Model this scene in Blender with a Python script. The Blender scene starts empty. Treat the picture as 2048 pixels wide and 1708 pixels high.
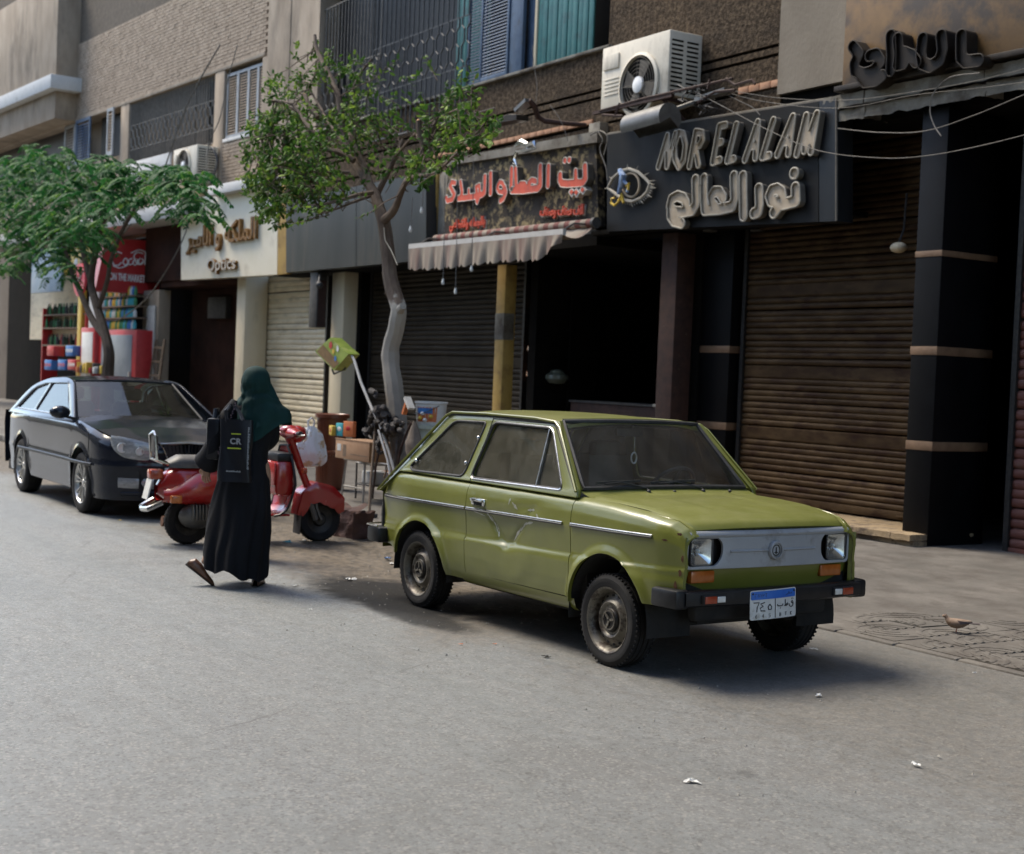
import bpy, bmesh, math, random
from mathutils import Vector, Matrix, noise
from math import sin, cos, pi, radians, sqrt, atan2, exp
R = random.Random(7)
SC = bpy.context.scene
COL = SC.collection

# ------------------------------------------------------------------ camera
CF, CH, CA, CP, CR = 2860.0, 1.65, 0.5663, 0.0343, 0.0411
_f = Vector((-cos(CA) * cos(CP), sin(CA) * cos(CP), -sin(CP)))
_r = _f.cross(Vector((0, 0, 1))).normalized(); _u = _r.cross(_f)
_R = _r * cos(CR) + _u * sin(CR); _U = -_r * sin(CR) + _u * cos(CR)
_O = Vector((0, 0, CH))
cam = bpy.data.cameras.new('camera'); camo = bpy.data.objects.new('camera', cam); COL.objects.link(camo)
cam.sensor_width = 36; cam.lens = 36 * CF / 2048; cam.clip_end = 500; cam.clip_start = 0.05
camo.matrix_world = Matrix(((_R.x, _U.x, -_f.x, 0), (_R.y, _U.y, -_f.y, 0), (_R.z, _U.z, -_f.z, CH), (0, 0, 0, 1)))
cam.dof.use_dof = True; cam.dof.focus_distance = 7.6; cam.dof.aperture_fstop = 3.4
SC.camera = camo

# ------------------------------------------------------------------ world, sun, exposure
w = bpy.data.worlds.new('World'); SC.world = w; w.use_nodes = True
nt = w.node_tree
sky = nt.nodes.new('ShaderNodeTexSky'); sky.sky_type = 'NISHITA'; sky.sun_disc = False
SUN_EL, SUN_AZ = radians(56), radians(205)     # azimuth measured in the XY plane, where the sun stands
sky.sun_elevation = SUN_EL; sky.sun_rotation = radians(90) - SUN_AZ
sky.air_density = 1.0; sky.dust_density = 1.2; sky.ozone_density = .8
nt.links.new(sky.outputs[0], nt.nodes['Background'].inputs[0])
nt.nodes['Background'].inputs[1].default_value = 0.10
sun = bpy.data.lights.new('sun', 'SUN'); sun.energy = 1.5; sun.angle = radians(26); sun.color = (1, .90, .74)
suno = bpy.data.objects.new('sun', sun); COL.objects.link(suno)
_s = Vector((cos(SUN_AZ) * cos(SUN_EL), sin(SUN_AZ) * cos(SUN_EL), sin(SUN_EL)))
suno.rotation_euler = _s.to_track_quat('Z', 'Y').to_euler(); suno.location = (0, -4, 14)
SC.view_settings.view_transform = 'Standard'; SC.view_settings.look = 'None'
SC.view_settings.gamma = 1; SC.view_settings.use_curve_mapping = False
SC.view_settings.exposure = 1.92
SC.render.engine = 'CYCLES'
SC.cycles.max_bounces = 7; SC.cycles.transparent_max_bounces = 12
SC.cycles.caustics_reflective = False; SC.cycles.caustics_refractive = False
SC.cycles.use_denoising = True

# ------------------------------------------------------------------ measured points: a picture pixel met by a real plane
def ray(x, y): return _f + _R * ((x - 1024) / CF) + _U * ((854 - y) / CF)
def atY(x, y, Y): d = ray(x, y); return _O + d * (Y / d.y)
def atX(x, y, X): d = ray(x, y); return _O + d * (X / d.x)
def atZ(x, y, Z=0.0): d = ray(x, y); return _O + d * ((Z - CH) / d.z)

# ------------------------------------------------------------------ helpers
def tag(o, label=None, cat=None, group=None, kind=None):
    if label: o['label'] = label
    if cat: o['category'] = cat
    if group: o['group'] = group
    if kind: o['kind'] = kind
    return o
def thing(name, label, cat, loc=(0, 0, 0), rz=0, group=None):
    o = bpy.data.objects.new(name, None); COL.objects.link(o); o.empty_display_size = .1
    o.location = loc; o.rotation_euler = (0, 0, rz)
    return tag(o, label, cat, group)
def copy_tree(o, parent=None):
    c = o.copy(); COL.objects.link(c); c.parent = parent
    for ch in list(o.children): copy_tree(ch, c)
    return c
def link(name, me, mat=None, parent=None, loc=None):
    o = bpy.data.objects.new(name, me); COL.objects.link(o)
    if mat is not None and not me.materials: me.materials.append(mat)
    if parent: o.parent = parent
    if loc is not None: o.location = loc
    return o

class MB:
    def __init__(s): s.v = []; s.f = []; s.m = []; s.cur = 0
    def add(s, vs, fs):
        n = len(s.v); s.v += [tuple(v) for v in vs]; s.f += [tuple(i + n for i in f) for f in fs]; s.m += [s.cur] * len(fs)
        return s
    def box(s, a, b, c=0.0):
        x0, y0, z0 = [min(p, q) for p, q in zip(a, b)]; x1, y1, z1 = [max(p, q) for p, q in zip(a, b)]
        if c <= 0:
            return s.add([(x0,y0,z0),(x1,y0,z0),(x1,y1,z0),(x0,y1,z0),(x0,y0,z1),(x1,y0,z1),(x1,y1,z1),(x0,y1,z1)],
                  [(0,3,2,1),(4,5,6,7),(0,1,5,4),(1,2,6,5),(2,3,7,6),(3,0,4,7)])
        c = min(c, (x1-x0)/2.01, (y1-y0)/2.01, (z1-z0)/2.01)
        bm = bmesh.new(); bmesh.ops.create_cube(bm, size=1)
        for v in bm.verts: v.co = Vector(((x0+x1)/2 + v.co.x*(x1-x0), (y0+y1)/2 + v.co.y*(y1-y0), (z0+z1)/2 + v.co.z*(z1-z0)))
        bmesh.ops.bevel(bm, geom=list(bm.edges), offset=c, segments=2, affect='EDGES', profile=.5)
        bm.verts.index_update()
        s.add([v.co[:] for v in bm.verts], [[v.index for v in f.verts] for f in bm.faces]); bm.free(); return s
    def grid(s, fn, nu, nv, cu=False, cv=False, flip=False):
        vs = []; fs = []
        U_ = nu if cu else nu + 1; V_ = nv if cv else nv + 1
        for i in range(U_):
            for j in range(V_): vs.append(tuple(fn(i / nu, j / nv)))
        for i in range(nu):
            for j in range(nv):
                a = i*V_+j; b = ((i+1) % U_)*V_+j; c = ((i+1) % U_)*V_+(j+1) % V_; d = i*V_+(j+1) % V_
                fs.append((a,d,c,b) if flip else (a,b,c,d))
        return s.add(vs, fs)
    def tube(s, pts, r, n=8, closed=False, cap=True, sq=1.0):
        pts = [Vector(p) for p in pts]; N = len(pts)
        rs = r if isinstance(r, (list, tuple)) else [r]*N
        tang = []
        for i in range(N):
            a = pts[(i-1) % N] if (closed or i > 0) else pts[0]; b = pts[(i+1) % N] if (closed or i < N-1) else pts[-1]
            t = b-a; tang.append(t.normalized() if t.length > 1e-9 else Vector((0,0,1)))
        up = Vector((0,0,1)) if abs(tang[0].z) < .9 else Vector((1,0,0))
        nrm = (up - tang[0]*up.dot(tang[0])).normalized()
        vs = []
        for i in range(N):
            nrm = nrm - tang[i]*nrm.dot(tang[i])
            nrm = nrm.normalized() if nrm.length > 1e-6 else tang[i].orthogonal().normalized()
            bn = tang[i].cross(nrm)
            for k in range(n):
                a = 2*pi*k/n; vs.append(pts[i] + (nrm*cos(a) + bn*sin(a)*sq)*rs[i])
        fs = []
        for i in range(N if closed else N-1):
            for k in range(n):
                j = (i+1) % N; fs.append((i*n+k, i*n+(k+1) % n, j*n+(k+1) % n, j*n+k))
        if cap and not closed:
            fs.append(tuple(range(n-1, -1, -1))); fs.append(tuple((N-1)*n+k for k in range(n)))
        return s.add(vs, fs)
    def bar(s, a, b, w, h=None, up=(0,0,1)):
        a = Vector(a); b = Vector(b); t = (b-a).normalized(); h = h or w
        up = Vector(up); x = t.cross(up)
        if x.length < 1e-4: x = t.cross(Vector((1,0,0)))
        x = x.normalized()*w/2; y = x.cross(t).normalized()*h/2
        return s.add([a-x-y,a+x-y,a+x+y,a-x+y,b-x-y,b+x-y,b+x+y,b-x+y], [(0,3,2,1),(4,5,6,7),(0,1,5,4),(1,2,6,5),(2,3,7,6),(3,0,4,7)])
    def lathe(s, prof, n=24, o=(0,0,0), ax='z', a0=0, a1=2*pi):
        full = abs(a1-a0-2*pi) < 1e-6; o = Vector(o)
        def fn(u, v):
            i = min(int(round(v*(len(prof)-1))), len(prof)-1); r_, h_ = prof[i]; a = a0+(a1-a0)*u
            p = (r_*cos(a), r_*sin(a), h_)
            if ax == 'y': p = (p[0], p[2], p[1])
            if ax == 'x': p = (p[2], p[0], p[1])
            return o + Vector(p)
        return s.grid(fn, n, len(prof)-1, cu=full, flip=(ax == 'y'))
    def ball(s, o, r, n=12, m=8):
        rx, ry, rz = r if isinstance(r, (tuple, list)) else (r, r, r)
        return s.grid(lambda u, v: (o[0]+rx*cos(2*pi*u)*sin(pi*v+1e-4), o[1]+ry*sin(2*pi*u)*sin(pi*v+1e-4), o[2]-rz*cos(pi*v)), n, m, cu=True)
    def prism(s, poly, d0, d1, fn):
        n = len(poly); vs = [fn(x, y, d0) for x, y in poly] + [fn(x, y, d1) for x, y in poly]
        fs = [tuple(range(n-1, -1, -1)), tuple(range(n, 2*n))] + [(i, (i+1) % n, (i+1) % n+n, i+n) for i in range(n)]
        return s.add(vs, fs)
    def mesh(s, name, mats=None, smooth=True, angle=38, weld=False, fix=False):
        me = bpy.data.meshes.new(name); me.from_pydata(s.v, [], s.f)
        for m in (mats if isinstance(mats, (list, tuple)) else [mats] if mats else []): me.materials.append(m)
        if max(s.m, default=0) > 0: me.polygons.foreach_set('material_index', s.m)
        if weld or fix:
            bm = bmesh.new(); bm.from_mesh(me)
            bmesh.ops.remove_doubles(bm, verts=bm.verts, dist=1e-5)
            if fix: bmesh.ops.recalc_face_normals(bm, faces=bm.faces)
            bm.to_mesh(me); bm.free()
        me.validate()
        if smooth:
            me.polygons.foreach_set('use_smooth', [True]*len(me.polygons)); me.set_sharp_from_angle(angle=radians(angle))
        return me
    def build(s, name, mat, parent=None, loc=None, rot=None, **k):
        o = link(name, s.mesh(name, mat, **k), None, parent, loc)
        if rot: o.rotation_euler = rot
        return o

def rpoly(pts, r, n=5):
    out = []; N = len(pts)
    rr = r if isinstance(r, (list, tuple)) else [r]*N
    for i in range(N):
        p = Vector(pts[i][:2]); a = Vector(pts[i-1][:2]); b = Vector(pts[(i+1) % N][:2])
        da = (a-p); db = (b-p); q = min(rr[i], da.length*.45, db.length*.45)
        if q < 1e-5: out.append((p.x, p.y)); continue
        A = p+da.normalized()*q; B = p+db.normalized()*q
        for k in range(n+1):
            t = k/n; c = A*(1-t)**2 + p*2*t*(1-t) + B*t*t; out.append((c.x, c.y))
    return out
def fill2d(outer, holes=(), depth=.01, bevel=0.0, close=True, segs=2):
    c = bpy.data.curves.new('fill', 'CURVE'); c.dimensions = '2D'; c.fill_mode = 'BOTH'
    c.extrude = max(depth/2-bevel, 0); c.bevel_depth = bevel; c.bevel_resolution = segs-1; c.offset = -bevel
    for pl in [outer]+list(holes):
        sp = c.splines.new('POLY'); sp.points.add(len(pl)-1); sp.use_cyclic_u = True
        for i, p in enumerate(pl): sp.points[i].co = (p[0], p[1], 0, 1)
    o = bpy.data.objects.new('fill', c)
    me = bpy.data.meshes.new_from_object(o)
    bpy.data.objects.remove(o); bpy.data.curves.remove(c)
    return me
def plate(name, outer, holes, depth, fn, mat, parent=None, bevel=0.0, flip=False, smooth=False, sub=0):
    me = fill2d(outer, holes, depth, bevel)
    me.name = name
    if sub:
        bm = bmesh.new(); bm.from_mesh(me); bmesh.ops.triangulate(bm, faces=bm.faces)
        for k in range(4):
            es = [e for e in bm.edges if e.calc_length() > sub]
            if not es: break
            bmesh.ops.subdivide_edges(bm, edges=es, cuts=1); bmesh.ops.triangulate(bm, faces=bm.faces)
        bm.to_mesh(me); bm.free()
    for v in me.vertices: v.co = Vector(fn(v.co.x, v.co.y, v.co.z))
    bm = bmesh.new(); bm.from_mesh(me); bmesh.ops.remove_doubles(bm, verts=bm.verts, dist=1e-6); bmesh.ops.recalc_face_normals(bm, faces=bm.faces); bm.to_mesh(me); bm.free()
    me.materials.clear(); me.materials.append(mat)
    me.polygons.foreach_set('use_smooth', [True]*len(me.polygons)); me.set_sharp_from_angle(angle=radians(30))
    return link(name, me, None, parent)

def lerp(a, b, t): return a+(b-a)*t
def sst(a, b, x):
    t = min(1, max(0, (x-a)/(b-a))); return t*t*(3-2*t)
def interp(tab, x):
    if x <= tab[0][0]: return tab[0][1]
    for (a, p), (b, q) in zip(tab, tab[1:]):
        if x <= b: return p+(q-p)*(x-a)/(b-a)
    return tab[-1][1]
def spl(pts, n):
    P = [Vector(p) for p in pts]; P = [P[0]*2-P[1]]+P+[P[-1]*2-P[-2]]; out = []
    for i in range(1, len(P)-2):
        for k in range(n):
            t = k/n; a, b, c, d = P[i-1:i+3]
            out.append(.5*((2*b)+(-a+c)*t+(2*a-5*b+4*c-d)*t*t+(-a+3*b-3*c+d)*t**3))
    out.append(P[-2]); return out

# ------------------------------------------------------------------ materials
def mat(name, c1, c2=None, rough=.6, metal=0, scale=6, bump=0, bscale=40, spec=.5, c3=None, s3=2, t3=(.55, .7), coat=0, detail=5, rvar=0, stretch=None, emis=None, fac=(.35, .65), alpha=None, coatr=.1):
    m = bpy.data.materials.new(name); m.use_nodes = True; n = m.node_tree; b = n.nodes['Principled BSDF']
    L = n.links.new
    b.inputs['Roughness'].default_value = rough; b.inputs['Metallic'].default_value = metal
    b.inputs['Specular IOR Level'].default_value = spec; b.inputs['Coat Weight'].default_value = coat; b.inputs['Coat Roughness'].default_value = coatr
    tc = n.nodes.new('ShaderNodeNewGeometry'); src = tc.outputs['Position']
    if stretch:
        mp = n.nodes.new('ShaderNodeMapping'); mp.inputs['Scale'].default_value = stretch; L(src, mp.inputs[0]); src = mp.outputs[0]
    def nz(sc, det=detail, ro=.6):
        x = n.nodes.new('ShaderNodeTexNoise'); x.inputs['Scale'].default_value = sc; x.inputs['Detail'].default_value = det; x.inputs['Roughness'].default_value = ro
        L(src, x.inputs['Vector']); return x.outputs['Fac']
    def rmp(f, a, z, ca=(0,0,0,1), cz=(1,1,1,1)):
        x = n.nodes.new('ShaderNodeValToRGB'); x.color_ramp.elements[0].position = a; x.color_ramp.elements[1].position = z
        x.color_ramp.elements[0].color = ca; x.color_ramp.elements[1].color = cz; L(f, x.inputs[0]); return x.outputs[0]
    c4 = lambda c: (c[0], c[1], c[2], 1)
    if c2 is None: b.inputs['Base Color'].default_value = c4(c1); out = None
    else:
        out = rmp(nz(scale), fac[0], fac[1], c4(c1), c4(c2))
        if c3 is not None:
            k = rmp(nz(s3, 6, .65), t3[0], t3[1]); mx = n.nodes.new('ShaderNodeMix'); mx.data_type = 'RGBA'
            L(k, mx.inputs[0]); L(out, mx.inputs[6]); mx.inputs[7].default_value = c4(c3); out = mx.outputs[2]
        L(out, b.inputs['Base Color'])
    if rvar:
        k = n.nodes.new('ShaderNodeMapRange'); k.inputs[3].default_value = max(0, rough-rvar); k.inputs[4].default_value = min(1, rough+rvar)
        L(nz(scale*1.7), k.inputs[0]); L(k.outputs[0], b.inputs['Roughness'])
    if bump:
        bp = n.nodes.new('ShaderNodeBump'); bp.inputs['Strength'].default_value = 1; bp.inputs['Distance'].default_value = bump
        L(nz(bscale, 4), bp.inputs['Height']); L(bp.outputs[0], b.inputs['Normal'])
    if emis: b.inputs['Emission Color'].default_value = c4(emis[0]); b.inputs['Emission Strength'].default_value = emis[1]
    m['_c'] = 1
    return m
def glassmat(name, tint=(.75, .82, .8), dust=.06, dustc=(.4, .38, .33), rough=.02, streak=0):
    m = bpy.data.materials.new(name); m.use_nodes = True; n = m.node_tree; n.nodes.clear(); L = n.links.new
    o = n.nodes.new('ShaderNodeOutputMaterial'); t = n.nodes.new('ShaderNodeBsdfTransparent'); t.inputs[0].default_value = (*tint, 1)
    g = n.nodes.new('ShaderNodeBsdfGlossy'); g.inputs['Roughness'].default_value = rough
    d = n.nodes.new('ShaderNodeBsdfDiffuse'); d.inputs[0].default_value = (*dustc, 1)
    ge = n.nodes.new('ShaderNodeNewGeometry'); dt = n.nodes.new('ShaderNodeVectorMath'); dt.operation = 'DOT_PRODUCT'; L(ge.outputs['Incoming'], dt.inputs[0]); L(ge.outputs['Normal'], dt.inputs[1])
    def mm(op, a, v=None, rev=False):
        x = n.nodes.new('ShaderNodeMath'); x.operation = op; L(a, x.inputs[1 if rev else 0])
        if v is not None: x.inputs[0 if rev else 1].default_value = v
        return x.outputs[0]
    sch = mm('ADD', mm('MULTIPLY', mm('POWER', mm('SUBTRACT', mm('ABSOLUTE', dt.outputs['Value']), 1.0, True), 5.0), .92), .065)
    m1 = n.nodes.new('ShaderNodeMixShader'); m2 = n.nodes.new('ShaderNodeMixShader')
    tc = n.nodes.new('ShaderNodeTexCoord'); mp = n.nodes.new('ShaderNodeMapping'); mp.inputs['Scale'].default_value = (1, 1, 1)
    nz = n.nodes.new('ShaderNodeTexNoise'); nz.inputs['Scale'].default_value = 5; nz.inputs['Detail'].default_value = 8; nz.inputs['Roughness'].default_value = .7
    L(tc.outputs['Object'], mp.inputs[0]); L(mp.outputs[0], nz.inputs['Vector'])
    mr = n.nodes.new('ShaderNodeMapRange'); mr.inputs[1].default_value = .35; mr.inputs[2].default_value = .75; mr.inputs[3].default_value = dust*.4; mr.inputs[4].default_value = dust*2
    L(nz.outputs['Fac'], mr.inputs[0]); L(mr.outputs[0], m1.inputs[0]); L(t.outputs[0], m1.inputs[1]); L(d.outputs[0], m1.inputs[2])
    ma = n.nodes.new('ShaderNodeMath'); ma.operation = 'MULTIPLY'; ma.inputs[1].default_value = 1.0; ma.use_clamp = True; L(sch, ma.inputs[0])
    L(ma.outputs[0], m2.inputs[0]); L(m1.outputs[0], m2.inputs[1]); L(g.outputs[0], m2.inputs[2]); L(m2.outputs[0], o.inputs[0])
    return m
# ------------------------------------------------------------------ vehicle materials
def paint(name, c1, c2, dirt, coat=.4, rough=.38, metal=0, sc=3, dustamt=.35, scr=None):
    """lacquered sheet metal: base colour with faded patches, dust that gathers on faces looking up, fine scratches"""
    m = mat(name, c1, c2, rough=rough, metal=metal, scale=sc, coat=coat, rvar=.08, coatr=.12, bump=.0012, bscale=2.5)
    n = m.node_tree; L = n.links.new; b = n.nodes['Principled BSDF']
    src = b.inputs['Base Color'].links[0].from_socket
    tc = n.nodes.new('ShaderNodeTexCoord')
    ge = n.nodes.new('ShaderNodeNewGeometry'); sp = n.nodes.new('ShaderNodeSeparateXYZ'); L(ge.outputs['Normal'], sp.inputs[0])
    nz = n.nodes.new('ShaderNodeTexNoise'); nz.inputs['Scale'].default_value = 9; nz.inputs['Detail'].default_value = 9; nz.inputs['Roughness'].default_value = .72
    L(tc.outputs['Object'], nz.inputs['Vector'])
    up = n.nodes.new('ShaderNodeMapRange'); up.inputs[1].default_value = .5; up.inputs[2].default_value = 1; up.inputs[3].default_value = .1; up.inputs[4].default_value = 1; L(sp.outputs[2], up.inputs[0])
    k = n.nodes.new('ShaderNodeMapRange'); k.inputs[1].default_value = .4; k.inputs[2].default_value = .75; k.inputs[3].default_value = dustamt*.35; k.inputs[4].default_value = dustamt*1.3; L(nz.outputs['Fac'], k.inputs[0])
    mu = n.nodes.new('ShaderNodeMath'); mu.operation = 'MULTIPLY'; mu.use_clamp = True; L(up.outputs[0], mu.inputs[0]); L(k.outputs[0], mu.inputs[1])
    mx = n.nodes.new('ShaderNodeMix'); mx.data_type = 'RGBA'; L(mu.outputs[0], mx.inputs[0]); L(src, mx.inputs[6]); mx.inputs[7].default_value = (*dirt, 1)
    out = mx.outputs[2]
    if scr:
        mp = n.nodes.new('ShaderNodeMapping'); mp.inputs['Scale'].default_value = (1, 1, 6); L(tc.outputs['Object'], mp.inputs[0])
        s2 = n.nodes.new('ShaderNodeTexNoise'); s2.inputs['Scale'].default_value = 14; s2.inputs['Detail'].default_value = 10; s2.inputs['Roughness'].default_value = .8; L(mp.outputs[0], s2.inputs['Vector'])
        r2 = n.nodes.new('ShaderNodeValToRGB'); r2.color_ramp.elements[0].position = .66; r2.color_ramp.elements[1].position = .70; L(s2.outputs['Fac'], r2.inputs[0])
        m3 = n.nodes.new('ShaderNodeMix'); m3.data_type = 'RGBA'; L(r2.outputs[0], m3.inputs[0]); L(out, m3.inputs[6]); m3.inputs[7].default_value = (*scr, 1); out = m3.outputs[2]
    L(out, b.inputs['Base Color'])
    return m
M = {}
M['green'] = paint('green_paint', (.112, .122, .015), (.138, .148, .021), (.24, .235, .11), scr=(.19, .19, .09))
M['chrome'] = mat('worn_chrome', (.62, .62, .6), (.45, .44, .42), rough=.2, metal=1, scale=30, rvar=.1)
M['black_rubber'] = mat('black_rubber', (.012, .012, .013), (.03, .03, .03), rough=.65, scale=20)
M['tyre'] = mat('tyre_rubber', (.008, .008, .009), (.02, .019, .018), rough=.8, spec=.3, scale=9, bump=.0008, bscale=120)
M['steel_rim'] = mat('painted_steel_rim', (.11, .10, .08), (.17, .155, .125), rough=.45, metal=.35, scale=14, c3=(.045, .033, .024), s3=16, t3=(.5, .6), bump=.0006, bscale=60)
M['dark_steel'] = mat('dark_steel', (.02, .02, .02), (.045, .04, .035), rough=.5, metal=.5, scale=20)
M['bumper'] = mat('black_bumper', (.006, .0065, .008), (.013, .0135, .015), rough=.42, spec=.35, scale=12, bump=.0008, bscale=40)
M['grille'] = mat('grey_grille_paint', (.29, .305, .32), (.335, .35, .365), rough=.45, metal=.15, scale=3, c3=(.2, .2, .195), s3=6, bump=.0006, bscale=90)
M['under'] = mat('underbody_black', (.008, .008, .008), (.02, .018, .016), rough=.9, scale=9)
M['seat'] = mat('grey_vinyl', (.05, .047, .043), (.085, .08, .072), rough=.55, scale=10)
M['orange'] = mat('orange_lens', (.34, .085, .012), (.42, .12, .02), rough=.25, scale=25, coat=.4)
M['red_orange'] = mat('red_orange_lens', (.28, .035, .012), (.34, .055, .02), rough=.25, scale=25, coat=.4)
M['clear_lens'] = mat('clear_lens', (.55, .55, .5), (.7, .7, .66), rough=.18, scale=20, coat=.5)
M['silver'] = mat('reflector_silver', (.75, .75, .75), (.6, .6, .6), rough=.16, metal=1, scale=30)
M['plate_white'] = mat('plate_white', (.5, .5, .47), (.6, .6, .57), rough=.45, scale=18, c3=(.3, .27, .2), s3=12)
M['plate_blue'] = mat('plate_blue', (.015, .1, .42), (.02, .13, .48), rough=.4, scale=12)
M['ink'] = mat('black_ink', (.012, .012, .012), rough=.5)
M['rust'] = mat('rust', (.06, .022, .01), (.12, .05, .02), rough=.9, scale=30)
M['bare'] = mat('bare_scuffed_metal', (.33, .34, .28), (.5, .5, .44), rough=.35, metal=.5, scale=50)
M['glass'] = glassmat('window_glass', (.66, .72, .68), .13, (.26, .24, .20), streak=1)
M['wglass'] = glassmat('windscreen_glass', (.78, .82, .80), .06, (.2, .2, .19))
M['lensglass'] = glassmat('lamp_glass', (.9, .93, .93), .1, (.5, .5, .45), rough=.05)

CARX, CARY, CARYAW = -8.88, 5.622, .0177
green_car = thing('parked_car', 'old dented green three-door hatchback with a grey blanked grille parked at the kerb', 'car', (CARX, CARY, 0), CARYAW)

def wheel_parts(w_, r=.27, wd=.15, rim=.187, style='steel', side=-1):
    """axis along y, outer face at y = side*wd/2"""
    s = side
    t = MB()
    p = [(rim-.012, -s*wd*.36), (rim, -s*wd*.5), (r*.80, -s*wd*.53), (r*.955, -s*wd*.47), (r*.99, -s*wd*.38)]
    for g in (-.25, -.02, .21):
        p += [(r, s*wd*(g-.09)), (r, s*wd*(g+.035)), (r-.007, s*wd*(g+.045)), (r-.007, s*wd*(g+.085))]
    p += [(r, s*wd*.32), (r*.99, s*wd*.39), (r*.955, s*wd*.47), (r*.90, s*wd*.505), (r*.895, s*wd*.515), (r*.82, s*wd*.53), (r*.81, s*wd*.522), (r*.745, s*wd*.52), (rim+.004, s*wd*.49), (rim-.012, s*wd*.40)]
    t.lathe(p, 56, ax='y')
    for k in range(56):
        a = 2*pi*k/56
        for g in (s*.33, s*-.36):
            c, d = cos(a), sin(a); t.bar((c*(r-.004), wd*g, d*(r-.004)), (c*(r-.003), wd*(g+s*.12 if g*s > 0 else g-s*.10), d*(r-.003)), .010, .011, up=(c, 0, d))
    tyre = t.build('tyre', M['tyre'], w_, fix=True)
    return tyre
def steel_wheel(parent, x, y, z, r=.27, side=-1, spin=0.0):
    w_ = bpy.data.objects.new('wheel', None); COL.objects.link(w_); w_.parent = parent; w_.location = (x, y, z); w_.rotation_euler = (0, spin, 0)
    wheel_parts(w_, r, .155, .187, side=side)
    s = side; m = MB()
    pr = [(.180, -s*.07), (.168, -s*.05), (.160, s*.02), (.170, s*.055), (.180, s*.070), (.188, s*.079), (.193, s*.080), (.191, s*.072), (.183, s*.064), (.174, s*.05), (.168, s*.03), (.160, s*.018), (.150, s*.022), (.128, s*.034), (.112, s*.052), (.104, s*.058), (.096, s*.056), (.086, s*.045), (.07, s*.043), (.02, s*.043), (0.001, s*.043)]
    m.lathe(pr, 48, ax='y'); m.build('rim', M['steel_rim'], w_, fix=True)
    h = MB()
    for k in range(16):
        a = 2*pi*k/16; c, d = cos(a)*.139, sin(a)*.139
        h.cur = 0; h.lathe([(.0001, s*.002), (.0115, s*.002), (.0115, 0)], 10, o=(c, s*.0275, d), ax='y')
    h.build('rim_hole', M['under'], w_)
    c = MB(); c.lathe([(.070, s*.040), (.070, s*.052), (.064, s*.060), (.040, s*.063), (.036, s*.058), (.0001, s*.057)], 28, ax='y')
    c.build('hub_cap', M['dark_steel'], w_, fix=True)
    e = MB()
    for k in range(3):
        a = 2*pi*k/3+.5
        e.bar((cos(a)*.008, s*.062, sin(a)*.008), (cos(a)*.052, s*.066, sin(a)*.052), .014, .008, up=(0, 1, 0))
    e.lathe([(.058, s*.060), (.058, s*.067), (.050, s*.067), (.050, s*.060)], 28, ax='y')
    e.build('hub_ornament', M['steel_rim'], w_)
    n = MB()
    return w_

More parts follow.
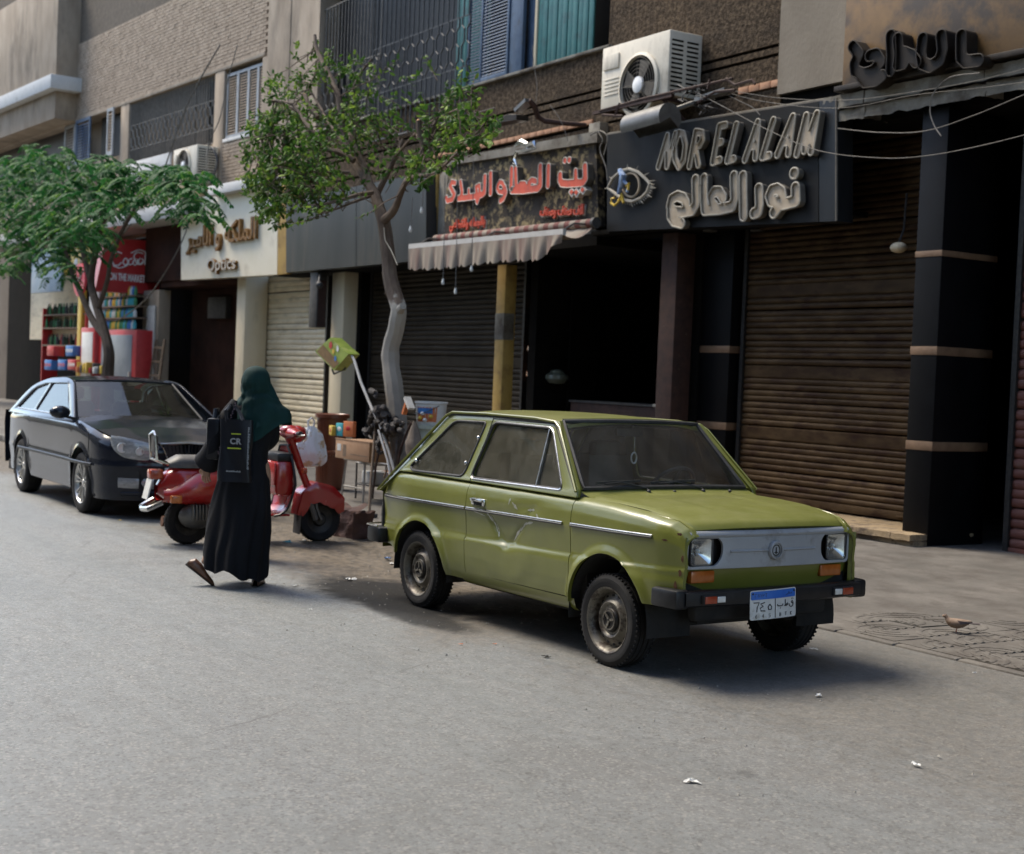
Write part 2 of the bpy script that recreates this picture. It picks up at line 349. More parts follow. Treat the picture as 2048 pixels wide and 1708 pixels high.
def build_green_car(P):
    G = M['green']
    FW, RW = 2.225, 0.0
    def yz(z): return interp([(.26,.705),(.33,.728),(.45,.742),(.56,.748),(.60,.743),(.72,.752),(.78,.757),(.86,.752),(.905,.742),(.93,.728),(.945,.700),(.952,.672)], z)
    def half(x, z):
        y = yz(z)
        if x > 2.15: y -= .075*((x-2.15)/.72)**2.2
        if x < -.05: y -= .050*((-.05-x)/.53)**2
        zc = .54+.033*x
        y += .011*(1-sst(zc-.004, zc+.012, z))*(1-sst(.1, .0, z-.3)*.5)
        for xc, rx, rz in ((RW+.035, .365, .352), (FW-.005, .365, .392)):
            d = sqrt(((x-xc)/rx)**2+((z-.265)/rz)**2)
            if z > .2: y += .020*(1-sst(1.0, 1.17, d))
        return y
    def dent(x, z):
        d = .020*exp(-((x-1.13)/.26)**2-((z-.70)/.085)**2)
        d += .016*exp(-((x-1.17)/.10)**2-((z-.60)/.05)**2)
        d += .010*exp(-((x-1.42)/.12)**2-((z-.84)/.045)**2)
        a = abs((x-1.16)-(z-.57)*1.05); b = abs((x-1.14)+(z-.57)*1.25)
        m_ = exp(-((z-.68)/.12)**2)*(1 if z > .55 else 0)
        d += m_*(.010*exp(-(a/.03)**2)+.009*exp(-(b/.03)**2))
        d += .0035*noise.noise(Vector((x*7, 3, z*9)))*exp(-((x-1.2)/.5)**2)
        return d
    def arch(x, lo):
        z = lo
        for xc, rx, rz in ((RW+.035, .365, .352), (FW-.005, .365, .392)):
            t = (x-xc)/rx
            if abs(t) < 1: z = max(z, .265+rz*sqrt(1-t*t))
        return z
    def crest(x): return interp([(-.6,.78),(-.50,.90),(-.35,.945),(1.88,.952),(2.2,.943),(2.5,.922),(2.72,.893),(2.80,.860),(2.842,.818)], x)
    def skin(name, x0, x1, zlo, zhi, nu, nv, sgn, dentf=None, extra=None, warp=None):
        b = MB()
        def pt(u, v, inn):
            x = lerp(x0, x1, u)
            lo = arch(x, zlo(x)); hi = zhi(x)
            z = lerp(lo, hi, v); zz = z
            top = crest(x)
            if zhi is crest or True:
                zz = min(z, .95) if top > .95 else z+(.951-top)*sst(top-.14, top, z)
            y = half(x, zz)
            if dentf: y -= dentf(x, z)
            return (x, sgn*(y-inn), z)
        b.grid(lambda u, v: pt(u, v, 0), nu, nv, flip=(sgn > 0))
        # turned-in edges give the sheet its thickness
        for vv, fl in ((0, sgn > 0), (1, sgn < 0)):
            b.grid(lambda u, v: (lambda p: (p[0], p[1]-sgn*.025*v, p[2]+(.004*v if vv == 0 else 0)))(pt(u, vv, 0)), nu, 1, flip=fl)
        for uu, fl in ((0, sgn < 0), (1, sgn > 0)):
            b.grid(lambda u, v: (lambda p: (p[0], p[1]-sgn*.02*v, p[2]))(pt(uu, u, 0)), nv, 1, flip=fl)
        return b.build(name, G, P, weld=True, angle=50)
    sill = lambda x: .30
    dlow = lambda x: .338+.012*(x-.66)
    for sg in (-1, 1):
        skin('rear_quarter_panel', -.575, .655, lambda x: lerp(.40, .285, sst(-.45, -.2, x)), lambda x: crest(x), 90, 34, sg)
        skin('door', .661, 1.853, dlow, lambda x: .946, 110, 60, sg, dent if sg < 0 else None)
        skin('front_wing', 1.859, 2.842, lambda x: .30 if x < 2.4 else .42, lambda x: crest(x), 90, 40, sg)
        s_ = MB(); s_.grid(lambda u, v: (lerp(.60, 1.90, u), sg*interp([(0,.737),(.3,.732),(.8,.715),(1,.69)], v), lerp(.338, .262, v)+.008*u), 20, 4, flip=sg < 0)
        s_.build('sill', G, P)
        # dark inner shell behind the panel gaps and inside the arches
        i_ = MB()
        i_.box((.62, sg*.60, .27), (1.92, sg*.66, .90)); i_.box((-.5, sg*.5, .45), (-.35, sg*.62, .9))
        i_.build('inner_shell', M['under'], P)
        for xc in (RW+.035, FW-.005):
            a_ = MB(); a_.grid(lambda u, v: (xc+.375*cos(pi*(-.03+1.06*u)), sg*lerp(.735, .42, v), .262+(.36 if xc < 1 else .40)*sin(pi*(-.03+1.06*u))), 24, 2, flip=sg < 0)
            a_.build('wheel_arch_liner', M['under'], P)
    # ---- floor / underbody
    u = MB(); u.box((-.5, -.62, .25), (2.45, .62, .30)); u.box((-.45, -.42, .30), (2.66, .42, .46)); u.box((.4, -.66, .25), (1.85, .66, .34)); u.bar((-.4, .25, .2), (.6, .2, .2), .16, .1)
    u.bar((0, -.64, .265), (0, .64, .265), .06); u.bar((FW, -.64, .265), (FW, .64, .265), .05)
    u.build('underbody', M['under'], P)
    # ---- roof
    def roof(a, b):
        x = lerp(.115, 1.462, a); yy = (b-.5)*2
        hw = .575-.02*abs(a-.5)*2
        z = 1.392+.040*(1-abs(yy)**2.6)-.016*(2*a-1)**2 - .012*sst(.9, 1, a)-.012*sst(.1, 0, a)
        return (x+.045*(1-yy*yy)*sst(.8, 1, a), yy*hw, z)
    rf = MB(); rf.grid(roof, 26, 34, flip=False); rf.grid(lambda a, b: tuple(Vector(roof(a, b))-Vector((0, 0, .022))), 26, 34, flip=True)
    rf.grid(lambda a, b: tuple(Vector(roof(1, a))-Vector((-.004, 0, .022*b))), 30, 1)
    rf.build('roof', G, P, weld=True, angle=50)
    # ---- side of the cabin (frames cut out for the panes)
    def tum(z): return .722-(z-.93)*.335
    for sg in (-1, 1):
        def fm(x, z, d, sg=sg, o=0.0):
            tx = -.03*sst(-.1, -.6, x)
            return (x, sg*(tum(z)+tx+d+o), z)
        hull = rpoly([(-.575,.775),(.128,1.385),(1.455,1.392),(1.862,.992),(1.872,.948),(-.10,.948),(-.34,.940)], [.01,.05,.03,.02,.01,.01,.02], 4)
        qh = rpoly([(-.185,.985),(.225,1.335),(.632,1.343),(.560,.972),(-.13,.960)], [.05,.06,.035,.06,.05], 5)
        dh = rpoly([(.652,.972),(.725,1.347),(1.405,1.342),(1.705,.985)], [.05,.045,.05,.05], 5)
        plate('cabin_side', hull, [qh, dh], .03, fm, G, P, bevel=.004)
        # glass, rubber and bright trims
        def ring(pts, off, r, name, mt):
            t = MB(); t.tube([fm(p[0], p[1], off) for p in pts], r, 6, closed=True); return t.build(name, mt, P)
        gq = rpoly([(-.175,.990),(.228,1.328),(.625,1.336),(.555,.978),(-.125,.967)], [.05,.06,.035,.06,.05], 5)
        q_ = plate('rear_side_window', gq, [], .005, lambda x, z, d: fm(x, z, d, o=.008), M['glass'], P)
        ring(qh, .014, .009, 'rear_window_seal', M['black_rubber'])
        for (hx, hz) in ((.600, 1.235), (.545, 1.06), (-.115, 1.03)):
            k_ = MB(); p_ = fm(hx, hz, .02); k_.ball(p_, (.014, .012, .016), 10, 6); k_.build('window_catch', M['chrome'], P)
        ring(rpoly([(.645,.966),(.718,1.354),(1.410,1.349),(1.716,.980)], [.055,.05,.055,.055], 5), .016, .0055, 'window_trim', M['chrome'])
        ring(dh, .012, .008, 'door_window_seal', M['black_rubber'])
        dv = [(.663,.983),(.732,1.337),(1.372,1.333),(1.418,.983)]
        plate('door_window', rpoly(dv, [.04,.04,.01,.005], 4), [], .005, lambda x, z, d: fm(x, z, d, o=-.004), M['glass'], P)
        plate('vent_window', rpoly([(1.434,.985),(1.390,1.325),(1.402,1.325),(1.688,.992)], [.005,.005,.01,.03], 4), [], .005, lambda x, z, d: fm(x, z, d, o=.001), M['glass'], P)
        vb = MB(); vb.bar(fm(1.426,.975,.012), fm(1.380,1.338,.012), .012, .014, up=(0,1,0)); vb.build('window_divider', M['chrome'], P)
        # shut line of the door frame above the belt, and the rain gutter down the pillar
        g = MB(); g.tube([fm(.66,.95,.0165), fm(.69,1.2,.0165), fm(.70,1.383,.0165)], .0028, 4)
        g.tube([fm(.705,1.372,.0165), fm(1.40,1.372,.0165), fm(1.44,1.352,.0165), fm(1.835,.985,.0165)], .0028, 4); g.build('door_gap', M['under'], P)
        ru = MB(); ru.tube([fm(x, z, .028) for x, z in [(-.57,.785),(-.3,1.02),(.10,1.365),(.17,1.392),(.6,1.400),(1.2,1.398),(1.43,1.385),(1.50,1.350),(1.865,.985)]], .0095, 6, sq=.8); ru.build('rain_gutter', G, P)
        rg = MB(); rg.tube([fm(x, z, .017) for x, z in [(.12,1.362),(.17,1.378),(.7,1.386),(1.40,1.379),(1.47,1.345),(1.84,.985)]], .006, 5); rg.build('gutter_shadow_seal', M['black_rubber'], P)
        # slots behind the quarter window
        for a, b in (((-.275, 1.050), (-.185, 1.130)), ((-.155, 1.155), (-.055, 1.245))):
            sl = MB(); sl.bar(fm(a[0], a[1], .016), fm(b[0], b[1], .016), .016, .008, up=(0,1,0)); sl.build('air_slot', M['under'], P)
    # ---- tailgate, tail panel
    tg = MB()
    def tail(a, b):
        t = a; x = lerp(.12, -.598, t); z = lerp(1.385, .775, t)+.02*sin(pi*t); yy = (b-.5)*2
        hw = lerp(.555, .70, t)
        return (x-.03*(1-yy*yy)*t-.008, yy*hw, z)
    tg.grid(tail, 20, 16, flip=True); tg.build('tailgate', G, P)
    tw = MB(); tw.grid(lambda a, b: tuple(Vector(tail(.16+.5*a, .12+.76*b))+Vector((-.008, 0, .008))), 8, 8, flip=True); tw.build('rear_window', M['glass'], P)
    tp = MB(); tp.grid(lambda a, b: (lerp(-.605, -.575, a)-.03*(1-(2*b-1)**2), (b-.5)*1.41, lerp(.79, .36, a)), 8, 14, flip=True); tp.build('tail_panel', G, P)
    ts = MB(); ts.tube([(-.600, -.675, .76), (-.602, -.690, .70), (-.59, -.70, .60), (-.578, -.70, .50)], .016, 6); ts.tube([(-.600, .675, .76), (-.602, .690, .70), (-.578, .70, .50)], .016, 6)
    ts.build('tail_lamp_edge', M['black_rubber'], P)
    hs = MB(); hs.tube([(-.60, -.712, .775), (-.30, -.715+.045, 1.045), (.10, -.585, 1.375)], .010, 6); hs.build('tailgate_seal', M['black_rubber'], P)
    for sg in (-1, 1):
        tl = MB(); tl.box((-.645, sg*.42, .56), (-.60, sg*.66, .68), .01); tl.build('tail_lamp', M['red_orange'], P)
    # ---- bonnet
    def hood(a, b):
        yy = (b-.5)*2
        x = lerp(1.935, 2.80, a); hw = interp([(0,.655),(.5,.645),(.85,.628),(1,.610)], a)
        xe = x+.045*(1-yy*yy)*a + (.03*(1-yy*yy))*(1-a)
        z = interp([(0,.957),(.3,.952),(.6,.938),(.82,.915),(.93,.893),(.98,.872),(1,.852)], a)+.022*(1-yy*yy)*(1-.4*a)
        z += .006*(sst(.40, .46, abs(yy)))*(1-sst(.5, .8, a))-.004
        edge = abs(yy) > .985
        return (xe, yy*hw, z-(.01 if edge else 0))
    hd = MB(); hd.grid(hood, 40, 48); hd.grid(lambda a, b: tuple(Vector(hood(1, a))+Vector((-.02*b, 0, -.012*b))), 48, 1)
    hd.build('bonnet', G, P, angle=60)
    hb = MB(); hb.box((1.95, -.60, .60), (2.74, .60, .84)); hb.build('engine_bay', M['under'], P)
    # crest strips that close the gap between bonnet and wing
    for sg in (-1, 1):
        cs = MB(); cs.grid(lambda a, b, sg=sg: (lerp(1.86, 2.842, a), sg*lerp(.678-.075*max(0, (lerp(1.86, 2.842, a)-2.15)/.72)**2.2, interp([(0,.645),(.07,.66),(.5,.650),(.85,.634),(1,.625)], a), b), crest(lerp(1.86, 2.842, a))+interp([(0,0),(.4,.004),(1,-.004)], b)), 40, 4, flip=sg < 0)
        cs.build('wing_top', G, P)
    # cowl below the windscreen
    cw = MB(); cw.grid(lambda a, b: (lerp(1.80, 1.945, a)+.045*(1-(2*b-1)**2)*(1-a*.35), (b-.5)*2*.675, lerp(.992, .950, a)+.022*(1-(2*b-1)**2)), 6, 20); cw.build('cowl', G, P)
    for y0 in (-.32, .18):
        vt = MB()
        for k in range(5): vt.bar((1.90+.0*k, y0+k*.035, .975), (1.925, y0+k*.035+.0, .969), .022, .004)
        vt.build('cowl_vent', M['under'], P)
    # ---- windscreen
    def ws(a, b, o=0.0, s0=0.0, s1=1.0):
        t = lerp(s0, s1, a); yy = (lerp(s0*.5, 1-s0*.5, b)-.5)*2
        return (lerp(1.832, 1.452, t)+.055*(1-yy*yy)+o, yy*lerp(.650, .548, t), lerp(.998, 1.388, t)+.012*(1-yy*yy))
    g_ = MB(); g_.grid(lambda a, b: ws(a, b, 0, .02, .975), 12, 20); g_.build('windscreen', M['wglass'], P)
    ed = [ws(0, k/16) for k in range(17)]+[ws(k/10, 1) for k in range(1, 10)]+[ws(1, 1-k/16) for k in range(17)]+[ws(1-k/10, 0) for k in range(1, 10)]
    fr = MB(); fr.tube(ed, .015, 6, closed=True); fr.build('windscreen_seal', M['black_rubber'], P)
    hr = MB(); hr.grid(lambda a, b: tuple(Vector(ws(1, b))+Vector((-.015+.0*a, 0, .002+.016*a))), 1, 18, flip=True); hr.build('roof_header', G, P)
    for sg in (-1, 1):    # A pillar outer face between seal and gutter
        ap = MB(); ap.grid(lambda a, b, sg=sg: (lerp(1.832, 1.452, a)+.012*b, sg*lerp(lerp(.650, .548, a)+.0, tum(lerp(.998, 1.388, a))+.018, b), lerp(.992, 1.392, a)), 8, 3, flip=sg < 0)
        ap.build('windscreen_pillar', G, P)
    # wipers
    for y0, y1 in ((-.22, -.52), (.22, -.10)):
        wp = MB(); a = Vector((1.905, y0, 1.005)); wp.tube([Vector((1.925, y0, .985)), a, Vector((1.868, lerp(y0, y1, .55), 1.040)), Vector((1.872, y1, 1.030))], .005, 5)
        wp.bar((1.862, y0-.02, 1.047), (1.860, y1-.06, 1.036), .007, .015); wp.ball((1.925, y0, .985), .014, 8, 6); wp.build('wiper', M['black_rubber'], P)
    for y0 in (-.02, .44):
        nz_ = MB(); nz_.ball((1.93, y0, .985), (.012, .012, .01), 8, 5); nz_.build('washer_jet', M['black_rubber'], P)
    # ---- front panel: grey blanking grille with two lamp openings
    def fx(y, z): return 2.838-.035*(y/.65)**2 - .10*max(0, (.74-z))*.3 - .012*sst(.80,.84,z)
    def fg(y, z, d): return (fx(y, z)+d, y, z)
    gp = rpoly([(-.655,.632),(-.655,.845),(.655,.845),(.655,.632)], .035, 5)
    LH = lambda s: rpoly([(s*.635,.650),(s*.635,.812),(s*.435,.812),(s*.395,.775),(s*.395,.700),(s*.435,.650)], [.02,.02,.04,.04,.04,.04], 5)
    plate('grille_panel', gp, [LH(-1), LH(1)], .022, fg, M['grille'], P, bevel=.004, sub=.15)
    gl = MB(); gl.grid(lambda a, b: (fx(lerp(-.62,.62,a), .825)+.008+.022*sin(pi*b), lerp(-.635,.635,a), lerp(.802,.846,b)), 20, 6, flip=True); gl.build('grille_lip', M['grille'], P, fix=True)
    gb = MB(); gb.grid(lambda a, b: (fx(lerp(-.34,.34,a), .73)+.006+.014*sin(pi*b), lerp(-.34,.34,a), lerp(.718,.740,b)), 16, 5, flip=True); gb.build('grille_bar', M['grille'], P, fix=True)
    em = MB(); em.lathe([(.055,-.01),(.055,.032),(.050,.040),(.041,.040),(.038,.028),(.0001,.026)], 26, o=(2.835,0,.728), ax='x'); em.build('emblem', M['grille'], P, fix=True)
    e2 = MB(); e2.lathe([(.032,.0265),(.032,.031),(.027,.031),(.027,.0265)], 24, o=(2.835,0,.728), ax='x'); e2.bar((2.864,0,.708),(2.864,0,.745),.006,.004,up=(1,0,0)); e2.bar((2.864,-.012,.715),(2.864,.012,.715),.005,.004,up=(1,0,0)); e2.build('emblem_badge', M['dark_steel'], P)
    bx = MB(); bx.box((2.55,-.66,.45),(2.76,.66,.84)); bx.build('front_void', M['under'], P)
    for sg in (-1, 1):
        hp = rpoly([(sg*.622,.655),(sg*.622,.806),(sg*.458,.806),(sg*.458,.655)], .022, 5)
        hl = MB()
        def bowl(a, b, sg=sg):
            cy, cz = sg*.54, .73; an = 2*pi*a
            q = (abs(cos(an))**.5*(1 if cos(an) > 0 else -1)*.083, abs(sin(an))**.5*(1 if sin(an) > 0 else -1)*.077)
            return (2.735+.075*b**.6, cy+q[0]*b, cz+q[1]*b)
        hl.grid(bowl, 28, 8, cu=True); rfl = hl.build('headlight', M['silver'], P, fix=True)
        bu = MB(); bu.ball((2.775, sg*.54, .73), (.02,.014,.014), 10, 6); bu.build('bulb', M['clear_lens'], rfl)
        le = MB()
        def lens(a, b, sg=sg):
            y = lerp(-.082,.082,a); z = lerp(-.077,.077,b)
            return (2.818+.010*(1-(y/.09)**2)+.0016*sin(a*2*pi*13)-(.0), sg*.54+y*(1-.10*abs(2*b-1)**6), .73+z*(1-.10*abs(2*a-1)**6))
        le.grid(lens, 104, 8, flip=False); le.build('lens', M['lensglass'], rfl)
        rm = MB(); rm.tube([(2.815, p[0], p[1]) for p in hp], .006, 6, closed=True); rm.build('headlight_rim', M['black_rubber'], rfl)
        io = MB(); io.box((2.745, sg*.425, .553), (2.806, sg*.60, .622), .008); io.build('indicator', M['orange'], P)
        # corner of the wing beside the grille
        wc = MB(); wc.grid(lambda a, b, sg=sg: (lerp(2.842, 2.812, b)+.008*sin(pi*b), sg*lerp(half(2.842, lerp(.42,.815,a)), .652, b), lerp(.42, .815, a)), 10, 6, flip=sg > 0)
        wc.build('wing_corner', G, P)
    va = MB(); va.grid(lambda a, b: (2.815-.05*b-.04*((2*a-1)**2), (2*a-1)*.685, lerp(.640, .46, b)), 24, 6, flip=False); va.build('front_valance', G, P, fix=True)
    rs = MB()
    for (x, z, a, b) in ((2.80,.83,.05,.02),(2.825,.70,.02,.05),(2.815,.62,.025,.05),(2.79,.55,.03,.05),(2.76,.50,.05,.03),(2.70,.79,.05,.012)):
        rs.cur = 0; y = half(x, z)+.0015
        pts = []
        for k in range(11):
            an = 2*pi*k/11; q = .6+.55*R.random(); pts.append((x+a*.5*cos(an)*q, -(half(min(x+a*.5*cos(an)*q, 2.842), z)+.0018), z+b*.5*sin(an)*q))
        rs.add(pts, [tuple(range(11))])
    rs.build('rust_patch', M['rust'], P, smooth=False)
    # ---- trims, handle
    def strip(name, x0, x1, sg, mt=M['chrome'], r=.0115, off=.004, dz=0):
        t = MB(); t.tube([(lerp(x0, x1, k/24), sg*(half(lerp(x0, x1, k/24), zt(lerp(x0, x1, k/24)))+off-(dent(lerp(x0, x1, k/24), .775)*.35 if sg < 0 and .66 < x0 < 1 else 0)), zt(lerp(x0, x1, k/24))+dz) for k in range(25)], r, 8, sq=.6)
        return t.build(name, mt, P)
    zt = lambda x: .756+.017*x
    for sg in (-1, 1):
        for a, b in ((-.545, .648), (.668, 1.775), (1.862, 2.60)):
            st = strip('side_trim', a, b, sg)
            t = MB(); t.tube([(lerp(a, b, k/20), sg*(half(lerp(a, b, k/20), zt(lerp(a, b, k/20)))+.0075-(dent(lerp(a, b, k/20), .775)*.35 if sg < 0 and .66 < a < 1 else 0)), zt(lerp(a, b, k/20))-.006) for k in range(21)], .0055, 6, sq=.8); t.build('rubber_insert', M['black_rubber'], st)
        hn = MB(); yy = half(.80, .83); hn.box((.735, sg*(yy-.004), .800), (.895, sg*(yy+.012), .848), .008); hn.box((.745, sg*(yy+.012), .826), (.885, sg*(yy+.030), .846), .007)
        ho = hn.build('door_handle', M['chrome'], P)
        hn = MB(); hn.box((.775, sg*(yy+.010), .803), (.875, sg*(yy+.014), .824), .002); hn.build('handle_recess', M['under'], ho)
    # scuffs where the paint is rubbed off round the dent
    sc = MB()
    for (x, z, l, an, wd) in ((.93,.745,.10,-.7,.012),(.99,.70,.13,-1.0,.012),(1.03,.66,.10,-1.25,.007),(1.25,.66,.15,.8,.010),(1.33,.715,.12,.6,.014),(1.40,.745,.12,.2,.010),(.80,.752,.20,-.15,.007),(1.18,.86,.05,1.2,.012),(1.24,.84,.08,-.6,.012),(1.42,.83,.08,.1,.012),(1.50,.80,.06,-.6,.008)):
        n_ = 9; top = []; bot = []
        for k in range(n_):
            s_ = (k/(n_-1)-.5)*l; q = wd*(.25+.75*R.random())*(1-abs(2*k/(n_-1)-1)**3)
            for lst, o_ in ((top, q), (bot, -q)):
                X = x+s_*cos(an)-sin(an)*o_; Z = z+s_*sin(an)+cos(an)*o_
                lst.append((X, -(half(X, Z)-dent(X, Z)+.0012), Z))
        sc.add(top+bot, [(i, i+1, n_+i+1, n_+i) for i in range(n_-1)])
    sc.build('paint_scuff', M['bare'], P, smooth=False)
    # ---- bumpers
    def bumper(xf, sg_f, zc, name, wrap):
        b = MB(); prof = [(-.065,-.044),(-.010,-.044),(.012,-.034),(.016,.0),(.012,.034),(-.010,.044),(-.065,.044)]
        path = []
        for k in range(25):
            y = lerp(-.70, .70, k/24); path.append((xf-.045*(y/.70)**2*sg_f, y, 0))
        def fn(a, c):
            i = a*24; j = int(min(i, 23)); p = Vector(path[j]).lerp(Vector(path[j+1]), i-j); d, z = interp_p(prof, c)
            return (p.x+d*sg_f, p.y, zc+z)
        b.grid(fn, 24, 12, flip=sg_f > 0)
        o = b.build(name, M['bumper'], P, fix=True)
        for s in (-1, 1):
            e = MB(); x0 = xf-.055*sg_f
            e.box((x0+.012*sg_f, s*.66, zc-(.054 if sg_f > 0 else .06)), (x0-wrap*sg_f, s*(.765 if sg_f > 0 else .80), zc+.052), .018)
            e.build('bumper_end', M['bumper'], o)
        return o
    fb = bumper(2.925, 1, .478, 'front_bumper', .22)
    bumper(-.70, -1, .46, 'rear_bumper', .17)
    ce = MB(); ce.tube([(-.50, -.795, .522), (-.66, -.795, .522), (-.70, -.75, .522), (-.72, -.6, .520)], .007, 6); ce.build('bumper_bright_strip', M['chrome'], P)
    for sg in (-1, 1):
        l1 = MB(); l1.box((2.905, sg*.43, .452), (2.937-.0, sg*.60, .502), .006); l1.build('bumper_lamp_surround', M['under'], P)
        l2 = MB(); l2.box((2.92, sg*.505, .457), (2.944, sg*.592, .497), .004); l2.build('indicator', M['red_orange'], P)
        l3 = MB(); l3.box((2.92, sg*.44, .460), (2.942, sg*.500, .494), .004); l3.build('side_light', M['clear_lens'], P)
    lv = MB(); lv.box((2.68, -.52, .33), (2.76, .52, .44), .02); lv.build('lower_apron', M['under'], P)
    # ---- number plate, hung slightly askew and bent
    npl = bpy.data.objects.new('number_plate', None); COL.objects.link(npl); npl.parent = P; npl.location = (2.905, -.075, .437); npl.rotation_euler = (.035, -.10, -.03)
    def pm(y, z, d): return (d+.010*sin((y+.1)*14)+.03*(z**2)*8*0, y+z*.07, z)
    plate('plate_field', rpoly([(-.17,-.082),(-.17,.082),(.17,.082),(.17,-.082)], .014, 4), [], .003, pm, M['plate_white'], npl, sub=.05)
    plate('plate_band', rpoly([(-.164,.030),(-.164,.076),(.164,.076),(.164,.030)], .008, 4), [], .0016, lambda y, z, d: pm(y, z, d+.0024), M['plate_blue'], npl, sub=.05)
    gl_ = MB(); gl_.bar(pm(.0,-.078,.003), pm(.0,.030,.003), .004, .002, up=(1,0,0))
    for (y_, z_) in ((-.152,.064),(.152,.064)): gl_.lathe([(.006,.003),(.006,.006),(.0001,.006)], 8, o=pm(y_, z_, 0), ax='x')
    gl_.build('plate_divider', M['ink'], npl)
    st = MB()
    def stroke(pts, cy, cz, s, r):
        st.tube([Vector(pm(cy+x*s, cz+z*s, .003)) for x, z in pts], r, 5, sq=1)
    # numerals and letters written as strokes: six, four, five | qaf, ta, ba
    def fl(nm='plate_character'):
        nonlocal st
        o = st.build(nm, M['ink'], npl, smooth=False); st = MB(); return o
    stroke([(-.35,.5),(.35,.5),(.1,0),(.05,-.5)], -.128, -.012, .052, .0032); fl()
    stroke([(.3,.5),(-.25,.35),(.1,.08),(-.3,-.1),(-.2,-.42),(.35,-.45)], -.088, -.012, .050, .0032); fl()
    stroke([(0,.35),(.3,0),(.2,-.35),(-.2,-.35),(-.3,0),(0,.35)], -.038, -.014, .042, .0032); fl()
    stroke([(-.8,.15),(-.7,-.2),(0,-.28),(.7,-.2),(.8,.15)], .038, -.008, .026, .0030); stroke([(0,-.7),(.05,-.75)], .038, -.008, .026, .0040); fl()
    stroke([(-.2,1.1),(-.2,-.25),(-.6,-.25),(.2,-.25),(.7,0),(.5,.3),(-.2,-.2)], .084, -.010, .026, .0030); fl()
    stroke([(.1,.2),(.4,.5),(.7,.2),(.4,-.05),(.1,.2)], .128, -.006, .026, .0030); stroke([(.7,.2),(.65,-.5),(.1,-.8),(-.5,-.6),(-.6,-.1)], .128, -.006, .026, .0030)
    stroke([(.2,.95),(.25,.95)], .128, -.006, .026, .0036); stroke([(.6,.95),(.65,.95)], .128, -.006, .026, .0036); fl()
    for cy, g in ((-.128, '6'), (-.085, '4'), (-.040, '5'), (.038, 'B'), (.084, 'T'), (.128, 'K')):
        S_ = {'6': [(.3,.5),(-.3,.1),(-.3,-.4),(.2,-.5),(.3,-.1),(-.3,0)], '4': [(.2,-.5),(.2,.5),(-.3,-.15),(.35,-.15)], '5': [(.3,.5),(-.25,.5),(-.25,.1),(.25,.05),(.25,-.4),(-.3,-.5)],
              'B': [(-.25,-.5),(-.25,.5),(.2,.4),(.15,.05),(-.25,0),(.3,-.1),(.25,-.45),(-.25,-.5)], 'T': [(-.35,.5),(.35,.5),(0,.5),(0,-.5)], 'K': [(-.25,.5),(-.25,-.5),(-.25,0),(.3,.5),(-.2,.05),(.3,-.5)]}[g]
        stroke(S_, cy, -.062, .019, .0014)
    stroke([(-.5,.5),(-.5,-.5),(.2,-.5),(-.5,-.5),(-.5,0),(0,0),(-.5,0),(-.5,.5),(.2,.5)], -.128, .052, .02, .0014)
    for cy, S_ in ((-.112, [(.3,.3),(-.2,.4),(-.3,-.3),(.3,-.4),(.3,0),(0,0)]), (-.096, [(-.3,.5),(0,0),(.3,.5),(0,0),(0,-.5)]), (-.080, [(-.3,-.5),(-.3,.5),(.3,.3),(.2,0),(-.3,0)]), (-.064, [(-.3,.5),(.3,.5),(0,.5),(0,-.5)])):
        stroke(S_, cy, .052, .02, .0014)
    stroke([(1.6,.2),(1.3,-.2),(.9,0),(.5,-.2),(.2,.5),(-.1,-.2),(-.8,-.3),(-1.2,-.6)], .105, .052, .018, .0018)
    fl('small_print')['kind'] = 'stuff'
    # ---- wheels
    for x in (RW, FW):
        steel_wheel(P, x, -.655, .27, side=-1, spin=.3 if x else 1.1)
        steel_wheel(P, x, .655, .27, side=1, spin=.8)
    # ---- cabin
    for x0, y0 in ((.95, -.33), (.95, .33)):
        s_ = MB(); s_.box((x0-.05, y0-.23, .42), (x0+.48, y0+.23, .58), .05); s_.grid(lambda a, b: (x0-.02-.14*b+.05*sin(pi*a), y0+(a-.5)*.46*(1-.25*b*b), .52+.62*b), 10, 10); s_.grid(lambda a, b: (x0-.14-.14*b-.03*sin(pi*a), y0+(a-.5)*.46*(1-.25*b*b), .52+.62*b), 10, 10, flip=True); s_.box((x0-.27, y0-.12, 1.12), (x0-.16, y0+.12, 1.24), .04)
        s_.build('front_seat', M['seat'], P)
    s_ = MB(); s_.box((-.02, -.55, .45), (.42, .55, .62), .05); s_.box((-.16, -.55, .55), (-.02, .55, .92), .05); s_.build('rear_seat', M['seat'], P)
    d_ = MB(); d_.box((1.58, -.62, .70), (1.84, .62, .955), .04); d_.box((1.55, .12, .90), (1.72, .56, .99), .03); d_.build('dashboard', M['seat'], P)
    sw = MB(); c_ = Vector((1.46, .33, .955)); ax_ = Vector((-.80, 0, .6)).normalized(); u_ = Vector((0, 1, 0)); v_ = ax_.cross(u_)
    sw.tube([c_+(u_*cos(2*pi*k/28)+v_*sin(2*pi*k/28))*.185 for k in range(28)], .014, 6, closed=True)
    for a in (.3, pi-.3, 1.5*pi): sw.bar(c_, c_+(u_*cos(a)+v_*sin(a))*.18, .03, .01, up=ax_)
    sw.bar(c_, c_-ax_*.25, .04); sw.build('steering_wheel', M['black_rubber'], P)
    mr_ = MB(); mr_.box((1.42, -.12, 1.30), (1.45, .10, 1.36), .01); mr_.bar((1.46, 0, 1.385), (1.44, 0, 1.34), .012); mr_.build('rear_view_mirror', M['black_rubber'], P)
    hg = MB(); hg.tube([(1.50, -.01, 1.30), (1.50, -.012, 1.20)], .002, 4)
    hg.tube([(1.50, -.012+.022*cos(2*pi*k/16), 1.165+.035*sin(2*pi*k/16)) for k in range(16)], .006, 5, closed=True); hg.build('hanging_ring', M['plate_white'], P)
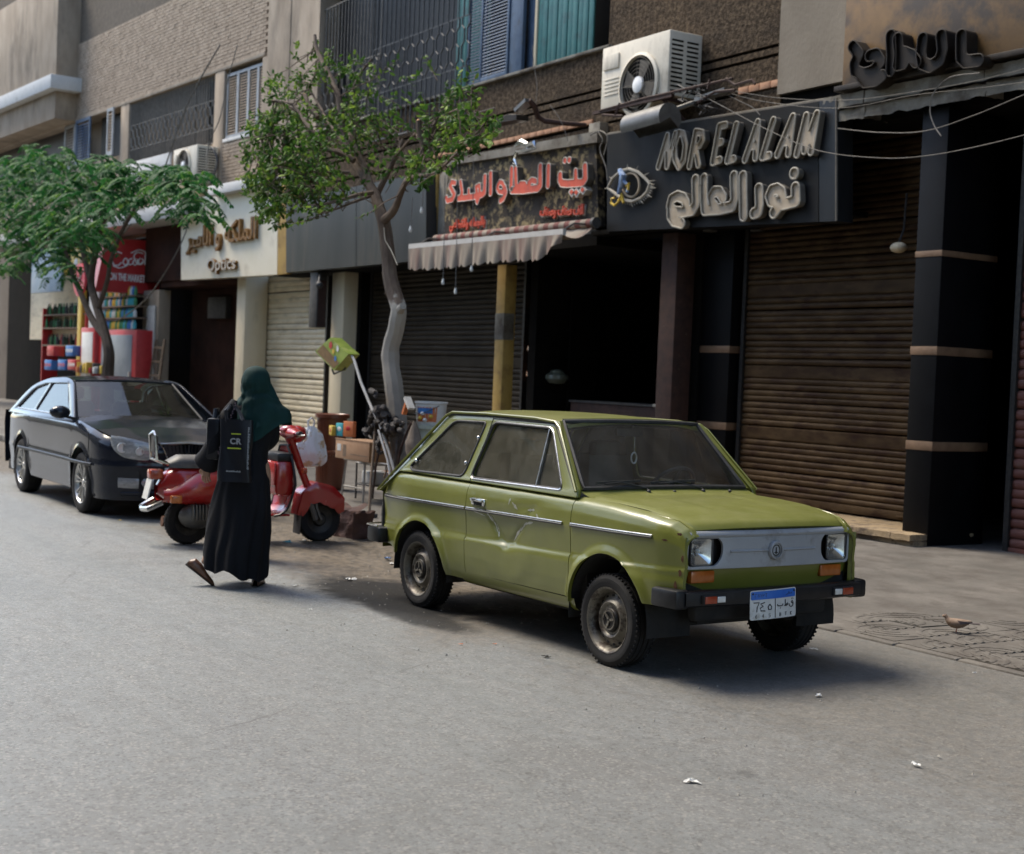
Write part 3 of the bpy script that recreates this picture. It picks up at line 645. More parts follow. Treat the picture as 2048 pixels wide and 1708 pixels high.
    td = MB(); td.box((.15, -.60, .60), (1.8, -.575, .94)); td.box((.15, .575, .60), (1.8, .60, .94)); td.build('door_card', M['seat'], P)
    hlin = MB(); hlin.grid(lambda a, b: tuple(Vector(roof(a, b))-Vector((0, 0, .035))), 6, 6, flip=True); hlin.build('headlining', mat('headlining', (.2,.18,.14), (.25,.23,.18), rough=.9), P)
def interp_p(prof, t):
    i = t*(len(prof)-1); j = int(min(i, len(prof)-2)); f = i-j
    return (lerp(prof[j][0], prof[j+1][0], f), lerp(prof[j][1], prof[j+1][1], f))
build_green_car(green_car)
done_ = set()
for o_ in list(green_car.children):      # short front overhang, nose drawn in a little
    for q_ in [o_]+list(o_.children):
        if q_.type != 'MESH' or o_.name.startswith(('wheel', 'number_plate')) or q_.data.name in done_: continue
        done_.add(q_.data.name)
        for v_ in q_.data.vertices:
            if v_.co.x > 2.62: v_.co.y *= 1-.030*sst(2.62, 2.85, v_.co.x); v_.co.x = 2.62+(v_.co.x-2.62)*.85
# ------------------------------------------------------------------ setting materials
def asphalt():
    m = bpy.data.materials.new('asphalt'); m.use_nodes = True; n = m.node_tree; b = n.nodes['Principled BSDF']; L = n.links.new
    tc = n.nodes.new('ShaderNodeTexCoord'); sx = n.nodes.new('ShaderNodeSeparateXYZ'); L(tc.outputs['Object'], sx.inputs[0])
    def nz(sc, det=6, ro=.6, dist=0, mp=None):
        x = n.nodes.new('ShaderNodeTexNoise'); x.inputs['Scale'].default_value = sc; x.inputs['Detail'].default_value = det; x.inputs['Roughness'].default_value = ro; x.inputs['Distortion'].default_value = dist
        if mp:
            q = n.nodes.new('ShaderNodeMapping'); q.inputs['Scale'].default_value = mp; L(tc.outputs['Object'], q.inputs[0]); L(q.outputs[0], x.inputs['Vector'])
        else: L(tc.outputs['Object'], x.inputs['Vector'])
        return x.outputs['Fac']
    def mr(v, a, z, lo=0, hi=1):
        x = n.nodes.new('ShaderNodeMapRange'); x.interpolation_type = 'SMOOTHSTEP'; x.inputs[1].default_value = a; x.inputs[2].default_value = z; x.inputs[3].default_value = lo; x.inputs[4].default_value = hi; L(v, x.inputs[0]); return x.outputs[0]
    def mth(op, a, c=None, v=None):
        x = n.nodes.new('ShaderNodeMath'); x.operation = op; L(a, x.inputs[0])
        if c is not None: L(c, x.inputs[1])
        if v is not None: x.inputs[1].default_value = v
        return x.outputs[0]
    def mix(f, a, c):
        x = n.nodes.new('ShaderNodeMix'); x.data_type = 'RGBA'; L(f, x.inputs[0])
        for s_, k in ((a, 6), (c, 7)):
            if isinstance(s_, tuple): x.inputs[k].default_value = (*s_, 1)
            else: L(s_, x.inputs[k])
        return x.outputs[2]
    fine = nz(240, 2, .7); mid = nz(9, 6, .65); big = nz(.55, 5, .55, .6); streak = nz(1.0, 5, .6, .3, (.35, 2.2, 1))
    col = mix(mr(fine, .32, .72), (.145, .158, .157), (.28, .296, .295))
    col = mix(mr(mid, .35, .7, 0, .45), col, (.115, .115, .108)); col = mix(mr(nz(38, 5, .75), .48, .70, 0, .6), col, (.085, .085, .08)); col = mix(mr(nz(.9, 7, .7, .4), .50, .68, 0, .35), col, (.10, .10, .094))
    col = mix(mr(streak, .42, .72, 0, .28), col, (.12, .115, .11))
    vs_ = n.nodes.new('ShaderNodeTexVoronoi'); vs_.inputs['Scale'].default_value = 85; L(tc.outputs['Object'], vs_.inputs['Vector']); sc_ = n.nodes.new('ShaderNodeSeparateColor'); L(vs_.outputs['Color'], sc_.inputs[0])
    col = mix(mr(sc_.outputs[0], .80, .92, 0, .55), col, (.34, .33, .30)); col = mix(mr(sc_.outputs[1], .80, .92, 0, .55), col, (.055, .055, .055))
    xd = mth('ADD', mth('MULTIPLY', sx.outputs[1], v=.6), mth('ADD', sx.outputs[0], mth('MULTIPLY', big, v=3.0))); col = mix(mr(xd, -6.5, -.5, 0, .35), col, (.10, .092, .08))
    # brown grime along the kerb
    yv = mth('ADD', sx.outputs[1], mth('MULTIPLY', big, v=2.6)); yv = mth('ADD', yv, mth('MULTIPLY', mid, v=.9))
    gr = mth('MULTIPLY', mr(yv, 5.9, 6.9, 0, .95), mr(sx.outputs[0], -6.5, -9.5, .30, 1))
    dirt = mix(mr(nz(14, 8, .7), .35, .65), (.05, .04, .028), (.16, .128, .09))
    col = mix(gr, col, dirt)
    # oil and wet soot behind the parked car
    def blob(cx, cy, rx, ry, lo, hi, s=.5):
        ax = mth('MULTIPLY', mth('ADD', sx.outputs[0], v=-cx), v=1/rx); ay = mth('MULTIPLY', mth('ADD', sx.outputs[1], v=-cy), v=1/ry)
        r2 = mth('ADD', mth('MULTIPLY', ax, ax), mth('MULTIPLY', ay, ay)); r2 = mth('ADD', r2, mth('MULTIPLY', mid, v=1.5)); r2 = mth('ADD', r2, mth('MULTIPLY', nz(3, 6, .6), v=1.2))
        return mr(r2, 3.0, 1.9, lo, hi)
    oil = blob(-9.35, 4.95, 1.0, .42, 0, .95); oil2 = blob(-8.6, 4.72, .7, .2, 0, .85); oil3 = blob(-4.55, 4.15, .05, .04, 0, .3)
    for o_ in (oil, oil2, oil3): col = mix(o_, col, (.018, .018, .018))
    # tar seam crack lines
    vo = n.nodes.new('ShaderNodeTexVoronoi'); vo.feature = 'DISTANCE_TO_EDGE'; vo.inputs['Scale'].default_value = .33
    ds = n.nodes.new('ShaderNodeMix'); ds.data_type = 'RGBA'; ds.inputs[0].default_value = .12
    nc = n.nodes.new('ShaderNodeTexNoise'); nc.inputs['Scale'].default_value = 3; nc.inputs['Detail'].default_value = 6; L(tc.outputs['Object'], nc.inputs['Vector'])
    L(tc.outputs['Object'], ds.inputs[6]); L(nc.outputs['Color'], ds.inputs[7]); L(ds.outputs[2], vo.inputs['Vector'])
    crack = mth('MULTIPLY', mr(vo.outputs['Distance'], .0, .003, 1, 0), mr(big, .5, .62)); col = mix(mth('MULTIPLY', crack, v=.5), col, (.05, .045, .04))
    om = mth('MULTIPLY_ADD', mth('MAXIMUM', oil, oil2), None); om.node.inputs[1].default_value = -.36; om.node.inputs[2].default_value = .42; L(om, b.inputs['Specular IOR Level'])
    L(col, b.inputs['Base Color'])
    rr = mr(streak, .3, .7, .40, .55); L(rr, b.inputs['Roughness'])
    bp = n.nodes.new('ShaderNodeBump'); bp.inputs['Distance'].default_value = .0012; h = mth('ADD', mth('MULTIPLY', fine, v=2.0), mth('MULTIPLY', mid, v=.5)); L(h, bp.inputs['Height']); L(bp.outputs[0], b.inputs['Normal'])
    return m
M['asphalt'] = asphalt()
M['pave'] = mat('worn_pavement', (.075, .068, .058), (.135, .122, .105), rough=.75, scale=1.6, c3=(.07, .06, .05), s3=3.5, t3=(.45, .65), bump=.006, bscale=22, detail=9)
M['kerb'] = mat('kerb_stone', (.11, .105, .095), (.19, .18, .16), rough=.85, scale=5, bump=.006, bscale=18)
M['stucco'] = mat('rough_stucco', (.05, .035, .022), (.16, .115, .075), rough=.95, scale=16, bump=.03, bscale=26, fac=(.40, .60), detail=7, c3=(.045, .034, .025), s3=1.2, t3=(.5, .75))
M['stucco_s'] = mat('smooth_stucco', (.21, .175, .13), (.28, .24, .185), rough=.9, scale=1.2, bump=.004, bscale=30, c3=(.11, .085, .06), s3=1.0, t3=(.52, .66), stretch=(1, 1, .5))
M['ltstucco'] = mat('light_brown_render', (.33, .255, .18), (.46, .37, .275), rough=.9, scale=2, bump=.006, bscale=40, c3=(.16, .125, .09), s3=.9, t3=(.5, .72), stretch=(1, 1, .4))
M['brickm'] = mat('buff_brick', (.31, .235, .165), (.46, .36, .265), rough=.9, scale=5, bump=.004, bscale=40)
M['mortar'] = mat('mortar_dark', (.10, .08, .06), (.15, .12, .09), rough=.95, scale=10)
M['concrete'] = mat('old_concrete', (.17, .155, .125), (.28, .26, .215), rough=.9, scale=3, bump=.008, bscale=25, c3=(.10, .08, .06), s3=2, t3=(.5, .65), detail=9)
M['black_stone'] = mat('black_cladding', (.006, .006, .008), (.012, .012, .015), rough=.5, spec=.25, scale=3, rvar=.12, bump=.001)
M['tan_band'] = mat('tan_stone_band', (.14, .08, .04), (.22, .13, .07), rough=.6, scale=7)
M['shade_black'] = mat('shade_black_wall', (.010, .009, .008), (.025, .021, .017), rough=.95, scale=3)  # near-black base colour paints in the shade of recesses and shop interiors
M['dark_brown'] = mat('dark_red_brown_wall', (.035, .014, .009), (.07, .028, .017), rough=.85, scale=2.2, c3=(.03, .02, .016), s3=1.4)
M['cream'] = mat('cream_paint', (.58, .49, .33), (.68, .59, .42), rough=.6, scale=2, bump=.001, c3=(.36, .30, .2), s3=2, t3=(.55, .8), stretch=(1, 1, .4))
M['white_ledge'] = mat('white_fascia', (.62, .61, .58), (.72, .71, .68), rough=.7, scale=3, c3=(.42, .39, .34), s3=3, t3=(.55, .75))
M['yellow'] = mat('yellow_paint', (.42, .26, .055), (.52, .33, .08), rough=.6, scale=3, c3=(.30, .17, .04), s3=5, t3=(.5, .7))
M['slat_brown'] = mat('rusty_brown_shutter', (.065, .038, .017), (.135, .085, .042), rough=.55, metal=.2, scale=2.2, c3=(.05, .025, .015), s3=3.2, t3=(.48, .66), stretch=(1, 1, 3), rvar=.1)
M['slat_dark'] = mat('dusty_dark_shutter', (.035, .027, .018), (.065, .050, .034), rough=.6, metal=.2, scale=2, c3=(.04, .03, .02), s3=3)
M['slat_cream'] = mat('cream_shutter', (.66, .55, .36), (.76, .65, .45), rough=.5, scale=2, c3=(.40, .33, .22), s3=2.4, t3=(.5, .75), stretch=(1, 1, 3))
M['slat_red'] = mat('red_grey_shutter', (.10, .03, .02), (.14, .05, .035), rough=.6, scale=3, c3=(.12, .11, .09), s3=1.3)
M['iron'] = mat('grey_brown_ironwork', (.17, .15, .125), (.26, .23, .19), rough=.7, metal=.2, scale=12)
M['iron_dark'] = mat('dark_ironwork', (.045, .045, .045), (.09, .085, .08), rough=.6, metal=.3, scale=12)
M['blue_paint'] = mat('blue_shutter_paint', (.045, .085, .15), (.07, .12, .20), rough=.6, scale=6, c3=(.05, .07, .10), s3=5)
M['teal'] = mat('teal_sheet', (.02, .13, .13), (.03, .19, .18), rough=.5, scale=4, c3=(.02, .08, .08), s3=3)
M['louvre_grey'] = mat('grey_window_frame', (.30, .31, .32), (.42, .43, .43), rough=.6, scale=6)
M['louvre_brown'] = mat('brown_louvre', (.20, .15, .10), (.30, .23, .16), rough=.7, scale=8)
M['win_dark'] = mat('dark_window', (.008, .008, .009), (.014, .014, .015), rough=.5, spec=.2, scale=2)
M['wire'] = mat('grey_cable', (.03, .028, .027), (.07, .065, .06), rough=.7, scale=20)
M['wire_l'] = mat('pale_cable', (.10, .09, .075), (.19, .17, .145), rough=.7, scale=20)

def dim(names, f):
    for q in names:
        for nd in M[q].node_tree.nodes:
            if nd.type == 'VALTORGB':
                for e in nd.color_ramp.elements:
                    if e.color[0] not in (0.0, 1.0): e.color = tuple(c*f for c in e.color[:3])+(1,)
            if nd.type == 'MIX' and nd.data_type == 'RGBA' and not nd.inputs[7].is_linked: nd.inputs[7].default_value = tuple(c*f for c in nd.inputs[7].default_value[:3])+(1,)
            if nd.type == 'BSDF_PRINCIPLED': nd.inputs['Base Color'].default_value = tuple(c*f for c in nd.inputs['Base Color'].default_value[:3])+(1,)
dim(['shade_black', 'black_stone'], .25)
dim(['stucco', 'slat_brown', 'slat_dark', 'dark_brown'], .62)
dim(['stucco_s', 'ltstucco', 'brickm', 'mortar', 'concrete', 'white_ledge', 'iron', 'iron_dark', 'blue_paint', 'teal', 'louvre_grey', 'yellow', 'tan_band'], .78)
for q in ('shade_black', 'stucco', 'slat_brown', 'slat_dark', 'dark_brown', 'black_stone'): M[q].node_tree.nodes['Principled BSDF'].inputs['Specular IOR Level'].default_value = .12
# ------------------------------------------------------------------ ground
def kerbY(x): return 6.58+.57*sst(-9.6, -7.3, x)
def paveZ(x, y=8): return (.115-.10*sst(-9.8, -7.4, x))+.035*sst(8, 11, y)*sst(-9.8, -7.4, x)
g = MB()
def gz(x, y):
    if y > 7 or x < -24 or x > -2: return 0
    e = .018*noise.noise(Vector((x*1.3, y*2, 1)))*sst(4.2, 5.2, y)+.012*noise.noise(Vector((x*5, y*7, 4)))*sst(4.6, 5.4, y)*(1-sst(-9.3, -8.2, x))
    return min(e, .02)*(0 if (-9.6 < x < -5.9 and 4.7 < y < 6.6) else 1)
g.grid(lambda a, b: (lerp(-24, -1, a), lerp(1.5, 7.3, b), gz(lerp(-24, -1, a), lerp(1.5, 7.3, b))), 230, 90)
g.add([(-120,-40,0),(60,-40,0),(60,1.5,0),(-120,1.5,0),(-120,1.5,0),(-24,1.5,0),(-24,7.3,0),(-120,7.3,0),(-1,1.5,0),(60,1.5,0),(60,7.3,0),(-1,7.3,0)], [(0,1,2,3),(4,5,6,7),(8,9,10,11)])
tag(g.build('road', M['asphalt'], None), kind='structure')
g = MB(); g.grid(lambda a, b: (lerp(-60, 12, a), lerp(kerbY(lerp(-60, 12, a))+.13, 16, b), paveZ(lerp(-60, 12, a), lerp(kerbY(lerp(-60, 12, a))+.13, 16, b))), 140, 12)
g.grid(lambda a, b: (lerp(-60, 12, a), kerbY(lerp(-60, 12, a))+.13, lerp(-.1, paveZ(lerp(-60, 12, a)), b)), 140, 1, flip=True)
pv = tag(g.build('pavement', M['pave'], None), kind='structure')
# kerb stones, one by one
kx = -33.0; kr = tag(bpy.data.objects.new('kerb', None), kind='structure'); COL.objects.link(kr); ks = {}
while kx < -1.0:
    l = .52; zt = paveZ(kx+.25)
    k = MB(); j = R.uniform(-.008, .008); k.box((0, -.07+j, -.12), (l-.012, .068, 0+R.uniform(-.004, .004)), .014)
    o = k.build('kerb_stone', M['kerb'] if kx < -8.3 else M['pave'], kr); ya, yb = kerbY(kx)+.065, kerbY(kx+l)+.065
    o.location = (kx, ya, zt+.004); o.rotation_euler = (R.uniform(-.01, .01), 0, atan2(yb-ya, l)); kx += l
# scallop-grooved paving blocks in the worn patch of pavement
px_ = {}
for i in range(4):      # a square block with three raised arcs struck from one corner
    k = MB(); k.box((-.148, -.148, -.03), (.148, .148, .006)); sx_, sy_ = ((-1, -1), (1, -1), (1, 1), (-1, 1))[i]
    for r_ in (.07, .15, .23):
        pts = [(sx_*(.145-r_*cos(t*pi/2/7)), sy_*(.145-r_*sin(t*pi/2/7)), .006) for t in range(8)]; k.tube(pts, .0085, 5, sq=2.6)
    px_[i] = k.mesh('paver', M['pave'], angle=60)
cnt = 0
for i in range(0, 14):
    for j in range(0, 9):
        x = -7.6+i*.302; y = 7.36+j*.302
        d_ = ((x+5.9)/1.75)**2+((y-7.9)/.80)**2+.35*noise.noise(Vector((x*1.5, y*1.5, 3)))
        if d_ > 1: continue
        o = link('paver', px_[R.randrange(4)], None, pv); o.location = (x, y, paveZ(x, y)+R.uniform(-.004, .003)); o.rotation_euler = (R.uniform(-.012, .012), R.uniform(-.012, .012), R.uniform(-.02, .02)); cnt += 1

# ------------------------------------------------------------------ roller shutters
def shutter(parent, x0, x1, z0, z1, Y, pitch, m, rail=True, wide=(), tf=None):
    """slats one by one, bottom bar and guide rails, all under one part"""
    s = bpy.data.objects.new('roller_shutter', None); COL.objects.link(s); s.parent = parent
    if tf: s.matrix_local = tf
    b = MB(); pr = [(.0, 0), (-.012, .10), (-.018, .3), (-.019, .5), (-.017, .72), (-.008, .86), (.004, .93), (.006, .995)]
    b.grid(lambda u, v: (lerp(x0, x1, u), interp_p([(p[0], p[1]) for p in pr], v)[0], interp_p(pr, v)[1]*pitch), 10, 7)
    me = b.mesh('slat', m, angle=80)
    w_ = MB(); w_.grid(lambda u, v: (lerp(x0, x1, u), interp([(0, 0), (.08, -.016), (.92, -.016), (1, .004)], v), v*pitch*2.2), 10, 12); mw = w_.mesh('slat', m, angle=50)
    z = z0+.09
    k = 0
    while z < z1:
        if any(abs(k-q) == 0 for q in wide): o = link('slat', mw, None, s); dz = pitch*2.2
        else: o = link('slat', me, None, s); dz = pitch
        o.location = (0, Y+R.uniform(-.004, .004), z+R.uniform(-.002, .002)); o.rotation_euler = (0, R.gauss(0, .0009), 0); z += dz; k += 1
    br = MB(); br.box((x0, Y-.035, z0), (x1, Y+.01, z0+.09), .006); br.box((lerp(x0, x1, .8), Y-.06, z0+.03), (lerp(x0, x1, .8)+.18, Y-.035, z0+.05), .004); br.build('bottom_bar', m, s)
    if rail:
        for x in (x0, x1):
            r_ = MB(); r_.box((x-.03, Y-.05, z0), (x+.03, Y+.03, z1)); r_.build('guide_rail', M['dark_steel'], s)
    return s

# ------------------------------------------------------------------ the shop building in the middle and right
B1 = thing('shop_building', 'long brown stuccoed building with dark shuttered shops behind the green car', 'building', (-18, 11.5, 0))
def bpart(name, m, a, b, c=0.0, parent=B1):
    k = MB(); o = parent.location if parent else Vector((0, 0, 0))
    k.box((a[0]-o.x, a[1]-o.y, a[2]-o.z), (b[0]-o.x, b[1]-o.y, b[2]-o.z), c); return k.build(name, m, parent)
def shift(x, y, z): return (x+18, y-11.5, z)
XL, XR = -27.0, 9.0
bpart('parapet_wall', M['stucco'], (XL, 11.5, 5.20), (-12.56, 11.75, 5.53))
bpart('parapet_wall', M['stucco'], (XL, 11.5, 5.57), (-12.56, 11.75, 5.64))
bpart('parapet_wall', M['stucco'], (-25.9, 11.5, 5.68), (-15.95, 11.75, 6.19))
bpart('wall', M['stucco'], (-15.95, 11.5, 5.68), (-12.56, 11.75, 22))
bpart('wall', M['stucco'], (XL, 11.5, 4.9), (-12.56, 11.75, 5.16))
bpart('wall_core', M['shade_black'], (XL, 11.56, 4.9), (-12.56, 11.74, 5.7))
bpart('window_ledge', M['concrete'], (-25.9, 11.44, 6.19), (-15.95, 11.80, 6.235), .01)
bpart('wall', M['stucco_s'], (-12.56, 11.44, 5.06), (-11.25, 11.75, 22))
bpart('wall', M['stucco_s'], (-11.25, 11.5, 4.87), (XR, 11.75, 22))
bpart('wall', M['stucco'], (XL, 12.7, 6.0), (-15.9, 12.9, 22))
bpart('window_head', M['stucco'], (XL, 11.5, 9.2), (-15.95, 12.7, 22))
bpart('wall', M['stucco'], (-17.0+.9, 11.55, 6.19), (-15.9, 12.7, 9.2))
# orange brick band
for k in range(26):
    x = -20.9+k*.2+.002
    if -16.35 < x < -13.0 or x > -12.7: continue
    bpart('brick', M['brick_o'] if 'brick_o' in M else M.setdefault('brick_o', mat('orange_brick', (.30, .15, .08), (.40, .22, .13), rough=.9, scale=9, bump=.003)), (x, 11.47, 5.205), (x+.19, 11.52, 5.27), .004)
for k in range(4):
    x = -13.28+k*.19; bpart('brick', M['brick_o'], (x, 11.47, 5.17), (x+.18, 11.52, 5.25), .004)
# slabs over the ground floor
bpart('ceiling_slab', M['shade_black'], (-15.9, 11.5, 4.56), (XR, 16, 4.86))
bpart('ceiling_slab', M['shade_black'], (XL, 11.35, 3.50), (-15.9, 16, 3.66))
bpart('lintel', M['shade_black'], (XL, 11.46, 3.66), (-15.9, 11.7, 4.9))
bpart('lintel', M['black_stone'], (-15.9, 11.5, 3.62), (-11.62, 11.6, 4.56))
bpart('lintel', M['shade_black'], (-13, 11.52, 4.86), (-11.2, 11.7, 5.1))
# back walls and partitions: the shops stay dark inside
bpart('partition', M['shade_black'], (-24.0, 12.2, .0), (XR, 12.3, .1))
for x in (-24.25, -18.25, -14.42, 8.8): bpart('partition', M['shade_black'], (x-.1, 11.9, 0), (x+.1, 16, 4.6))
bpart('back_wall', M['shade_black'], (XL, 15.9, 0), (XR, 16.1, 5))
bpart('wall', M['ltstucco'], (-27.2, 11.52, 5.7), (-25.62, 12.8, 22))
# raised sill with the cracked edge
def worn_box(name, m, x0, x1, y0, y1, z0, z1, nx, parent, amp=.012, seed=0):
    k = MB()
    def wj(p):
        return Vector(p)+Vector((noise.noise(Vector(p)*7+Vector((seed, 0, 0))), noise.noise(Vector(p)*7+Vector((seed, 5, 0))), noise.noise(Vector(p)*9+Vector((seed, 9, 0)))))*amp
    k.grid(lambda a, b: wj((lerp(x0, x1, a), y0, lerp(z0, z1, b))), nx, 5)
    k.grid(lambda a, b: wj((lerp(x0, x1, a), lerp(y0, y1, b), z1)), nx, 5)
    k.grid(lambda a, b: wj((x1, lerp(y0, y1, a), lerp(z0, z1, b))), 8, 5)
    k.grid(lambda a, b: wj((x0, lerp(y0, y1, a), lerp(z0, z1, b))), 8, 5, flip=True)
    k.v = [(p[0]-parent.location.x, p[1]-parent.location.y, p[2]) for p in k.v] if parent else k.v
    return k.build(name, m, parent, weld=True, angle=55)
M['sill_stone'] = mat('tan_sill_stone', (.24, .17, .09), (.36, .27, .16), rough=.85, scale=4, bump=.006, bscale=30, c3=(.10, .07, .045), s3=4, t3=(.48, .62))
xx = -14.3
while xx < -10.1:
    x1 = min(xx+.82, -9.93); worn_box('sill_block', M['sill_stone'], xx, x1-.006, 11.16, 11.42, -.02, .165, 12, B1, .006, xx); worn_box('sill_slab', M['sill_stone'], xx, x1-.004, 11.11, 12.15, .172, .235, 14, B1, .008, xx+3); xx = x1
# pilasters of black stone with tan bands
def pilaster(x0, x1, y0, y1, ztop, bands):
    p = bpart('pilaster', M['black_stone'], (x0, y0, 0), (x1, y1, ztop), .008)
    for za, zb in bands:
        k = MB(); k.box((x0-.006+18, y0-.006-11.5, za), (x1+.006+18, y1-11.5, zb), .002); k.build('stone_band', M['tan_band'], p)
bz = [(atY(1850, 515, 11.4).z, atY(1850, 503, 11.4).z), (atY(1840, 710, 11.4).z, atY(1840, 693, 11.4).z), (atY(1830, 899, 11.4).z, atY(1830, 881, 11.4).z)]
pilaster(-10.27, -9.93, 11.36, 12.2, 4.56, bz)
pilaster(-14.40, -13.75, 11.93, 12.3, 4.56, [(b_[0]+.02, b_[1]+.02) for b_ in bz[1:]])
M['rustcol'] = mat('rusty_brown_column', (.026, .011, .007), (.05, .021, .013), rough=.8, scale=9, c3=(.16, .11, .07), s3=22, t3=(.66, .7))
bpart('door_post', M['rustcol'], (-14.72, 11.55, .1), (-14.40, 11.85, 3.6), .01)
# shutters
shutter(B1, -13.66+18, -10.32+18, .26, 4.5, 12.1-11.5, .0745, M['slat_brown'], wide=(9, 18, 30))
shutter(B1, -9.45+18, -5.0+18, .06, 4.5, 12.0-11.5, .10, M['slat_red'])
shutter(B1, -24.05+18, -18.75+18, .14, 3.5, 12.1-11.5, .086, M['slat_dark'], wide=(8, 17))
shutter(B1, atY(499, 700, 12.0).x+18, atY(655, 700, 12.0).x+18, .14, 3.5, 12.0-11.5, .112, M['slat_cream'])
bpart('wall', M['shade_black'], (-5, 11.9, 0), (XR, 12.2, 4.6))
# column faces beside the cream shutter
cpx0, cpx1 = atY(660, 700, 11.62).x, atY(684, 700, 11.62).x
bpart('shop_pillar', M['cream'], (cpx0, 11.62, .1), (cpx1, 12.4, 3.5), .01)
bpart('shop_pillar', M['cream'], (cpx0-.36, 11.80, .1), (cpx0-.01, 12.3, 3.5), .01)
# yellow post with its grey repair patch
yx0, yx1 = atY(1000, 640, 11.5).x, atY(1017, 640, 11.5).x
yp = bpart('yellow_post', M['yellow'], (yx0, 11.42, .1), (yx1, 11.62, 3.35), .008)
k = MB(); k.box((yx0-.004+18, 11.414-11.5, 2.22), (yx1+.004+18, 11.6-11.5, 2.62), .003); k.build('cement_patch', M['concrete'], yp)
# concrete beam at right, cracked
for (xa, xb) in ((-11.58, -10.98), (-10.97, -9.4), (-9.39, -7.2), (-7.19, -4)):
    worn_box('concrete_beam', M['concrete'], xa, xb, 11.22, 11.6, 4.70, 4.85, 30, B1, .010, xa)
    worn_box('concrete_beam', M['concrete'], xa, xb, 11.25, 11.6, 4.565, 4.694, 30, B1, .022, xa+7)
ck = MB(); cx = -11.3
ck.tube([(x+18, 11.2-11.5, 4.70+.02*noise.noise(Vector((x*6, 0, 0)))) for x in [-11.3+.1*i for i in range(40)]], .010, 4); ck.build('crack', M['shade_black'], B1)
# vertical strips between the signs
bpart('concrete_strip', M['concrete'], (-16.22, 11.36, 3.66), (-15.96, 11.52, 5.18), .01)
bpart('yellow_strip', M['yellow'], (atY(852, 430, 11.35).x, 11.33, 3.55), (atY(873, 430, 11.35).x, 11.5, 4.95), .006)
bpart('cream_strip', M['concrete'], (atY(875, 430, 11.35).x, 11.36, 3.6), (atY(893, 430, 11.35).x, 11.5, 4.95), .006)

# ---- upstairs windows of the shop building (Y about 11.7)
def grille(parent, x0, x1, z0, z1, Y, pitch, m, rows=3, ox=0, oy=0, hexz=None, cell=None, r=.014):
    gq = bpart('window_grille', m, (x0, Y-.012, z0), (x1, Y+.012, z0+.03), .003, parent)
    c_ = parent.location
    hz0 = hexz[0]; hz1 = hexz[1]; n = int(round((x1-x0)/pitch))
    P_ = lambda x, z: (x-c_.x, Y-c_.y, z)
    rowh = (hz1-hz0)/rows
    for i in range(n+1):
        x = x0+i*(x1-x0)/n
        for (a, b) in ((z0, hz0), (hz1, z1)):
            if b-a < .02: continue
            k = MB(); k.tube([P_(x, a), P_(x, b)], r, 5); k.build('bar', m, gq)
        # honeycomb part: neighbouring bars bow together and apart
        k = MB(); pts = []; s_ = 1 if i % 2 else -1
        for j in range(rows*4+1):
            t = j/4; ph = (j % 4); st = int(t) % 2
            w_ = [0, .46, .46, 0, 0]
            off = s_*(1 if st == 0 else -1)*pitch*(.46 if ph in (0, 1) else -.46)*.5*2
            pts.append(P_(x+off*.5, hz0+rowh*t))
        k.tube(pts, r, 5); k.build('bar', m, gq)
    for z in (hz0, hz1, z1-.01):
        k = MB(); k.bar(P_(x0, z), P_(x1, z), .012, .018); k.build('rail', m, gq)
    return gq
wy = 11.62
gx0, gx1 = atY(636, 200, wy).x, atY(758, 200, wy).x
grille(B1, gx0, gx1, 6.24, 8.6, wy, .14, M['iron'], rows=3, hexz=(6.62, 7.35))
gx2, gx3 = atY(762, 200, wy).x, atY(955, 170, wy).x
grille(B1, gx2, gx3, 5.72, 8.6, wy-.2, .17, M['iron_dark'], rows=3, hexz=(6.55, 7.35), r=.014)
bpart('sash', M['win_dark'], (gx0, 11.95, 6.2), (gx3-.9, 12.0, 9.2))
for k in range(9):
    x = gx3-1.05+k*.12; bpart('teal_panel', M['teal'], (x, 11.80, 6.20), (x+.112, 11.83, 9.0), .006)
def louvre(parent, x0, x1, z0, z1, Y, mf, ms, pitch=.05, open_a=0, n=None, name='louvred_shutter'):
    c_ = parent.location; f = MB(); fw = .055
    for a, b in (((x0, z0), (x0+fw, z1)), ((x1-fw, z0), (x1, z1)), ((x0+fw, z0), (x1-fw, z0+fw*1.3)), ((x0+fw, z1-fw), (x1-fw, z1))):
        f.box((a[0]-c_.x, Y-.02-c_.y, a[1]), (b[0]-c_.x, Y+.02-c_.y, b[1]), .003)
    o = f.build(name, mf, parent); s_ = MB(); s_.box((0, -.003, -.022), (x1-x0-2*fw, .003, .022)); me = s_.mesh('louvre', ms, smooth=False)
    z = z0+fw*1.3+.03
    while z < z1-fw:
        l = link('louvre', me, None, o); l.location = (x0+fw-c_.x, Y-c_.y, z); l.rotation_euler = (radians(-38), 0, 0); z += pitch
    return o
lx = [atY(q, 130, 11.55).x for q in (930, 966, 1022, 1048)]
louvre(B1, lx[0], lx[1]-.01, 6.24, 8.4, 11.60, M['blue_paint'], M['blue_paint'])
louvre(B1, lx[1], lx[2], 6.24, 8.4, 11.50, M['blue_paint'], M['blue_paint'])
bpart('shutter_edge', M['blue_paint'], (lx[2]+.02, 11.5, 6.24), (lx[3], 11.56, 8.4), .004)
bpart('shutter_edge', M['blue_paint'], (lx[3]-.04, 11.62, 6.24), (lx[3]+.16, 11.68, 8.4), .004)
bpart('window_frame', M['cream'], (lx[3]+.17, 11.60, 6.24), (lx[3]+.23, 11.66, 8.4), .004)
tx0, tx1 = lx[3]+.24, atY(1172, 118, 11.6).x
k = 0
while tx0+k*.13 < tx1: bpart('teal_panel', M['teal'], (tx0+k*.13, 11.62-.008*(k % 2), 6.24), (tx0+k*.13+.122, 11.65, 8.8), .008); k += 1
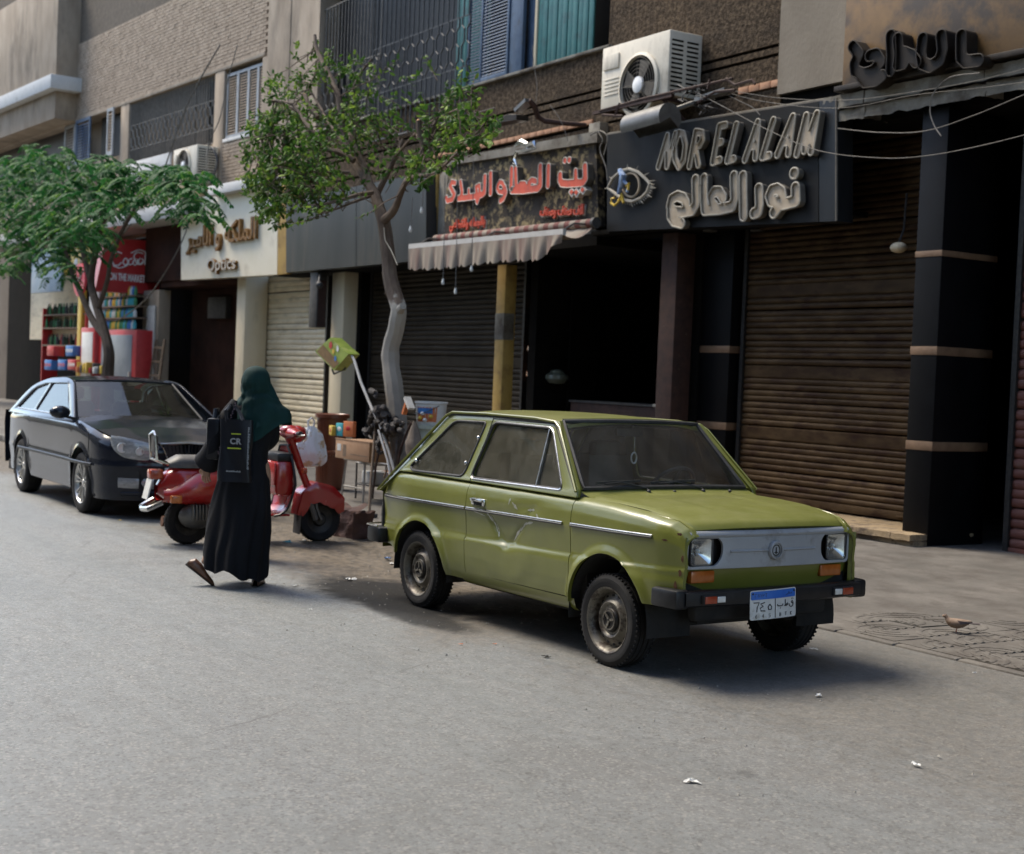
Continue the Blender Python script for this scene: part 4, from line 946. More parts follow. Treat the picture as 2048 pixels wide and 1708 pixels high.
bpart('sash', M['win_dark'], (gx3-1.2, 12.2, 6.2), (-16.0, 12.25, 9.2))

# ------------------------------------------------------------------ the buff brick building at left, turned a little
LA = atan2(.065, 1)
B2 = thing('apartment_building', 'buff brick apartment building with iron window grilles above the optician and corner shop', 'building', (-28, 11.5, 0), LA)
LM = Matrix.Translation((-28, 11.5, 0)) @ Matrix.Rotation(LA, 4, 'Z'); LI = LM.inverted()
def onL(px, py, off=0.0):
    d = ray(px, py); nrm = Vector((-sin(LA), cos(LA), 0)); p0 = Vector((-28, 11.5, 0))+nrm*off
    t = nrm.dot(p0-_O)/nrm.dot(d); return LI @ (_O+d*t)
def lp(name, m, a, b, c=0.0, parent=None, weld=False):
    k = MB(); k.box(a, b, c); return k.build(name, m, parent or B2)
SL = -26.0
lp('wall', M['mortar'], (SL, .03, 8.22), (-.05, .35, 22))
lp('wall_core', M['ltstucco'], (SL, .5, 4.9), (.9, .8, 22))
lp('wall', M['ltstucco'], (-.20, -.06, 5.3), (1.0, .5, 8.08)); lp('wall', M['ltstucco'], (.0, -.06, 8.08), (1.0, .5, 22))
lp('lintel_edge', M['ltstucco'], (SL, -.03, 8.12), (-.20, .45, 8.21), .005)
lp('wall', M['mortar'], (-2.75, .03, 5.50), (-.22, .35, 6.50))
# pilasters between the windows
s1, s2 = onL(241, 300).x, onL(257, 300).x; s3, s4 = onL(430, 220).x, onL(448, 220).x
lp('pilaster', M['ltstucco'], (s1, -.02, 5.3), (s2, .5, 8.12), .01); lp('pilaster', M['ltstucco'], (s3, -.02, 5.5), (s4, .5, 8.12), .01)
lp('wall', M['ltstucco'], (s2, .02, 5.3), (s3, .5, 6.55)); lp('wall', M['ltstucco'], (SL, .02, 5.0), (s1, .5, 6.9))
# bricks of the spandrel: those nearest the camera as pieces, the rest joined
bricks = []; bl, bh = .248, .066
for zr, (z0, x0, x1) in enumerate([(5.51, -2.74, -.24)]+[(8.22, SL, -.06)]):
    rows = 14 if zr == 0 else 44
    for r_ in range(rows):
        z = z0+r_*(bh+.011); x = x1-(0 if r_ % 2 else bl/2)
        while x-bl > x0:
            bricks.append((x-bl+.006, z)); x -= bl
bricks.sort(key=lambda q: (q[0]*-1)+abs(q[1]-7)*.6)
bk = MB(); bk.box((0, 0, 0), (bl-.012, .05, bh)); bme = bk.mesh('brick', M['brickm'], smooth=False)
far = MB()
for i, (x, z) in enumerate(bricks):
    y = -.012+R.uniform(-.004, .004)
    if i < 296: o = link('brick', bme, None, B2); o.location = (x, y, z)
    elif z < 10.2: far.box((x, y, z), (x+bl-.012, y+.05, z+bh))
fo = far.build('brickwork', M['brickm'], B2, smooth=False); fo['kind'] = 'stuff'
# windows with grilles
B2L = type('o', (), {'location': Vector((0, 0, 0))})()
def lgrille(x0, x1, z0, z1, y, pitch, hexz, m):
    h = bpy.data.objects.new('window_grille', None); COL.objects.link(h); h.parent = B2; n = int((x1-x0)/pitch); rows = 3; rh = (hexz[1]-hexz[0])/rows
    st = MB(); st.tube([(0, 0, z0), (0, 0, hexz[0])], .019, 4); mlo = st.mesh('bar', m); st = MB(); st.tube([(0, 0, hexz[1]), (0, 0, z1)], .019, 4); mhi = st.mesh('bar', m)
    mz = []
    for s_ in (-1, 1):
        st = MB(); st.tube([(s_*(1 if int(j/4) % 2 == 0 else -1)*pitch*.23*(1 if j % 4 in (0, 1) else -1), 0, hexz[0]+rh*j/4) for j in range(rows*4+1)], .021, 4); mz.append(st.mesh('bar', m))
    for i in range(n+1):
        x = lerp(x0, x1, i/n)
        for me in (mlo, mz[i % 2], mhi): o = link('bar', me, None, h); o.location = (x, y, 0)
    for z in (z0+.02, hexz[0], hexz[1]):
        k = MB(); k.bar((x0, y, z), (x1, y, z), .02, .02); k.build('rail', m, h)
lgrille(s2+.02, s3-.02, 6.58, 8.10, .04, .125, (6.95, 7.55), M['iron'])
lp('window_void', M['win_dark'], (s2, .35, 6.5), (s3, .4, 8.15))
for i in range(3): lp('sash', M['louvre_brown'], (lerp(s2, s3, i/3)+.05, .28, 6.56), (lerp(s2, s3, (i+1)/3)-.05 if i < 2 else lerp(s2, s3, .8), .33, 8.1), .01)
# louvred shutter group right of the grille
e = [onL(q, 200).x for q in (451, 472, 493, 512, 531)]
for a, b in zip(e, e[1:]):
    f = MB(); fw = .05
    for p, q in (((a, 6.62), (a+fw, 8.02)), ((b-fw, 6.62), (b, 8.02)), ((a+fw, 6.62), (b-fw, 6.68)), ((a+fw, 7.96), (b-fw, 8.02))): f.box((p[0], .03, p[1]), (q[0], .07, q[1]))
    o = f.build('louvred_shutter', M['louvre_grey'], B2, smooth=False); sm = MB(); sm.box((0, -.003, -.02), (b-a-2*fw, .003, .02)); me = sm.mesh('louvre', M['louvre_brown'], smooth=False)
    z = 6.71
    while z < 7.95: l = link('louvre', me, None, o); l.location = (a+fw, .05, z); l.rotation_euler = (radians(-38), 0, 0); z += .06
lp('window_sill', M['white_ledge'], (e[0]-.03, -.03, 6.53), (e[-1]+.05, .3, 6.60), .005); lp('window_void', M['win_dark'], (e[0], .2, 6.5), (e[-1], .25, 8.1))
# open blue-grey shutters further left
lp('window_void', M['win_dark'], (onL(181, 270).x, .3, 6.9), (s1, .34, 8.12)); lp('window_void', M['win_dark'], (SL, .3, 6.9), (onL(128, 270).x+.6, .34, 8.12))
for pa, pb, yy, m_ in ((130, 150, .02, 'louvre_grey'), (152, 180, -.10, 'blue_paint'), (214, 226, -.15, 'louvre_grey')):
    xa, xb = onL(pa, 280, yy).x, onL(pb, 280, yy).x; f = MB(); fw = .07
    for p, q in (((xa, 6.9), (xa+fw, 8.1)), ((xb-fw, 6.9), (xb, 8.1)), ((xa+fw, 8.02), (xb-fw, 8.1)), ((xa+fw, 6.9), (xb-fw, 7.0))): f.box((p[0], yy-.02, p[1]), (q[0], yy+.02, q[1]))
    o = f.build('louvred_shutter', M[m_], B2, smooth=False); sm = MB(); sm.box((0, -.004, -.028), (xb-xa-2*fw, .004, .028)); me = sm.mesh('louvre', M['louvre_brown' if m_ != 'blue_paint' else m_], smooth=False); z = 7.04
    while z < 8.0: l = link('louvre', me, None, o); l.location = (xa+fw, yy, z); l.rotation_euler = (radians(-38), 0, 0); z += .075
# boxed-out bay at far left and its white ledge
bx0 = onL(119, 200, -.6).x
lp('bay', M['ltstucco'], (SL, -.6, 8.15), (bx0-.35, .2, 12), .01); lp('bay_ledge', M['white_ledge'], (SL, -.85, 8.88), (bx0, .1, 9.25), .01)
# ledges: white fascia over the corner shop and over the optician
lp('canopy', M['white_ledge'], (SL, -.75, 4.90), (onL(366, 440, -.75).x, .4, 5.22), .01)
lp('canopy', M['white_ledge'], (onL(415, 390, -.55).x, -.55, 5.28), (1.05, .4, 5.48), .01)
lp('canopy_soffit', M['concrete'], (onL(366, 440, -.5).x, -.3, 4.9), (1.0, .4, 5.27))
# ground floor: cream pillar, red-brown doorway, corner shop
pc0, pc1 = onL(472, 700, 0).x, onL(489, 700, 0).x
lp('shop_pillar', M['cream'], (pc0, -.02, .1), (pc1, .5, 3.6), .01)
lp('doorway_wall', M['dark_brown'], (onL(325, 700, .1).x-.5, .9, .1), (pc0+.3, 1.0, 5)); lp('doorway_side', M['dark_brown'], (pc0+.02, .3, .1), (pc0+.12, 1.0, 3.6))
lp('doorway_lintel', M['dark_brown'], (onL(325, 700, .1).x, .0, 3.45), (pc0, .9, 3.7), .01)
lp('meter_box', M['iron_dark'], (onL(420, 600, .8).x, .75, 2.75), (onL(455, 600, .8).x, .9, 3.25), .01)
lp('wall', M['dark_brown'], (-6.3, -.05, 3.6), (-3.9, .3, 4.9))
lp('back_wall', M['shade_black'], (SL, 2.6, 0), (1, 2.8, 5)); lp('side_wall', M['ltstucco'], (onL(285, 650, -.05).x, -.05, .1), (onL(316, 650, -.05).x, .25, 3.4), .01)
lp('shop_back', M['shade_black'], (-14, .9, 0), (-5.6, 1.0, 4.9))

# the rest of the street: facing block and the ends, seen only in reflections and as the walls of the light well
M['far_wall'] = mat('facing_render', (.13, .105, .08), (.18, .15, .115), rough=.9, scale=.6, c3=(.09, .07, .055), s3=.4)
B3 = thing('facing_building', 'unseen rendered apartment block behind the camera, shaped for light and reflections', 'building', (-20, -6.5, 0))
k = MB(); k.box((6.1, -.8, 0), (50, 0, 20)); k.build('wall', M['far_wall'], B3); k = MB(); k.box((-60, -.8, 0), (-5, 0, 11.0)); k.build('wall', M['cream'], B3); k = MB(); k.box((-4.9, -.8, 0), (6, 0, 4.0)); k.build('wall', M['stucco_s'], B3)  # unseen block: heights, low gap and cream wall shaped for light and window reflections
wn = MB(); wn.box((0, 0, 0), (1.3, .05, 1.6)); wme = wn.mesh('window', M['win_dark'], smooth=False)
bc = MB(); bc.box((-.5, .0, -.25), (2.6, 1.0, -.12)); bc.box((-.5, .95, -.12), (2.6, 1.0, .7)); bme_ = bc.mesh('balcony', M['cream'], smooth=False)
for i in range(24):
    for j in range(3 if i < 14 else 1 if i < 17 else 4):
        o = link('window', wme, None, B3); o.location = (-58+i*3.8, 0, 1.2+j*3.5)
        if (i+j) % 3 == 0 and j > 0: o = link('balcony', bme_, None, B3); o.location = (-58+i*3.8, 0, 1.2+j*3.5)
k = MB(); k.box((-60, 2.7, 0), (-14, 3.2, 22)); k.build('wall', M['far_wall'], B2)
# ------------------------------------------------------------------ lettering helpers
import numpy as np
def contour(strokes, off=0.0, h=.006, pad=.03):
    """outline loops of rounded strokes: list of (polyline, radius)"""
    segs = []
    for pl, r in strokes:
        if len(pl) == 1: pl = [pl[0], (pl[0][0]+1e-4, pl[0][1])]
        for a, b in zip(pl, pl[1:]): segs.append((a, b, r))
    xs = [p[0] for s in segs for p in s[:2]]; ys = [p[1] for s in segs for p in s[:2]]; rm = max(s[2] for s in segs)+abs(off)+pad
    x0, y0 = min(xs)-rm, min(ys)-rm; nx, ny = int((max(xs)+rm-x0)/h)+2, int((max(ys)+rm-y0)/h)+2
    X, Y = np.meshgrid(x0+np.arange(nx)*h, y0+np.arange(ny)*h, indexing='ij'); D = np.full(X.shape, 1e9)
    for a, b, r in segs:
        ax, ay = a; dx, dy = b[0]-ax, b[1]-ay; L2 = dx*dx+dy*dy+1e-12
        t = np.clip(((X-ax)*dx+(Y-ay)*dy)/L2, 0, 1); D = np.minimum(D, np.hypot(X-ax-t*dx, Y-ay-t*dy)-r)
    D = D-off; nxt = {}
    Dl = D.tolist()
    def ip(i, j, k, l):
        d0, d1 = Dl[i][j], Dl[k][l]; t = d0/(d0-d1); return (x0+(i+(k-i)*t)*h, y0+(j+(l-j)*t)*h)
    sg = (D < 0); cells = np.argwhere((sg[:-1, :-1] != sg[1:, :-1]) | (sg[:-1, :-1] != sg[:-1, 1:]) | (sg[:-1, :-1] != sg[1:, 1:]))
    for i, j in cells.tolist():
        c = [(i, j), (i+1, j), (i+1, j+1), (i, j+1)]; s_ = [Dl[a][b] < 0 for a, b in c]; ent = []; ext = []
        for k in range(4):
            a, b = c[k], c[(k+1) % 4]
            if s_[k] != s_[(k+1) % 4]:
                key = (min(a, b), max(a, b)); (ext if s_[k] else ent).append((k, key, ip(*key[0], *key[1])))
        for e_ in ext:
            # walk with the inside on one side
            n_ = min(ent, key=lambda q: (q[0]-e_[0]) % 4)
            nxt[e_[1]] = (n_[1], e_[2])
    loops = []
    while nxt:
        st = next(iter(nxt)); k = st; lo = []
        while k in nxt: k2, p = nxt.pop(k); lo.append(p); k = k2
        if len(lo) > 8: loops.append(lo)
    out = []
    for lo in loops:    # thin the points
        n = len(lo); A = [(lo[i-1][0]*.25+lo[i][0]*.5+lo[(i+1) % n][0]*.25, lo[i-1][1]*.25+lo[i][1]*.5+lo[(i+1) % n][1]*.25) for i in range(n)]
        out.append(A[::2] if n > 24 else A)
    return out
def area(l): return .5*sum(l[i-1][0]*l[i][1]-l[i][0]*l[i-1][1] for i in range(len(l)))
def letter(parent, strokes, fn, y0, depth, mface, mrim=None, rim=.006, name='letter', mside=None, h=.006, sink=.8):
    L = contour(strokes, h=h); L.sort(key=lambda l: -abs(area(l)))
    if not L: return None
    c_ = parent.location
    # face sunk between a raised rim, walls running back to the board
    b = MB()
    for lo in L:
        n = len(lo); vs = [fn(x, z, y0) for x, z in lo]+[fn(x, z, y0-depth) for x, z in lo]
        b.add(vs, [(i, (i+1) % n, n+(i+1) % n, n+i) for i in range(n)])
    o = b.build(name, mside or mface, parent, angle=60)
    me = fill2d(L[0], L[1:], 0); me.name = 'letter_face'
    for v in me.vertices: v.co = Vector(fn(v.co.x, v.co.y, y0-depth*(sink if mrim else 1)))
    me.materials.clear(); me.materials.append(mface); link('letter_face', me, None, o)
    if mrim:
        k = MB()
        for lo in L: k.tube([fn(x, z, y0-depth) for x, z in lo], rim, 5, closed=True)
        k.build('letter_rim', mrim, o)
    return o
ARAB = {'ا': 'ﺍﺎ', 'ل': 'ﻝﻞﻟﻠ', 'م': 'ﻡﻢﻣﻤ', 'ك': 'ﻙﻚﻛﻜ', 'ه': 'ﻩﻪﻫﻬ', 'ة': 'ﺓﺔ', 'و': 'ﻭﻮ', 'ي': 'ﻱﻲﻳﻴ', 'ر': 'ﺭﺮ', 'ف': 'ﻑﻒﻓﻔ', 'ص': 'ﺹﺺﺻﺼ', 'ن': 'ﻥﻦﻧﻨ', 'ب': 'ﺏﺐﺑﺒ', 'ت': 'ﺕﺖﺗﺘ', 'ع': 'ﻉﻊﻋﻌ', 'ط': 'ﻁﻂﻃﻄ', 'د': 'ﺩﺪ', 'ج': 'ﺝﺞﺟﺠ', 'ز': 'ﺯﺰ'}
def shape_ar(t):
    out = []
    for i, ch in enumerate(t):
        if ch == ' ': out.append(' '); continue
        f = ARAB[ch]; prev = i > 0 and t[i-1] != ' ' and len(ARAB[t[i-1]]) == 4; nx_ = i < len(t)-1 and t[i+1] != ' ' and len(f) == 4
        k = 0 if not prev and not nx_ else 1 if prev and not nx_ else 2 if nx_ and not prev else 3
        out.append(f[k])
    return ''.join(reversed(out))
def textmesh(s, size, ext=.01, off=0.0, bev=0, shear=0, sx=1.0):
    c = bpy.data.curves.new('t', 'FONT'); c.body = s; c.size = size; c.extrude = ext; c.offset = off; c.bevel_depth = bev; c.shear = shear; c.resolution_u = 4
    c.align_x = 'CENTER'; c.align_y = 'CENTER'
    o = bpy.data.objects.new('t', c); me = bpy.data.meshes.new_from_object(o); bpy.data.objects.remove(o)
    bm = bmesh.new(); bm.from_mesh(me); bm.transform(Matrix.Diagonal((sx, 1, 1, 1))); bm.to_mesh(me); bm.free(); return me
def text_on(name, s, size, org, xax, m, parent, w_=None, **k):
    """flat lettering on an upright plane; xax is the reading direction"""
    me = textmesh(s, size, **k); x = Vector(xax).normalized(); z = Vector((0, 0, 1)); y = z.cross(x)
    if w_:
        xs = [v.co.x for v in me.vertices]; f = w_/(max(xs)-min(xs)); 
        for v in me.vertices: v.co.x *= f
    mt = Matrix(((x.x, z.x, -y.x, org[0]), (x.y, z.y, -y.y, org[1]), (x.z, z.z, -y.z, org[2]), (0, 0, 0, 1)))
    me.transform(mt); me.materials.clear(); me.materials.append(m); me.name = name
    return link(name, me, None, parent)

# ------------------------------------------------------------------ sign materials
M['sign_black'] = mat('black_glass_fascia', (.006, .006, .006), (.012, .012, .012), rough=.6, spec=.2, scale=1.5, rvar=.12, c3=(.045, .04, .035), s3=.9, t3=(.6, .8), detail=9)
M['letter_tan'] = mat('dusty_tan_letter', (.42, .34, .24), (.54, .45, .335), rough=.85, scale=9)
M['letter_rim'] = mat('pale_letter_rim', (.40, .36, .28), (.50, .45, .36), rough=.6, scale=12)
M['letter_side'] = mat('letter_side', (.12, .105, .085), (.17, .15, .12), rough=.8, scale=10)
M['letter_red'] = mat('red_letter', (.52, .06, .022), (.60, .085, .03), rough=.6, scale=8, c3=(.34, .05, .03), s3=7)
M['letter_pale'] = mat('pale_edge', (.45, .42, .36), (.55, .52, .45), rough=.7, scale=8)
M['burnt'] = mat('scorched_board', (.36, .27, .13), (.035, .026, .018), rough=.95, scale=11, fac=(.40, .50), detail=10, c3=(.045, .036, .028), s3=2.2, t3=(.50, .60), bump=.01, bscale=20)
M['stripe_red'] = mat('awning_red', (.15, .05, .04), (.20, .07, .055), rough=.9, scale=6)
M['canvas'] = mat('dirty_awning_canvas', (.27, .225, .17), (.35, .295, .235), rough=.95, scale=3, c3=(.21, .13, .105), s3=2.2, t3=(.45, .65), stretch=(1.6, 1, .15))
M['awn_bar'] = mat('white_awning_bar', (.55, .52, .47), (.64, .61, .56), rough=.6, scale=5)
M['gold_rust'] = mat('rusted_gold_letter_side', (.30, .16, .04), (.16, .07, .02), rough=.6, metal=.3, scale=18)
M['sign_cream'] = mat('cream_sign_board', (.68, .62, .47), (.76, .70, .56), rough=.45, scale=1.5, c3=(.48, .42, .30), s3=1.5, t3=(.55, .75))
M['steel_sheet'] = mat('brushed_grey_sheet', (.045, .045, .043), (.075, .073, .068), rough=.4, metal=.4, scale=1.3, stretch=(1, 1, .12), c3=(.13, .115, .09), s3=1.2, t3=(.58, .72), rvar=.12)
M['coke_red'] = mat('red_sign_panel', (.42, .012, .014), (.48, .018, .02), rough=.35, scale=2)
M['white'] = mat('white_plastic', (.68, .68, .66), (.76, .76, .74), rough=.5, scale=6)
M['ac_white'] = mat('dirty_ac_casing', (.56, .50, .39), (.68, .62, .50), rough=.55, scale=3, c3=(.30, .25, .18), s3=3, t3=(.5, .7), stretch=(1, 1, .4))
M['amber'] = mat('amber_sign', (.14, .075, .02), (.24, .13, .035), rough=.6, scale=2, c3=(.05, .03, .015), s3=1.5, t3=(.45, .6))
M['letter_dark'] = mat('dark_letter', (.022, .016, .012), (.05, .036, .024), rough=.6, scale=6)
M['lamp_grey'] = mat('grey_lamp_housing', (.13, .125, .115), (.19, .185, .17), rough=.45, metal=.5, scale=8)

M['sign_edge'] = mat('grey_cladding', (.010, .0105, .0115), (.02, .021, .023), rough=.35, metal=.3, scale=2, stretch=(1, 1, .2))
dim(['sign_black', 'letter_dark'], .5); dim(['letter_tan', 'letter_rim', 'letter_side', 'canvas', 'stripe_red', 'steel_sheet', 'lamp_grey', 'amber', 'burnt', 'coke_red', 'awn_bar'], .78)
for q in ('sign_black', 'letter_dark', 'steel_sheet'): M[q].node_tree.nodes['Principled BSDF'].inputs['Specular IOR Level'].default_value = .2
# ------------------------------------------------------------------ the black fascia sign: NOR EL ALAM
YS = 11.22
S1 = thing('shop_sign', 'black glass fascia sign reading NOR EL ALAM in tan Latin and Arabic letters', 'sign', (-14, YS+.1, 4.2))
def Wf(x, z, y): return (x+14, y-YS-.1, z-4.2)
A_, B_, C_, D_ = atY(1214, 270, YS), atY(1673, 197, YS), atY(1673, 442, YS), atY(1214, 463, YS)
def quadbox(name, m, cs, t, parent, org):
    k = MB(); vs = [Vector((c.x, c.y, c.z))-Vector(org) for c in cs]+[Vector((c.x, c.y+t, c.z))-Vector(org) for c in cs]
    k.add(vs, [(0, 3, 2, 1)[::-1], (4, 5, 6, 7)[::-1], (0, 1, 5, 4)[::-1], (1, 2, 6, 5)[::-1], (2, 3, 7, 6)[::-1], (3, 0, 4, 7)[::-1]]); return k.build(name, m, parent, smooth=False, fix=True)
O1 = (-14, YS+.1, 4.2)
xm = atY(1632, 300, YS).x; tt = (xm-A_.x)/(B_.x-A_.x)
quadbox('fascia_panel', M['sign_black'], [A_, A_.lerp(B_, tt), D_.lerp(C_, tt), D_], .24, S1, O1)
e_ = .012/(B_.x-A_.x); 
quadbox('end_cladding', M['sign_edge'], [A_.lerp(B_, tt+e_), B_, C_, D_.lerp(C_, tt+e_)], .25, S1, O1)
k = MB(); k.tube([Wf(p.x, p.z+.01, YS+.02) for p in (A_, A_.lerp(B_, .5), B_)], .022, 6); k.tube([Wf(B_.x, B_.z, YS), Wf(C_.x, C_.z, YS)], .014, 6); k.build('edge_trim', M['letter_side'], S1)
YL = YS-.002
def tr(pts): return [(atY(x, y, YS-.07).x, atY(x, y, YS-.07).z) for x, y in pts]
LT = [
 [[(1319,334),(1337,272)], [(1337,272),(1336,333)], [(1336,333),(1353,268)]],
 [[(1360,266),(1351,290),(1352,318),(1360,334),(1369,322),(1373,290),(1368,268),(1360,266)]],
 [[(1381,333),(1394,264)], [(1394,264),(1406,266),(1407,280),(1401,291),(1391,296)], [(1393,296),(1399,330)]],
 [[(1428,325),(1441,253)], [(1441,253),(1453,250)], [(1435,288),(1445,284)], [(1428,325),(1442,320)]],
 [[(1457,322),(1475,250)], [(1457,322),(1470,318)]],
 [[(1492,320),(1518,245)], [(1518,245),(1513,316)], [(1502,294),(1513,292)]],
 [[(1527,315),(1549,241)], [(1527,315),(1541,311)]],
 [[(1557,310),(1588,234)], [(1588,234),(1579,308)], [(1568,286),(1581,284)]],
 [[(1596,309),(1615,232)], [(1615,232),(1611,302)], [(1611,302),(1636,228)], [(1636,228),(1624,304)]],
]
for L_ in LT: letter(S1, [(tr(p), .040) for p in L_], Wf, YS, .085, M['letter_tan'], M['letter_rim'], .0105, mside=M['letter_side'])
AR = [
 [[(1590,347),(1591,347)]],
 [[(1593,376),(1594,402),(1568,409),(1556,406),(1545,403),(1541,392),(1546,381),(1556,378),(1565,384),(1567,396),(1562,410),(1550,426)]],
 [[(1520,378),(1521,410),(1518,424),(1510,427)]],
 [[(1488,353),(1489,432)]],
 [[(1470,353),(1471,398),(1466,413),(1440,419),(1412,421),(1410,400),(1410,358)], [(1448,396),(1441,384),(1430,384),(1424,394),(1427,408),(1432,414)]],
 [[(1393,360),(1394,408),(1387,421),(1368,425),(1350,424),(1342,412),(1345,399),(1357,392),(1369,396),(1375,408),(1373,420)], [(1343,414),(1343,432),(1350,443),(1365,447)]],
]
for L_ in AR: letter(S1, [(tr(p), .062 if len(L_[0]) > 2 or L_[0][0][1] < 350 else .062) for p in L_], Wf, YS, .085, M['letter_tan'], M['letter_rim'], .0115, mside=M['letter_side'])
# eye emblem
EY = bpy.data.objects.new('eye_emblem', None); COL.objects.link(EY); EY.parent = S1
def ew(x, y, dy=-.05): p = atY(x, y, YS+dy); return Wf(p.x, p.z, YS+dy)
k = MB()
lidt = [(1216,376),(1226,356),(1242,342),(1258,338),(1276,344),(1292,358),(1300,368)]; lidb = [(1300,368),(1294,384),(1282,396),(1264,403),(1248,400),(1232,388),(1216,376)]
k.tube([ew(*p) for p in lidt+lidb[1:-1]], .022, 6, closed=True); k.build('eyelid', M['letter_rim'], EY)
k = MB()
for i in range(13):
    t = i/12; q = [p for p in lidt+lidb[1:6]]; j = t*(len(q)-1); a = int(min(j, len(q)-2)); f = j-a; x = lerp(q[a][0], q[a+1][0], f); y = lerp(q[a][1], q[a+1][1], f)
    dx, dy = x-1262, y-370; l = sqrt(dx*dx+dy*dy); k.tube([ew(x, y), ew(x+dx/l*11+4, y+dy/l*11)], [.012, .002], 5)
for i in range(22):
    t = i/21; j = t*5; a = int(min(j, 4)); f = j-a; x = lerp(lidb[a][0], lidb[a+1][0], f); y = lerp(lidb[a][1], lidb[a+1][1], f); dx, dy = x-1255, y-365; l = sqrt(dx*dx+dy*dy); k.tube([ew(x, y), ew(x+dx/l*9, y+dy/l*9)], [.010, .002], 4)
k.build('eyelash', M['letter_rim'], EY)['kind'] = 'stuff'
k = MB(); k.tube([ew(1262+17*cos(2*pi*i/20), 370+24*sin(2*pi*i/20), -.04) for i in range(20)], .016, 6, closed=True); k.build('iris', M['letter_tan'], EY)
k = MB(); k.tube([ew(1240,340,-.1), ew(1246,352,-.12), ew(1243,368,-.1), ew(1236,388,-.1)], [.03, .05, .04, .02], 7); k.tube([ew(1247,362,-.12), ew(1258,372,-.1), ew(1254,384,-.1)], .022, 5)
k.build('blue_cloth', mat('blue_plastic', (.06, .13, .32), (.35, .45, .6), rough=.4, scale=14), EY)
k = MB(); k.tube([ew(1222,406,-.08), ew(1229,411,-.08), ew(1238,402,-.08), ew(1243,388,-.08), ew(1247,406,-.08)], .018, 6); k.tube([ew(1236,400,-.08), ew(1245,399,-.08)], .014, 5); k.tube([ew(1222,406,-.08), ew(1223,397,-.08), ew(1229,396,-.08)], .014, 5); k.tube([ew(1252,372,-.12), ew(1258,366,-.12), ew(1256,380,-.12)], .018, 5); k.build('yellow_hook', mat('yellow_plastic', (.5, .33, .02), (.6, .4, .04), rough=.4), EY)
# recessed soffit lamps
for i, (px, py) in enumerate(((1172, 488), (1270, 488), (1420, 463), (1515, 463))):
    y_ = 11.9; p = atZ(px, py, 3.615 if px < 1400 else 3.60); k = MB(); k.lathe([(.09, 0), (.09, -.015), (.07, -.02), (.0001, -.018)], 20, o=(0, 0, 0))
    o = k.build('downlight', M['lamp_grey'], None, loc=(p.x, min(p.y, 12.3), 3.615)); tag(o, ['flat round lamp in the dark soffit beside the awning end', 'flat round lamp in the dark soffit below the eye emblem', 'flat round lamp in the dark soffit below the sign letter O', 'flat round lamp in the dark soffit below the sign letter L'][i], 'lamp', 'soffit lamps under the black sign')
k = MB(); k.box((-15.9, 11.25, 3.62), (-11.58, 12.0, 3.68)); so = k.build('soffit', M['shade_black'], None); so.parent = B1; so.location = (18, -11.5, 0)

# ------------------------------------------------------------------ the scorched sign with red Arabic letters
YR = 11.32
S2 = thing('shop_sign', 'scorched board sign with red Arabic letters above the striped awning', 'sign', (-18, YR, 4.4))
def W2(x, z, y): return (x+18, y-YR, z-4.4)
def tq(name, m, pts, t, Y, parent, org): return quadbox(name, m, [atY(x, y, Y) for x, y in pts], t, parent, org)
tq('board', M['burnt'], [(897,333),(1192,285),(1197,452),(885,486)], .12, YR, S2, (-18, YR, 4.4))
tq('top_band', M['concrete'], [(893,318),(1194,262),(1194,284),(893,331)], .18, YR-.06, S2, (-18, YR, 4.4))
def tr2(pts): return [(atY(800+x*.3102, 90+y*.3102, YR-.08).x, atY(800+x*.3102, 90+y*.3102, YR-.08).z) for x, y in pts]
RD = [
 [([(1200,785),(1203,860),(1185,888),(1135,892),(1085,895),(1050,892),(1040,870),(1040,840)], .055), ([(1140,815),(1143,885)], .045)],
 [([(1070,745),(1072,746)], .045)], [([(1098,742),(1100,743)], .045)],
 [([(965,785),(962,905)], .050)],
 [([(912,785),(912,905),(895,925),(840,932),(800,938),(730,938)], .055), ([(845,925),(838,890),(858,872),(882,880)], .045), ([(752,800),(758,935)], .045), ([(762,925),(785,895),(812,895),(822,925)], .040)],
 [([(728,800),(724,920)], .050)],
 [([(640,905),(650,885),(668,890),(682,925),(668,950),(645,945),(636,925),(640,905)], .040), ([(682,920),(690,950),(675,990),(655,1005)], .045)],
 [([(592,830),(592,955)], .050)],
 [([(555,850),(552,950),(535,965),(480,978),(430,985),(385,990)], .050), ([(505,970),(498,915),(520,905),(522,965),(505,1015),(495,975)], .038), ([(450,935),(452,980)], .036), ([(398,885),(408,950),(398,985)], .045)],
 [([(362,890),(340,885),(330,910),(345,940),(358,965),(345,995),(312,1005),(306,985)], .045)],
]
for L_ in RD: letter(S2, [(tr2(p), r) for p, r in L_], W2, YR, .10, M['letter_red'], M['letter_pale'], .007, mside=M['letter_side'], sink=1.0)
for cx, cy in ((1115,950),(1145,952),(1186,935)):
    q = tr2([(cx-24,cy),(cx,cy-34),(cx+24,cy),(cx,cy+34)]); k = MB(); k.prism(q, YR-.10, YR, W2); o = k.build('letter', M['letter_pale'], S2, smooth=False)
    q = tr2([(cx-12,cy),(cx,cy-17),(cx+12,cy),(cx,cy+17)]); k = MB(); k.prism(q, YR-.11, YR-.10, W2); k.build('letter_face', M['letter_red'], o, smooth=False)
